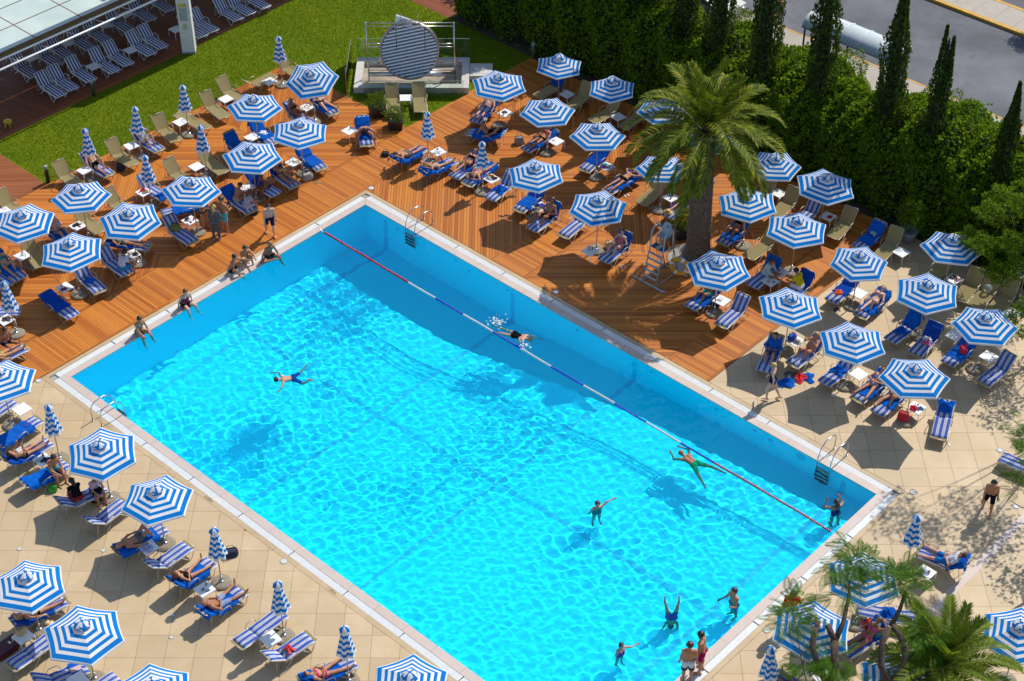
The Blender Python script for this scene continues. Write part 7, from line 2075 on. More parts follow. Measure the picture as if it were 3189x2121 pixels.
o = thing('stool', 'small yellow plastic stool on the dark terrace', 'stool', (-16.0, 5.85, 0.004))
MB().lathe([(0.17, 0.27), (0.19, 0.29), (0.18, 0.315), (0.02, 0.32)], 18).build('seat', colm((0.65, 0.42, 0.005), 0.4), o, True)
for k in range(4):
    a = pi / 4 + k * pi / 2
    MB().tube([(0.11 * cos(a), 0.11 * sin(a), 0.28), (0.16 * cos(a), 0.16 * sin(a), 0.0)], [0.032, 0.024], 8).build('leg', colm((0.65, 0.42, 0.005), 0.4), o, True)
LID = MB().lathe([(0.10, 0.002), (0.10, 0.010), (0.085, 0.012)], 16).mesh('lid', colm((0.58, 0.57, 0.54)), True)
RIM = MB().tube([(0.108 * cos(2 * pi * k / 16), 0.108 * sin(2 * pi * k / 16), 0.006) for k in range(17)], 0.012, 5).mesh('rim', MT['grey'], True)
for x, y, sc_, w in ((-11.17, -11.11, 1.0, 'at the pool corner by the left parasol'), (-10.05, -19.49, 0.7, 'between the left parasols'), (-7.30, -19.56, 0.7, 'under the black haired person\'s parasol shadow'),
                     (-4.61, -22.35, 0.7, 'in a folded parasol shadow'), (-4.53, -23.25, 0.6, 'in the middle of the near paving'), (-1.36, -20.04, 1.1, 'by the auburn woman near the coping'),
                     (19.61, -16.87, 1.1, 'at the near right pool corner'), (22.98, -14.79, 1.0, 'near the lone striped lounger'), (13.97, -22.96, 1.1, 'beside the red shirt man'),
                     (7.74, -5.87, 1.1, 'in the palm shadow on the deck'), (0.16, 1.16, 1.1, 'at the deep pool corner on the deck'), (17.57, -11.92, 0.8, 'below the lavender bikini parasol'), (22.93, -17.54, 1.0, 'beside the walking boy')):
    o = thing('floor_lid', 'round white floor lid ' + w, 'lid', (x, y, 0.0), 0, 'round floor lids'); o.scale = (sc_, sc_, 1)
    mk('cover', LID, o); mk('rim', RIM, o)

# ------------------------------------------------------------------ planters
def leaf_cloud(P, size, droop=0.0, jitter=0.4, aspect=1.8, up=None):
    """quads with random attitudes; P = centres (n, 3)"""
    n = len(P)
    a = RNG.normal(size=(n, 3)); a /= np.linalg.norm(a, axis=1)[:, None]
    if up is not None: a = a * (1 - up[1]) + np.array(up[0]) * up[1]; a /= np.linalg.norm(a, axis=1)[:, None]
    b = RNG.normal(size=(n, 3)); b -= a * (a * b).sum(1)[:, None]; b /= np.linalg.norm(b, axis=1)[:, None]
    s = size * RNG.uniform(1 - jitter, 1 + jitter, n)[:, None]
    w = s / aspect
    V = np.stack([P - a * s * 0.5, P + b * w * 0.5, P + a * s * 0.5 - np.array([0, 0, droop]) * s, P - b * w * 0.5], 1)
    return V.reshape(-1, 3), np.arange(4 * n).reshape(n, 4)
def ball_points(n, c, r, surf=0.5):
    d = RNG.normal(size=(n, 3)); d /= np.linalg.norm(d, axis=1)[:, None]
    q = RNG.uniform(0, 1, n) ** (1 / 3); q = surf + (1 - surf) * q
    lump = 1 + 0.18 * np.sin(d @ np.array([5.0, 3.0, 4.0]) + c[0]) + 0.12 * np.sin(d @ np.array([-7.0, 8.0, 5.0]))
    return np.array(c) + d * np.array(r) * (q * lump)[:, None]
def planter(x, y, lab, pot, r, n, h, mat='shrub', flowers=None):
    o = thing('planter', lab, 'planter', (x, y, 0), random.uniform(0, 1))
    if pot == 'box':
        MB().add([(-0.28, -0.28, 0), (0.28, -0.28, 0), (0.28, 0.28, 0), (-0.28, 0.28, 0), (-0.33, -0.33, 0.42), (0.33, -0.33, 0.42), (0.33, 0.33, 0.42), (-0.33, 0.33, 0.42)], [(0, 3, 2, 1), (4, 5, 6, 7), (0, 1, 5, 4), (1, 2, 6, 5), (2, 3, 7, 6), (3, 0, 4, 7)]).build('pot', MT['black'], o)
    else:
        MB().lathe([(0.24, 0), (0.36, 0.42), (0.39, 0.5), (0.33, 0.5), (0.30, 0.42)], 18).build('pot', colm((0.32, 0.32, 0.33)), o, True)
    V, F = leaf_cloud(ball_points(n, (0, 0, h), r, 0.25), 0.075, aspect=2.6)
    mk('foliage', np_mesh('foliage', V, F, MT[mat]), o)
    m = MB()
    for k in range(7):
        a = k * 0.9; m.tube([(0.05 * cos(a), 0.05 * sin(a), 0.4), (r[0] * 0.5 * cos(a), r[1] * 0.5 * sin(a), h + 0.1)], 0.008, 4)
    m.build('stems', MT['bark'], o)
    if flowers:
        V, F = leaf_cloud(ball_points(14, (0.1, -0.1, h + 0.05), (r[0], r[1], r[2]), 0.9), 0.06, aspect=1.0)
        mk('flowers', np_mesh('flowers', V, F, colm(flowers)), o)
planter(0.08, 6.85, 'black square planter with a bushy shrub, left one', 'box', (0.5, 0.45, 0.38), 1600, 0.75)
planter(0.95, 5.85, 'black square planter with a white flowered shrub, right one', 'box', (0.5, 0.45, 0.36), 1500, 0.72, flowers=(0.7, 0.7, 0.7))
planter(12.86, -2.2, 'dark pot with a yellow green bush beside the palm trunk', 'box', (0.42, 0.42, 0.52), 2200, 0.85)
planter(21.9, -2.5, 'grey round pot with a shrub at the hedge', 'round', (0.6, 0.6, 0.75), 2200, 1.25, 'vine')

# ------------------------------------------------------------------ steel disc fountain on the lawn
fount = thing('disc_fountain', 'round steel louvre disc fountain in a stone basin on the lawn', 'fountain', (0, 0, 0))
BS = stone('basin_marble', (0.56, 0.54, 0.50), (0.64, 0.62, 0.58), (0.40, 0.34, 0.27), scale=3.0)
bx0, bx1, by0, by1 = -1.08, 4.10, 8.62, 11.30
mb = MB().box(bx0 + 0.35, bx1 - 0.35, by0 + 0.35, by1 - 0.35, 0.0, 0.05); mb.build('basin_floor', plain('basin_bed', (0.34, 0.28, 0.22), 0.7, var=0.3, scale=2), fount)
def slabs(x0, x1, y0, y1, horiz, n):
    for k in range(n):
        if horiz: a = x0 + (x1 - x0) * k / n; c = x0 + (x1 - x0) * (k + 1) / n - 0.006; MB().box(a, c, y0, y1, 0.0, 0.30).build('basin_slab', BS, fount)
        else: a = y0 + (y1 - y0) * k / n; c = y0 + (y1 - y0) * (k + 1) / n - 0.006; MB().box(x0, x1, a, c, 0.0, 0.30).build('basin_slab', BS, fount)
slabs(bx0, bx1, by0, by0 + 0.34, True, 6); slabs(bx0, bx1, by1 - 0.34, by1, True, 6)
slabs(bx0, bx0 + 0.34, by0 + 0.345, by1 - 0.345, False, 3); slabs(bx1 - 0.34, bx1, by0 + 0.345, by1 - 0.345, False, 3)
MB().box(4.12, 5.15, 9.75, 10.85, 0.0, 0.24).box(4.35, 4.95, 9.95, 10.65, 0.24, 0.246).build('pump_cover', BS, fount)
FY = 9.62
for x in (-0.45, 3.46):
    MB().tube([(x, FY, 0.05), (x, FY, 3.06)], 0.035, 8).build('frame_post', MT['steel'], fount, True)
for z, segs in ((3.03, ((-0.45, 3.46),)), (2.86, ((-0.45, 3.46),)), (1.98, ((-0.45, 0.3), (2.6, 3.46))), (1.82, ((-0.45, 0.3), (2.6, 3.46))), (1.0, ((-0.45, 0.1), (2.8, 3.46))), (0.62, ((-0.45, 3.46),)), (0.5, ((-0.45, 3.46),))):
    for a, c in segs: MB().tube([(a, FY, z), (c, FY, z)], 0.022, 8).build('frame_rail', MT['steel'], fount, True)
for x in (0.88, 2.15): MB().tube([(x, FY - 0.12, 0.4), (x, FY - 0.12, 3.05)], 0.014, 6).build('tie_rod', MT['darkgrey'], fount, True)
for x in (1.1, 1.86): MB().tube([(x, FY + 0.1, 3.0), (x, FY + 0.1, 3.4)], 0.016, 6).build('spout', MT['steel'], fount, True)
MB().tube([(-0.42, FY - 0.05, 0.42), (3.44, FY - 0.05, 0.42)], 0.10, 10).build('trough', MT['steel'], fount, True)
# the disc: a ring with tilted louvre tubes
DC = Vector((1.45, FY, 1.66)); DR = 1.26
DM = Matrix.Translation(DC) @ Matrix.Rotation(radians(-14), 4, 'X') @ Matrix.Rotation(radians(-12), 4, 'Y')
DARK = plain('dark_recess', (0.10, 0.10, 0.11), 0.5)
ringp = MB()
ns = 40
for k in range(ns):
    a0, a1 = 2 * pi * k / ns, 2 * pi * (k + 1) / ns
    vs = []
    for a in (a0, a1):
        for r, y in ((DR, -0.16), (DR + 0.09, -0.16), (DR + 0.09, 0.18), (DR, 0.18)): vs.append(DM @ Vector((r * cos(a), y, r * sin(a))))
    ringp.add(vs, [(0, 1, 5, 4), (1, 2, 6, 5), (2, 3, 7, 6), (3, 0, 4, 7)])
ringp.build('ring', plain('bronze_ring', (0.40, 0.37, 0.33), 0.35, 0.9), fount, True)
MB().add([DM @ Vector((DR * cos(2 * pi * k / ns), 0.12, DR * sin(2 * pi * k / ns))) for k in range(ns)], [tuple(range(ns))]).build('back_plate', DARK, fount)
nl = 17
CHROME = plain('polished_tube', (0.74, 0.77, 0.80), 0.30, 0.55, var=0.05)
for k in range(nl):
    z = -DR + 2 * DR * (k + 0.5) / nl
    hw = sqrt(max(0.0, DR ** 2 - z ** 2)) - 0.01
    if hw < 0.1: continue
    h = DR / nl * 0.88
    seg = 10; V = []
    for x in (-hw, hw):
        for q in range(seg):
            a = pi * q / (seg - 1)
            V.append(DM @ Vector((x, -0.02 - 0.05 * sin(a) - 0.13 * (1 - q / (seg - 1)), z - h + 2 * h * q / (seg - 1))))
    MB().add(V, [(q, q + 1, seg + q + 1, seg + q) for q in range(seg - 1)]).build('louvre', CHROME, fount, True)
# side fins behind the disc
for s, pts in ((1, [(-1.55, 0.2, -0.35), (-1.0, 0.15, 0.75), (-1.15, 0.15, -0.6)]), (2, [(-0.25, 0.2, 1.62), (0.55, 0.15, 1.15), (-0.45, 0.15, 1.15)])):
    P_ = [DM @ Vector(p) for p in pts]; off = Vector((0, 0.1, 0))
    MB().add(P_ + [p + off for p in P_], [(0, 1, 2), (5, 4, 3), (0, 3, 4, 1), (1, 4, 5, 2), (2, 5, 3, 0)]).build('fin', MT['steel'], fount)
# glass screens round the basin
GM = bpy.data.materials.new('screen_glass'); GM.use_nodes = True
t = GM.node_tree; t.nodes.clear(); out = t.nodes.new('ShaderNodeOutputMaterial')
tb = t.nodes.new('ShaderNodeBsdfTransparent'); tb.inputs[0].default_value = (0.86, 0.93, 0.90, 1); gb = N(t, 'ShaderNodeBsdfGlossy', Roughness=0.02)
lw = N(t, 'ShaderNodeFresnel', IOR=1.45); ms = t.nodes.new('ShaderNodeMixShader')
t.links.new(lw.outputs[0], ms.inputs[0]); t.links.new(tb.outputs[0], ms.inputs[1]); t.links.new(gb.outputs[0], ms.inputs[2]); t.links.new(ms.outputs[0], out.inputs[0])
def screen(x0, y0, x1, y1, h, lab):
    o = thing('glass_screen', lab, 'screen', (x0, y0, 0), atan2(y1 - y0, x1 - x0), 'glass screens round the fountain')
    L = hypot(x1 - x0, y1 - y0)
    MB().box(0, L, -0.006, 0.006, 0.05, h).build('pane', GM, o)
    MB().box(0.2, 0.26, -0.02, 0.02, 0, 0.12).box(L - 0.26, L - 0.2, -0.02, 0.02, 0, 0.12).build('clamps', MT['steel'], o)
    MB().box(0, L, -0.009, 0.009, h + 0.001, h + 0.014).build('top_edge', colm((0.25, 0.36, 0.32), 0.2), o)
screen(-1.35, 8.5, -1.35, 11.4, 1.15, 'clear glass screen left of the steel disc')
screen(-1.1, 11.5, 4.1, 11.5, 1.15, 'clear glass screen behind the steel disc')
screen(-0.6, 8.45, 3.9, 8.45, 0.75, 'clear glass screen before the steel disc')
# thin wire post beside the deck
o = thing('wire_post', 'thin steel post with a leaning shadow by the lawn corner', 'post', (-1.35, 8.3, 0)); MB().tube([(0, 0, 0), (0, 0, 1.55)], 0.016, 6).build('rod', MT['steel'], o); MB().lathe([(0.06, 0.0), (0.05, 0.015)], 10).build('foot', MT['steel'], o)

# ------------------------------------------------------------------ lifeguard chair with lifebuoy
lc = thing('lifeguard_chair', 'tall steel lifeguard chair with grey plastic seat by the palm', 'chair', (11.72, -5.02, 0), PA)
GT = plain('galvanised_tube', (0.40, 0.47, 0.50), 0.45, 0.3)
# local: front towards -y (the pool), x along the pool edge
MB().tube([(-0.78, -0.55, 0.03), (0.78, -0.55, 0.03)], 0.038, 8).build('front_skid', GT, lc, True)
MB().tube([(-0.78, 0.85, 0.03), (0.78, 0.85, 0.03)], 0.03, 8).build('rear_skid', GT, lc, True)
for s in (-1, 1):
    x = 0.32 * s
    MB().tube([(x, -0.55, 0.04), (x, -0.18, 1.55), (x, -0.12, 2.2), (x, 0.0, 2.34), (x, 0.36, 2.34)], 0.028, 8).build('ladder_rail', GT, lc, True)
    MB().tube([(x, -0.55, 0.04), (x, 0.85, 0.04)], 0.018, 6).build('base_bar', GT, lc, True)
    MB().tube([(x, 0.85, 0.04), (x, 0.42, 1.5), (x, 0.36, 2.34)], 0.026, 8).build('rear_leg', GT, lc, True)
    MB().tube([(x, -0.18, 1.5), (x, 0.55, 1.5)], 0.016, 6).build('platform_bar', GT, lc, True)
for k in range(5):
    tt_ = 0.18 + 0.16 * k
    MB().box(-0.31, 0.31, -0.55 + 0.37 * tt_ * 1.05 - 0.04, -0.55 + 0.37 * tt_ * 1.05 + 0.05, 0.04 + 1.5 * tt_ - 0.012, 0.04 + 1.5 * tt_ + 0.012).build('step', GT, lc)
MB().box(-0.31, 0.31, -0.16, 0.16, 1.49, 1.515).build('platform', colm((0.02, 0.07, 0.24)), lc)
MB().box(-0.10, 0.06, -0.15, 0.14, 1.516, 1.525).build('cream_cloth', colm((0.5, 0.42, 0.25)), lc)
seat = MB()
nx, ny = 9, 8; V = []
for i in range(nx):
    tq = i / (nx - 1)
    for j in range(ny):
        w = (j / (ny - 1) - 0.5) * 2
        if tq < 0.5: y, z = 0.02 + 0.36 * (tq / 0.5), 1.95 - 0.02 * sin(pi * tq) + 0.02 * w * w
        else: y, z = 0.38 + 0.10 * ((tq - 0.5) / 0.5), 1.95 + 0.48 * ((tq - 0.5) / 0.5)
        hw = 0.24 if tq < 0.8 else 0.24 - 0.5 * (tq - 0.8)
        V.append((w * hw, y - (0.03 * w * w if tq >= 0.5 else 0), z))
seat.add(V, [(i * ny + j, i * ny + j + 1, (i + 1) * ny + j + 1, (i + 1) * ny + j) for i in range(nx - 1) for j in range(ny - 1) if not (i == 6 and j in (3,))])
seat.build('seat', colm((0.33, 0.35, 0.38), 0.45), lc, True)
for s in (-1, 1):
    for y in (0.06, 0.34): MB().tube([(0.2 * s, y, 1.95), (0.22 * s, y, 1.51)], 0.013, 6).build('seat_leg', MT['darkgrey'], lc, True)
MB().tube([(0.36, 0.40, 0.9), (0.38, 0.42, 2.65)], 0.014, 6).build('mast', colm((0.35, 0.16, 0.06)), lc, True)
ly = thing('lifebuoy', 'orange lifebuoy with pale bands hung on the lifeguard chair', 'lifebuoy', (12.52, -5.05, 0.62), PA + radians(20))
for k in range(8):
    a0, a1 = 2 * pi * k / 8, 2 * pi * (k + 1) / 8
    white = k % 2 == 1
    aa = [a0 + (a1 - a0) * q / 5 for q in range(6)] if not white else [a0 + (a1 - a0) * (0.3 + 0.4 * q / 3) for q in range(4)]
    MB().tube([(0.33 * cos(a), 0, 0.33 * sin(a)) for a in [a0 + (a1 - a0) * q / 5 for q in range(6)]], 0.082, 8, cap=False).build('ring_segment', colm((0.78, 0.33, 0.0), 0.5), ly, True)
    if white: MB().tube([(0.33 * cos(a), 0, 0.33 * sin(a)) for a in aa], 0.085, 8).build('band', MT['white'], ly, True)
MB().tube([(0.41 * cos(2 * pi * k / 24), 0.02, 0.41 * sin(2 * pi * k / 24)) for k in range(25)], 0.008, 4).build('grab_rope', MT['white'], ly)
# pebbles round the palm
def pebbles(n):
    m = MB(); r = random.Random(4)
    for k in range(n):
        a = r.uniform(0, 2 * pi); d = 1.05 * sqrt(r.uniform(0.15, 1))
        x, y = 13.25 + d * cos(a), -3.75 + d * sin(a); s = r.uniform(0.02, 0.045)
        z = s * 0.3
        m.add([(x - s, y, z), (x, y - s * 0.8, z), (x + s, y, z), (x, y + s * 0.8, z), (x, y, z + s * 0.6)], [(0, 1, 4), (1, 2, 4), (2, 3, 4), (3, 0, 4)])
    return m
tag(pebbles(2600).build('pebbles', plain('white_pebble', (0.58, 0.54, 0.46), 0.8, var=0.2)), 'white pebbles spread round the foot of the palm', 'pebbles', kind='stuff')
tag(MB().prism([(13.25 + 1.05 * cos(2 * pi * k / 24), -3.75 + 1.05 * sin(2 * pi * k / 24)) for k in range(24)], -0.02, 0.008).build('palm_bed', plain('pebble_bed', (0.45, 0.41, 0.35), 0.9)), kind='structure')

# ------------------------------------------------------------------ street: shelter, sign, car
bs = thing('bus_shelter', 'bus shelter with a curved translucent roof on the pavement', 'bus shelter', (0, 0, 0))
PANEL = plain('roof_polycarbonate', (0.55, 0.60, 0.60), 0.25, var=0.05)
nseg = 5; u0, u1 = 6.9, 11.75
for k in range(nseg):
    a, c = u0 + (u1 - u0) * k / nseg, u0 + (u1 - u0) * (k + 1) / nseg - 0.03
    V = []
    for u in (a, c):
        for q in range(9):
            ph = pi * q / 8
            V.append(Q(u, 21.45 - 0.72 * cos(ph), 2.32 + 0.5 * sin(ph)))
    MB().add(V, [(q, q + 1, 9 + q + 1, 9 + q) for q in range(8)]).build('roof_panel', PANEL, bs, True)
for k in range(nseg + 1):
    u = u0 + (u1 - u0) * k / nseg - 0.015
    MB().tube([Q(u, 21.45 - 0.73 * cos(pi * q / 8), 2.325 + 0.51 * sin(pi * q / 8)) for q in range(9)], 0.025, 6).build('roof_hoop', MT['white'], bs, True)
for v in (20.73, 22.17): MB().tube([Q(u0 - 0.05, v, 2.3), Q(u1 + 0.05, v, 2.3)], 0.04, 6).build('eaves_rail', MT['grey'], bs, True)
for u in (7.0, 9.3, 11.65): MB().tube([Q(u, 20.78, 0), Q(u, 20.78, 2.3)], 0.045, 8).build('post', MT['darkgrey'], bs, True)
MB().prism(rect(11.62, 11.68, 20.9, 22.1), 0.3, 2.25).build('end_panel', GM, bs)
MB().tube([Q(11.65, 22.1, 0), Q(11.65, 22.1, 2.3)], 0.03, 6).build('post', MT['white'], bs, True)
sg = thing('street_sign', 'orange bordered street sign by the shelter', 'sign', Q(5.4, 20.8, 0), PA + radians(70))
MB().tube([(0, 0, 0), (0, 0, 2.9)], 0.035, 8).build('post', colm((0.65, 0.2, 0.01)), sg, True)
MB().box(-0.35, 0.35, -0.03, 0.03, 2.35, 2.95).build('board', colm((0.70, 0.20, 0.01)), sg)
MB().box(-0.29, 0.29, -0.036, -0.031, 2.42, 2.88).build('face', colm((0.08, 0.1, 0.16)), sg)
# parked car, mostly hidden by the hedge
car = thing('car', 'pale car parked on the pavement behind the hedge', 'car', Q(0.2, 22.0, 0.07), PA)
CP = plain('car_paint', (0.62, 0.60, 0.56), 0.25, var=0.02); CG = plain('car_glass', (0.05, 0.09, 0.13), 0.08, var=0.0)
prof = [(-2.1, 0.30), (-2.15, 0.75), (-1.3, 0.92), (-0.75, 1.38), (0.75, 1.42), (1.5, 0.98), (2.1, 0.88), (2.15, 0.30)]
def extr(pr, y0, y1, inset_=0.0):
    n = len(pr); V = [(x, y0, z) for x, z in pr] + [(x, y1, z) for x, z in pr]
    return V, [tuple(range(n)), tuple(range(2 * n - 1, n - 1, -1))] + [(k, n + k, n + (k + 1) % n, (k + 1) % n) for k in range(n)]
m = MB(); m.add(*extr(prof, -0.85, 0.85)); m.build('body', CP, car)
for x0, z0, x1, z1 in ((-1.27, 0.95, -0.78, 1.36), (0.78, 1.40, 1.47, 1.0)):
    nx_, nz_ = -(z1 - z0), (x1 - x0); l_ = hypot(nx_, nz_); nx_, nz_ = nx_ / l_ * 0.012, nz_ / l_ * 0.012
    MB().add([(x0 + nx_, -0.72, z0 + nz_), (x0 + nx_, 0.72, z0 + nz_), (x1 + nx_, 0.66, z1 + nz_), (x1 + nx_, -0.66, z1 + nz_)], [(0, 1, 2, 3)]).build('windscreen', CG, car)
for s in (-1, 1):
    MB().add([(-1.1, 0.857 * s, 1.0), (1.25, 0.857 * s, 1.02), (0.7, 0.857 * s, 1.34), (-0.7, 0.857 * s, 1.32)], [(0, 1, 2, 3)]).build('side_window', CG, car)
    for x in (-1.35, 1.35):
        w = MB().lathe([(0.30, -0.09), (0.32, -0.06), (0.32, 0.06), (0.30, 0.09)], 18, 0, Matrix.Translation((x, 0.80 * s, 0.32)) @ Matrix.Rotation(pi / 2, 4, 'X')).build('wheel', MT['black'], car, True)
    MB().ell((2.12, 0.6 * s, 0.68), (0.06, 0.18, 0.09), 8, 6).build('headlight', MT['steel'], car, True)
# ------------------------------------------------------------------ palms
def frond_mesh(L, e0, bend, nl, seed, mat, leaf=0.62, vshape=0.5, sag=0.35, wleaf=0.042):
    """a feather leaf growing out along +x: arching stalk, two rows of narrow leaflets"""
    r = random.Random(seed)
    n = 14; pts = []; p = Vector((0, 0, 0)); tw = r.uniform(-0.25, 0.25)
    for i in range(n + 1):
        t = i / n
        pts.append(p.copy())
        e = e0 - bend * t ** 1.25
        d = Vector((cos(e) * cos(tw * t), cos(e) * sin(tw * t), sin(e)))
        p = p + d * (L / n)
    mb = MB(); mb.tube(pts, [0.028 * (1 - 0.85 * i / n) + 0.003 for i in range(n + 1)], 5, 1)
    V, F = [], []
    for k in range(nl):
        t = 0.10 + 0.90 * k / (nl - 1)
        x = t * n; i = min(n - 1, int(x)); q = x - i
        b = pts[i].lerp(pts[i + 1], q); d = (pts[i + 1] - pts[i]).normalized()
        sd = Vector((-d.y, d.x, 0)); sd = sd.normalized() if sd.length > 1e-4 else Vector((0, 1, 0))
        up = d.cross(sd) * -1
        if up.z < 0: up = -up
        ll = leaf * (0.35 + 0.65 * sin(pi * min(1, 0.12 + 0.86 * t)) ** 0.7) * r.uniform(0.88, 1.1)
        for s in (-1, 1):
            f = 0.55 + 0.75 * t
            dr = (sd * s * 1.0 + d * f + up * vshape * r.uniform(0.6, 1.2)).normalized()
            dr2 = (dr + Vector((0, 0, -sag * r.uniform(0.6, 1.4)))).normalized()
            wv = dr.cross(up).normalized() * wleaf * 0.5
            a0 = b; a1 = b + dr * ll * 0.5; a2 = a1 + dr2 * ll * 0.5
            bI = len(V)
            V += [a0 - wv * 0.5, a0 + wv * 0.5, a1 + wv, a1 - wv, a2]
            F += [(bI, bI + 1, bI + 2, bI + 3), (bI + 3, bI + 2, bI + 4)]
    mb.add(V, F, 0)
    return mb.mesh('frond', [mat, MT['rachis']])

def palm(name, label, loc, top, lean, r0, r1, crown, mats, rough_bark=True, flare=1.25):
    """crown = list of (count, elevation range, mesh variants)"""
    o = thing(name, label, 'palm', loc, 0)
    n, sides = 70, 26
    V, F = [], []
    r = random.Random(9)
    for i in range(n + 1):
        t = i / n
        rr = r0 + (r1 - r0) * t
        if t < 0.12: rr *= 1 + (flare - 1) * (1 - t / 0.12) ** 2
        if t > 0.88: rr *= 1 + 0.35 * ((t - 0.88) / 0.12)
        for k in range(sides):
            a = 2 * pi * k / sides
            # leaf scars: staggered lozenges standing proud
            sc_ = ((i + (k % 2) * 2.5) % 5) / 5.0
            q = rr * (1 + 0.085 * (1 - sc_) ** 1.5 + r.uniform(-0.012, 0.012))
            V.append((lean[0] * t + q * cos(a), lean[1] * t + q * sin(a), top * t))
    for i in range(n):
        for k in range(sides):
            k2 = (k + 1) % sides
            F.append((i * sides + k, i * sides + k2, (i + 1) * sides + k2, (i + 1) * sides + k))
    mk('trunk', np_mesh('trunk', V, F, mats, smooth=False), o)
    c = Vector((lean[0], lean[1], top))
    g = 0
    for cnt, meshes, dz, rad in crown:
        for k in range(cnt):
            a = g * 2.39996 + random.uniform(-0.12, 0.12); g += 1
            M = Matrix.Translation(c + Vector((rad * cos(a), rad * sin(a), dz + random.uniform(-0.06, 0.06)))) @ Matrix.Rotation(a, 4, 'Z') @ Matrix.Rotation(random.uniform(-0.1, 0.1), 4, 'Y') @ Matrix.Rotation(random.uniform(-0.35, 0.35), 4, 'X')
            q = random.choice(meshes)
            S = random.uniform(0.9, 1.08)
            mk('frond', q, o, M @ Matrix.Scale(S, 4))
    return o
PM = MT['palm']
big = lambda e, b, s, L=3.2: frond_mesh(L, radians(e), radians(b), 46, s, PM, 0.56, wleaf=0.052)
palm('palm_tree', 'tall date palm with a thick trunk and arching crown by the deck', (13.40, -3.45, 0), 5.75, (-0.05, 0.05), 0.46, 0.36,
     [(9, [big(82, 45, 1, 2.5), big(76, 50, 2, 2.6)], 0.15, 0.08), (11, [big(60, 82, 3, 3.0), big(52, 90, 4, 3.0)], 0.10, 0.16), (13, [big(34, 95, 5), big(26, 88, 6)], 0.02, 0.24), (12, [big(8, 82, 7, 3.1), big(0, 85, 8, 3.1)], -0.08, 0.30), (8, [big(-22, 62, 9, 2.8), big(-32, 55, 10, 2.8)], -0.22, 0.32)], MT['trunk'])
P2 = MT['palm2']
yng = lambda e, b, s, L=2.0: frond_mesh(L, radians(e), radians(b), 46, s, P2, 0.42, 0.6, 0.25, 0.036)
palm('palm_tree', 'short young palm with yellow green fronds at the lower right', (18.42, -26.75, 0), 2.75, (-0.1, -0.05), 0.24, 0.30,
     [(9, [yng(84, 40, 21, 1.7), yng(76, 45, 22, 1.8)], 0.1, 0.06), (13, [yng(58, 70, 23), yng(48, 78, 24)], 0.06, 0.12), (15, [yng(30, 85, 25, 2.1), yng(22, 88, 26, 2.1)], 0.0, 0.18), (10, [yng(0, 75, 27), yng(-15, 65, 28)], -0.1, 0.2)], MT['trunk2'], flare=1.0)

# ------------------------------------------------------------------ feathery trees at the lower right, with sawn limbs
def feather_leaf(seed, L=0.50):
    """a fern-like leaf: narrow side leaves along an arching stalk"""
    r = random.Random(seed); V, F = [], []
    n = 11
    for k in range(n):
        t = 0.12 + 0.88 * k / (n - 1)
        b = Vector((L * t, 0, -0.14 * t * t))
        ll = 0.17 * sin(pi * min(0.96, 0.25 + 0.7 * t)) * r.uniform(0.9, 1.1)
        for s in (-1, 1):
            d = Vector((0.6, s * 0.8, -0.15)).normalized(); w = Vector((-d.y, d.x, 0)) * 0.0125
            i = len(V); V += [b - w * 0.5, b + d * ll * 0.5 - w, b + d * ll, b + d * ll * 0.5 + w]; F.append((i, i + 1, i + 2, i + 3))
    i = len(V); V += [Vector((0, -0.006, 0)), Vector((L, -0.002, -0.14)), Vector((L, 0.002, -0.14)), Vector((0, 0.006, 0))]; F.append((i, i + 1, i + 2, i + 3))
    return np.array([tuple(v) for v in V]), np.array(F)
FLV = [feather_leaf(s) for s in range(3)]
def feather_crown(centres, spread, per, size=1.0):
    Vs, Fs, b = [], [], 0
    for c in centres:
        for k in range(per):
            V, F = FLV[random.randrange(3)]
            p = Vector(c) + Vector((random.gauss(0, spread), random.gauss(0, spread), random.gauss(0, spread * 0.6)))
            dv = (p - Vector(c)); yaw = atan2(dv.y, dv.x) + random.uniform(-0.6, 0.6)
            M = Matrix.Rotation(yaw, 4, 'Z') @ Matrix.Rotation(random.uniform(-0.5, 0.45), 4, 'Y') @ Matrix.Rotation(random.uniform(-0.5, 0.5), 4, 'X') @ Matrix.Scale(size * random.uniform(0.8, 1.15), 4)
            R = np.array(M.to_3x3())
            Vs.append(V @ R.T + np.array(p)); Fs.append(F + b); b += len(V)
    return np.concatenate(Vs), np.concatenate(Fs)
def limb_tree(name, label, loc, limbs, clumps, spread, per, mat, leafmat, cut=()):
    o = thing(name, label, 'tree', loc, 0)
    tr = MB()
    for pts, r0, r1 in limbs:
        n = len(pts); tr.tube(pts, [r0 + (r1 - r0) * i / (n - 1) for i in range(n)], 9)
    tr.build('trunk', mat, o, True)
    for (p, d, r) in cut:
        Mx = Matrix.Translation(p) @ Vector(d).to_track_quat('Z', 'Y').to_matrix().to_4x4()
        MB().lathe([(r, 0.001), (r * 0.98, 0.012)], 10, 0, Mx).build('sawn_end', colm((0.42, 0.30, 0.17)), o)
    V, F = feather_crown(clumps, spread, per)
    mk('crown', np_mesh('crown', V, F, leafmat), o)
    return o
def at3(x, y, z): return (x, y, z)
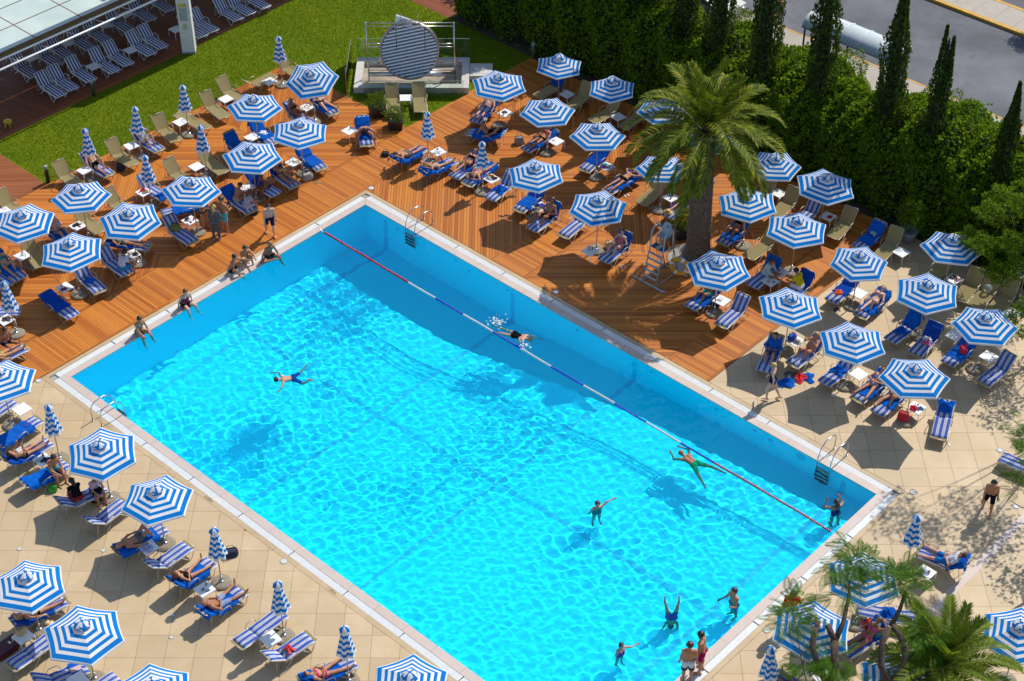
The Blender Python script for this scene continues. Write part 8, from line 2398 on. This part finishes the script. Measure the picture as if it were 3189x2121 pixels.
# left one: stems rising from below the frame (built round its own foot)
B1 = Vector((15.05, -27.9, 0))
def rel(B, pts): return [tuple(Vector(p) - B) for p in pts]
limb_tree('feathery_tree', 'feathery leaved tree with sawn dark limbs, left one', B1,
          [(rel(B1, [(15.05, -27.9, 0), (15.05, -27.75, 1.6), (15.0, -27.35, 2.6)]), 0.14, 0.12),
           (rel(B1, [(15.0, -27.35, 2.6), (14.75, -27.1, 3.0), (14.52, -26.65, 3.5), (14.62, -26.2, 3.85)]), 0.11, 0.085),
           (rel(B1, [(14.62, -26.35, 3.65), (14.72, -26.05, 3.95)]), 0.075, 0.07),
           (rel(B1, [(15.0, -27.35, 2.6), (15.15, -27.0, 3.2), (15.18, -26.45, 3.55)]), 0.12, 0.11),
           (rel(B1, [(15.18, -26.45, 3.55), (14.98, -26.1, 3.85)]), 0.095, 0.09),
           (rel(B1, [(15.18, -26.45, 3.5), (15.45, -26.0, 3.8), (15.68, -25.3, 4.1), (15.75, -24.8, 4.3)]), 0.09, 0.03),
           (rel(B1, [(14.4, -27.3, 2.6), (14.2, -26.8, 3.3), (14.05, -25.9, 4.0)]), 0.02, 0.012)],
          rel(B1, [(15.70, -24.75, 4.35), (15.95, -24.3, 4.45), (15.45, -24.5, 4.4), (16.3, -24.2, 4.4), (15.9, -24.0, 4.6), (15.65, -25.2, 4.1), (14.05, -25.85, 4.0), (14.15, -25.5, 4.1), (13.9, -26.05, 3.9), (14.25, -26.9, 3.2), (14.3, -27.3, 3.0), (15.1, -27.2, 3.3), (15.2, -26.95, 3.4)]), 0.19, 24, MT['bark'], MT['feather'],
          [(Vector((14.72, -26.05, 3.95)) - B1, (0.1, 0.3, 0.3), 0.07), (Vector((14.98, -26.1, 3.85)) - B1, (-0.2, 0.35, 0.3), 0.088)])
B2 = Vector((16.75, -28.1, 0))
limb_tree('feathery_tree', 'feathery leaved tree with a forked looping limb, right one', B2,
          [(rel(B2, [(16.75, -28.1, 0), (16.7, -27.9, 1.8), (16.62, -27.5, 2.9)]), 0.15, 0.13),
           (rel(B2, [(16.62, -27.5, 2.9), (16.42, -27.1, 3.3), (16.45, -26.7, 3.7), (16.68, -26.35, 4.0)]), 0.11, 0.085),
           (rel(B2, [(16.62, -27.5, 2.9), (17.05, -27.2, 3.2), (17.12, -26.85, 3.6), (16.95, -26.5, 3.9), (16.75, -26.3, 4.05)]), 0.11, 0.08),
           (rel(B2, [(16.72, -26.3, 4.0), (17.0, -25.95, 4.3), (17.2, -25.5, 4.6)]), 0.08, 0.04),
           (rel(B2, [(17.05, -27.1, 3.3), (17.5, -26.7, 3.6), (17.8, -26.4, 3.7)]), 0.05, 0.02)],
          rel(B2, [(17.25, -25.4, 4.6), (17.0, -25.2, 4.6), (17.45, -25.1, 4.7), (17.7, -26.4, 3.8), (17.9, -26.2, 3.8), (17.5, -26.6, 3.7), (17.2, -24.6, 4.4), (16.9, -25.0, 4.5), (17.75, -26.9, 3.5)]), 0.18, 22, MT['bark'], MT['feather'],
          [(Vector((16.70, -26.33, 4.03)) - B2, (0.2, 0.2, 0.5), 0.085)])
# slim branch at the right edge, and the wider trees just beyond it that dapple the paving
B3 = Vector((22.6, -21.6, 0))
limb_tree('feathery_tree', 'slender feathery tree at the right edge by the walking boy', B3,
          [(rel(B3, [(22.6, -21.6, 0), (22.5, -21.3, 1.6), (22.25, -20.7, 3.0)]), 0.06, 0.04), (rel(B3, [(22.25, -20.7, 3.0), (22.0, -20.1, 3.7), (22.1, -19.5, 4.4)]), 0.04, 0.015), (rel(B3, [(22.2, -20.7, 3.0), (21.75, -20.75, 3.2), (21.5, -20.6, 3.3)]), 0.02, 0.008)],
          rel(B3, [(22.1, -19.6, 4.4), (21.95, -20.0, 3.9), (22.25, -19.2, 4.7), (22.4, -19.9, 4.2), (21.75, -20.3, 3.6), (22.3, -18.9, 5.0), (22.0, -19.2, 4.8)]), 0.16, 14, MT['bark'], MT['feather'])
def broad_tree(name, label, loc, h, clumps, spread, per, size, leafmat, trunk_r=0.12):
    o = thing(name, label, 'tree', loc, 0)
    m = MB(); m.tube([(0, 0, 0), (0.1, 0.05, h * 0.3), (0, 0, h * 0.55)], [trunk_r, trunk_r * 0.8, trunk_r * 0.6], 9)
    for c in clumps: m.tube([(0.03, 0, h * 0.45), tuple(Vector((0, 0, h * 0.6)).lerp(Vector(c), 0.6)), tuple(c)], [trunk_r * 0.4, trunk_r * 0.18, 0.01], 6)
    m.build('trunk', MT['bark'], o, True)
    P = np.concatenate([ball_points(per, c, (spread, spread, spread * 0.7), 0.2) for c in clumps])
    V, F = leaf_cloud(P, size, aspect=2.2)
    mk('crown', np_mesh('crown', V, F, leafmat), o)
    return o
for i, (x, y, h, cl, sp) in enumerate(((27.4, -11.6, 8.0, [(-3.6, -1.2, 8.6), (-3.0, -1.9, 8.0), (-1.6, -2.4, 7.2), (-1.5, -0.6, 8.0), (-3.1, -0.1, 8.8), (-0.8, -1.6, 7.6), (-2.2, -1.4, 8.6), (-2.0, -3.2, 7.0)], 0.75),
                                       (26.6, -16.6, 6.5, [(-1.8, 0.2, 5.2), (-0.6, -0.8, 5.6), (0.8, 0.6, 6.0), (-0.9, 1.3, 5.5), (0.2, -2.0, 5.4), (-1.6, -1.4, 4.8)], 0.75),
                                       (27.2, -8.4, 7.0, [(-1.6, 0.8, 5.6), (-0.8, -1.2, 5.4), (0.5, 0.3, 6.4), (-1.2, 2.2, 5.8), (0.6, -2.0, 5.6), (1.0, 2.0, 6.2)], 0.7))):
    broad_tree('shade_tree', 'leafy tree just beyond the right edge, its shadow dappling the paving, ' + ('middle', 'nearest', 'farthest')[i] + ' one', (x, y, 0), h, cl, sp, 240, 0.16, MT['feather'], 0.09)
# garden juniper on the right
broad_tree('juniper_tree', 'bright green bushy juniper at the right edge behind the parasols', (25.3, -6.2, 0), 4.2,
           [(-1.7, -0.5, 2.9), (-1.3, 0.7, 3.5), (-0.8, -0.9, 3.3), (-0.2, 0.3, 4.1), (0.4, -0.6, 3.8), (-1.9, 0.4, 2.5), (-0.6, -1.5, 2.6), (0.7, 0.9, 4.0), (-1.2, -1.3, 2.2), (0.2, -1.6, 3.0), (0.9, -0.2, 3.2), (-0.7, 1.6, 3.6)], 0.62, 1500, 0.10, MT['juniper'], 0.16)
broad_tree('garden_shrub', 'low feathery shrub at the right edge over the khaki loungers', (25.2, -9.9, 0), 2.6, [(-0.9, 0.2, 2.1), (-1.2, -0.2, 1.9), (-0.5, 0.4, 2.3), (-0.2, -0.5, 2.2), (-0.8, -0.9, 2.0), (0.2, 0.2, 2.4)], 0.36, 500, 0.09, MT['juniper'], 0.06)

# ------------------------------------------------------------------ cypresses
def cypress(u, v, h, r, label, seed, n=7000, tips=1):
    o = thing('cypress_tree', label, 'tree', Q(u, v, 0), 0, 'cypress trees in the hedge')
    rg = np.random.default_rng(seed)
    MB().tube([(0, 0, 0), (0, 0, h * 0.5), (0, 0, h * 0.9)], [0.12, 0.07, 0.02], 8).build('trunk', MT['bark'], o, True)
    Vs, Fs, b = [], [], 0
    for tI in range(tips):
        hh = h * (1 - 0.06 * tI); off = np.array([0.0, 0.0, 0.0]) if tips == 1 else np.array([(-0.16, 0.17)[tI], 0.03, 0])
        m = n // tips
        t = rg.uniform(0.02, 1, m) ** 0.9
        prof = np.clip(np.minimum(1.0, (1 - t) * 3.2 + 0.12), 0.05, 1) * (0.75 + 0.35 * np.sin(pi * np.clip(t * 1.1, 0, 1)))
        a = rg.uniform(0, 2 * pi, m)
        lump = 1 + 0.18 * np.sin(3 * a + 9 * t + seed) + 0.15 * np.sin(5 * a - 17 * t + seed)
        q = rg.uniform(0.45, 1.0, m) ** 0.5
        rr = r * prof * lump * q * (1 if tips == 1 else np.where(t > 0.55, 0.6, 1.0))
        P = np.stack([rr * np.cos(a), rr * np.sin(a), 0.1 + t * hh], 1) + off * np.clip((t - 0.3) * 1.6, 0, 1)[:, None]
        V, F = leaf_cloud(P, 0.16, aspect=2.0, up=((0, 0, 1), 0.55))
        Vs.append(V); Fs.append(F + b); b += len(V)
    mk('crown', np_mesh('crown', np.concatenate(Vs), np.concatenate(Fs), MT['cypress']), o)
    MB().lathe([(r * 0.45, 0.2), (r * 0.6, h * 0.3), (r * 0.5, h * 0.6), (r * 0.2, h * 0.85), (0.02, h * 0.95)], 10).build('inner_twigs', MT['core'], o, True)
CY = [(-6.6, 15.5, 8.2, 0.6), (-4.2, 15.6, 8.4, 0.62), (-1.6, 15.6, 8.5, 0.62), (0.4, 15.3, 8.8, 0.6), (2.3, 15.4, 9.0, 0.62), (4.3, 15.3, 9.2, 0.6), (6.3, 15.1, 9.4, 0.55), (8.75, 15.0, 9.6, 0.58), (11.6, 15.0, 9.8, 0.55), (14.9, 15.0, 9.6, 0.52), (16.95, 15.2, 8.4, 0.50), (20.25, 14.9, 7.4, 0.36)]
CN = ['at the brown garden path', 'behind the bollard lamp at the lawn', 'darkest, at the lawn end', 'second from the lawn, in shade', 'third from the lawn, in shade', 'fourth from the lawn, above the half shaded parasol', 'left of the sunlit hedge behind the palm crown', 'right of the palm crown', 'before the left of the bus shelter', 'before the right end of the bus shelter', 'with a forked tip', 'smallest, at the right edge']
for i, (u, v, h, r) in enumerate(CY):
    cypress(u, v, h, r, 'slim dark cypress tree ' + CN[i], 40 + i, 6500 if i else 5000, 2 if i == 10 else 1)

# ------------------------------------------------------------------ vine hedge
def hedge(u0, u1, label, seed, n):
    rg = np.random.default_rng(seed)
    o = thing('vine_hedge', label, 'hedge', Q(u0, 13.6, 0), PA, 'vine hedge along the road')
    L = u1 - u0
    # a lumpy bank: front face rising from the deck, then a rounded top falling to the road side
    def surf(a, b):
        """a along 0..L, b across 0..1"""
        A = a + u0
        hz = np.interp(A, [-8.3, -1, 1.5, 3.5, 5.5, 8.5, 11, 13, 15, 18, 21, 24], [4.2, 4.6, 4.3, 3.8, 3.4, 3.0, 3.5, 3.4, 3.7, 3.8, 3.3, 3.0]) + 0.2 * np.sin(A * 2.3) + 0.12 * np.sin(A * 5.1)
        hz = hz * np.clip((A + 8.6) / 1.2, 0.5, 1)
        back = 4.1 + 0.4 * np.sin(A * 0.7 + 2) + 0.25 * np.sin(A * 2.9)
        fr = 0.52
        y = np.where(b < fr, 0.15 + 0.75 * (b / fr) ** 2 + 0.18 * np.sin(A * 3 + b * 9), 0.90 + (back - 0.90) * (b - fr) / (1 - fr))
        z = np.where(b < fr, hz * 0.90 * (b / fr) ** 0.75, hz * (0.90 + 0.18 * np.sin(pi * np.clip((b - fr) / (1 - fr), 0, 1))))
        z = z + 0.18 * np.sin(A * 4.1 + b * 7) * (b > 0.2) + 0.12 * np.sin(A * 7.3 - b * 15) * (b > 0.2)
        return y, z
    na, nb = int(L * 5), 26
    ga, gb = np.meshgrid(np.linspace(0, L, na), np.linspace(0, 1, nb), indexing='ij')
    y, z = surf(ga, gb)
    V = np.stack([ga.ravel(), (y + 0.12).ravel(), (z - 0.16).ravel()], 1)
    V = np.concatenate([V, np.stack([ga[:, -1], y[:, -1] + 0.1, np.zeros(na)], 1)])
    I = np.arange(na * nb).reshape(na, nb)
    F = np.stack([I[:-1, :-1].ravel(), I[1:, :-1].ravel(), I[1:, 1:].ravel(), I[:-1, 1:].ravel()], 1)
    e = na * nb + np.arange(na)
    F = np.concatenate([F, np.stack([I[:-1, -1], I[1:, -1], e[1:], e[:-1]], 1)])
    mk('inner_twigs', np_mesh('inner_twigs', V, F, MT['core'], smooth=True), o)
    a = rg.uniform(0, L, n); b = rg.uniform(0, 1, n) ** 0.85
    y, z = surf(a, b)
    clump = 0.5 + 0.5 * np.sin(a * 6.1 + 3 * np.sin(b * 11)) * np.sin(b * 21 + 2 * np.sin(a * 3.3))
    P = np.stack([a, y - 0.05 + rg.normal(0, 0.06, n) - 0.10 * clump * (b < 0.5), z + rg.normal(0, 0.05, n) + 0.16 * clump * (b > 0.3)], 1)
    V, F = leaf_cloud(P, 0.125, droop=0.15, aspect=1.35, jitter=0.6)
    # trailing shoots
    Vs, Fs, bb = [V], [F], len(V)
    for k in range(int(L * 5)):
        sa = rg.uniform(0, L); sb = rg.uniform(0.15, 0.98)
        yy, zz = surf(np.array([sa]), np.array([sb]))
        p = np.array([sa, yy[0], zz[0]]); out_ = sb < 0.55
        d = np.array([rg.normal(0, 0.4), -0.7 if out_ else rg.uniform(0.0, 0.5), 0.35 if not out_ else -0.15]); d /= np.linalg.norm(d)
        m = rg.integers(7, 16); q = np.linspace(0, rg.uniform(0.3, 0.85), m)
        C = p + d * q[:, None] + np.array([0, 0, -0.45]) * (q ** 2)[:, None] + rg.normal(0, 0.02, (m, 3))
        V2, F2 = leaf_cloud(C, 0.12, aspect=1.4); Vs.append(V2); Fs.append(F2 + bb); bb += len(V2)
    mk('foliage', np_mesh('foliage', np.concatenate(Vs), np.concatenate(Fs), MT['vine']), o)
hedge(-8.3, 5.0, 'dense dark vine hedge left of the palm crown', 61, 36000)
hedge(5.0, 14.2, 'vine hedge with sunlit top below the bus shelter', 62, 30000)
hedge(14.2, 23.8, 'vine hedge with long shoots right of the bus shelter', 63, 30000)
tag(MB().prism(rect(-8.2, 30, 13.405, 20.3), -0.05, 0.02).build('planting_bed', MT['soil']), kind='structure')
# clipped round bushes behind the shelter side of the hedge
for i, (u, v, r) in enumerate(((10.9, 18.1, 1.0), (15.6, 18.1, 1.15), (5.6, 18.0, 1.0))):
    o = thing('round_bush', 'clipped round bush behind the hedge ' + ('below the shelter roof', 'by the forked cypress', 'left of the street sign')[i], 'bush', Q(u, v, 0))
    V, F = leaf_cloud(ball_points(5000, (0, 0, 2.6), (r, r, 1.2), 0.8), 0.07, aspect=1.5)
    mk('foliage', np_mesh('foliage', V, F, MT['shrub']), o)
    MB().tube([(0, 0, 0), (0, 0, 2.2)], 0.07, 7).build('trunk', MT['bark'], o)
# a tree beyond the road, cut by the frame
broad_tree('street_tree', 'small tree on the median strip at the top right corner', tuple(Q(13.2, 31.6, 0)), 2.4, [(0, 0, 1.7), (0.3, 0.2, 2.0), (-0.3, 0.1, 1.6), (0.1, -0.3, 1.9)], 0.5, 900, 0.1, MT['cypress'], 0.07)
# trees beyond the top of the frame that shade the lawn's far end
for i, (u, v) in enumerate(((-6.0, 19.5), (-2.4, 20.5), (-9.5, 21.5))):
    broad_tree('lawn_tree', 'broad leafy tree beyond the far end of the lawn, ' + ('middle', 'right', 'left')[i] + ' one', tuple(Q(u, v, 0)), 6.5, [(0, 0, 5.5), (1.2, 0.5, 5.0), (-1.2, 0.3, 5.2), (0.3, 1.3, 5.6), (0.2, -1.2, 4.8), (0.9, -0.8, 5.8), (-0.8, -0.9, 5.4)], 1.0, 700, 0.24, MT['vine'], 0.16)
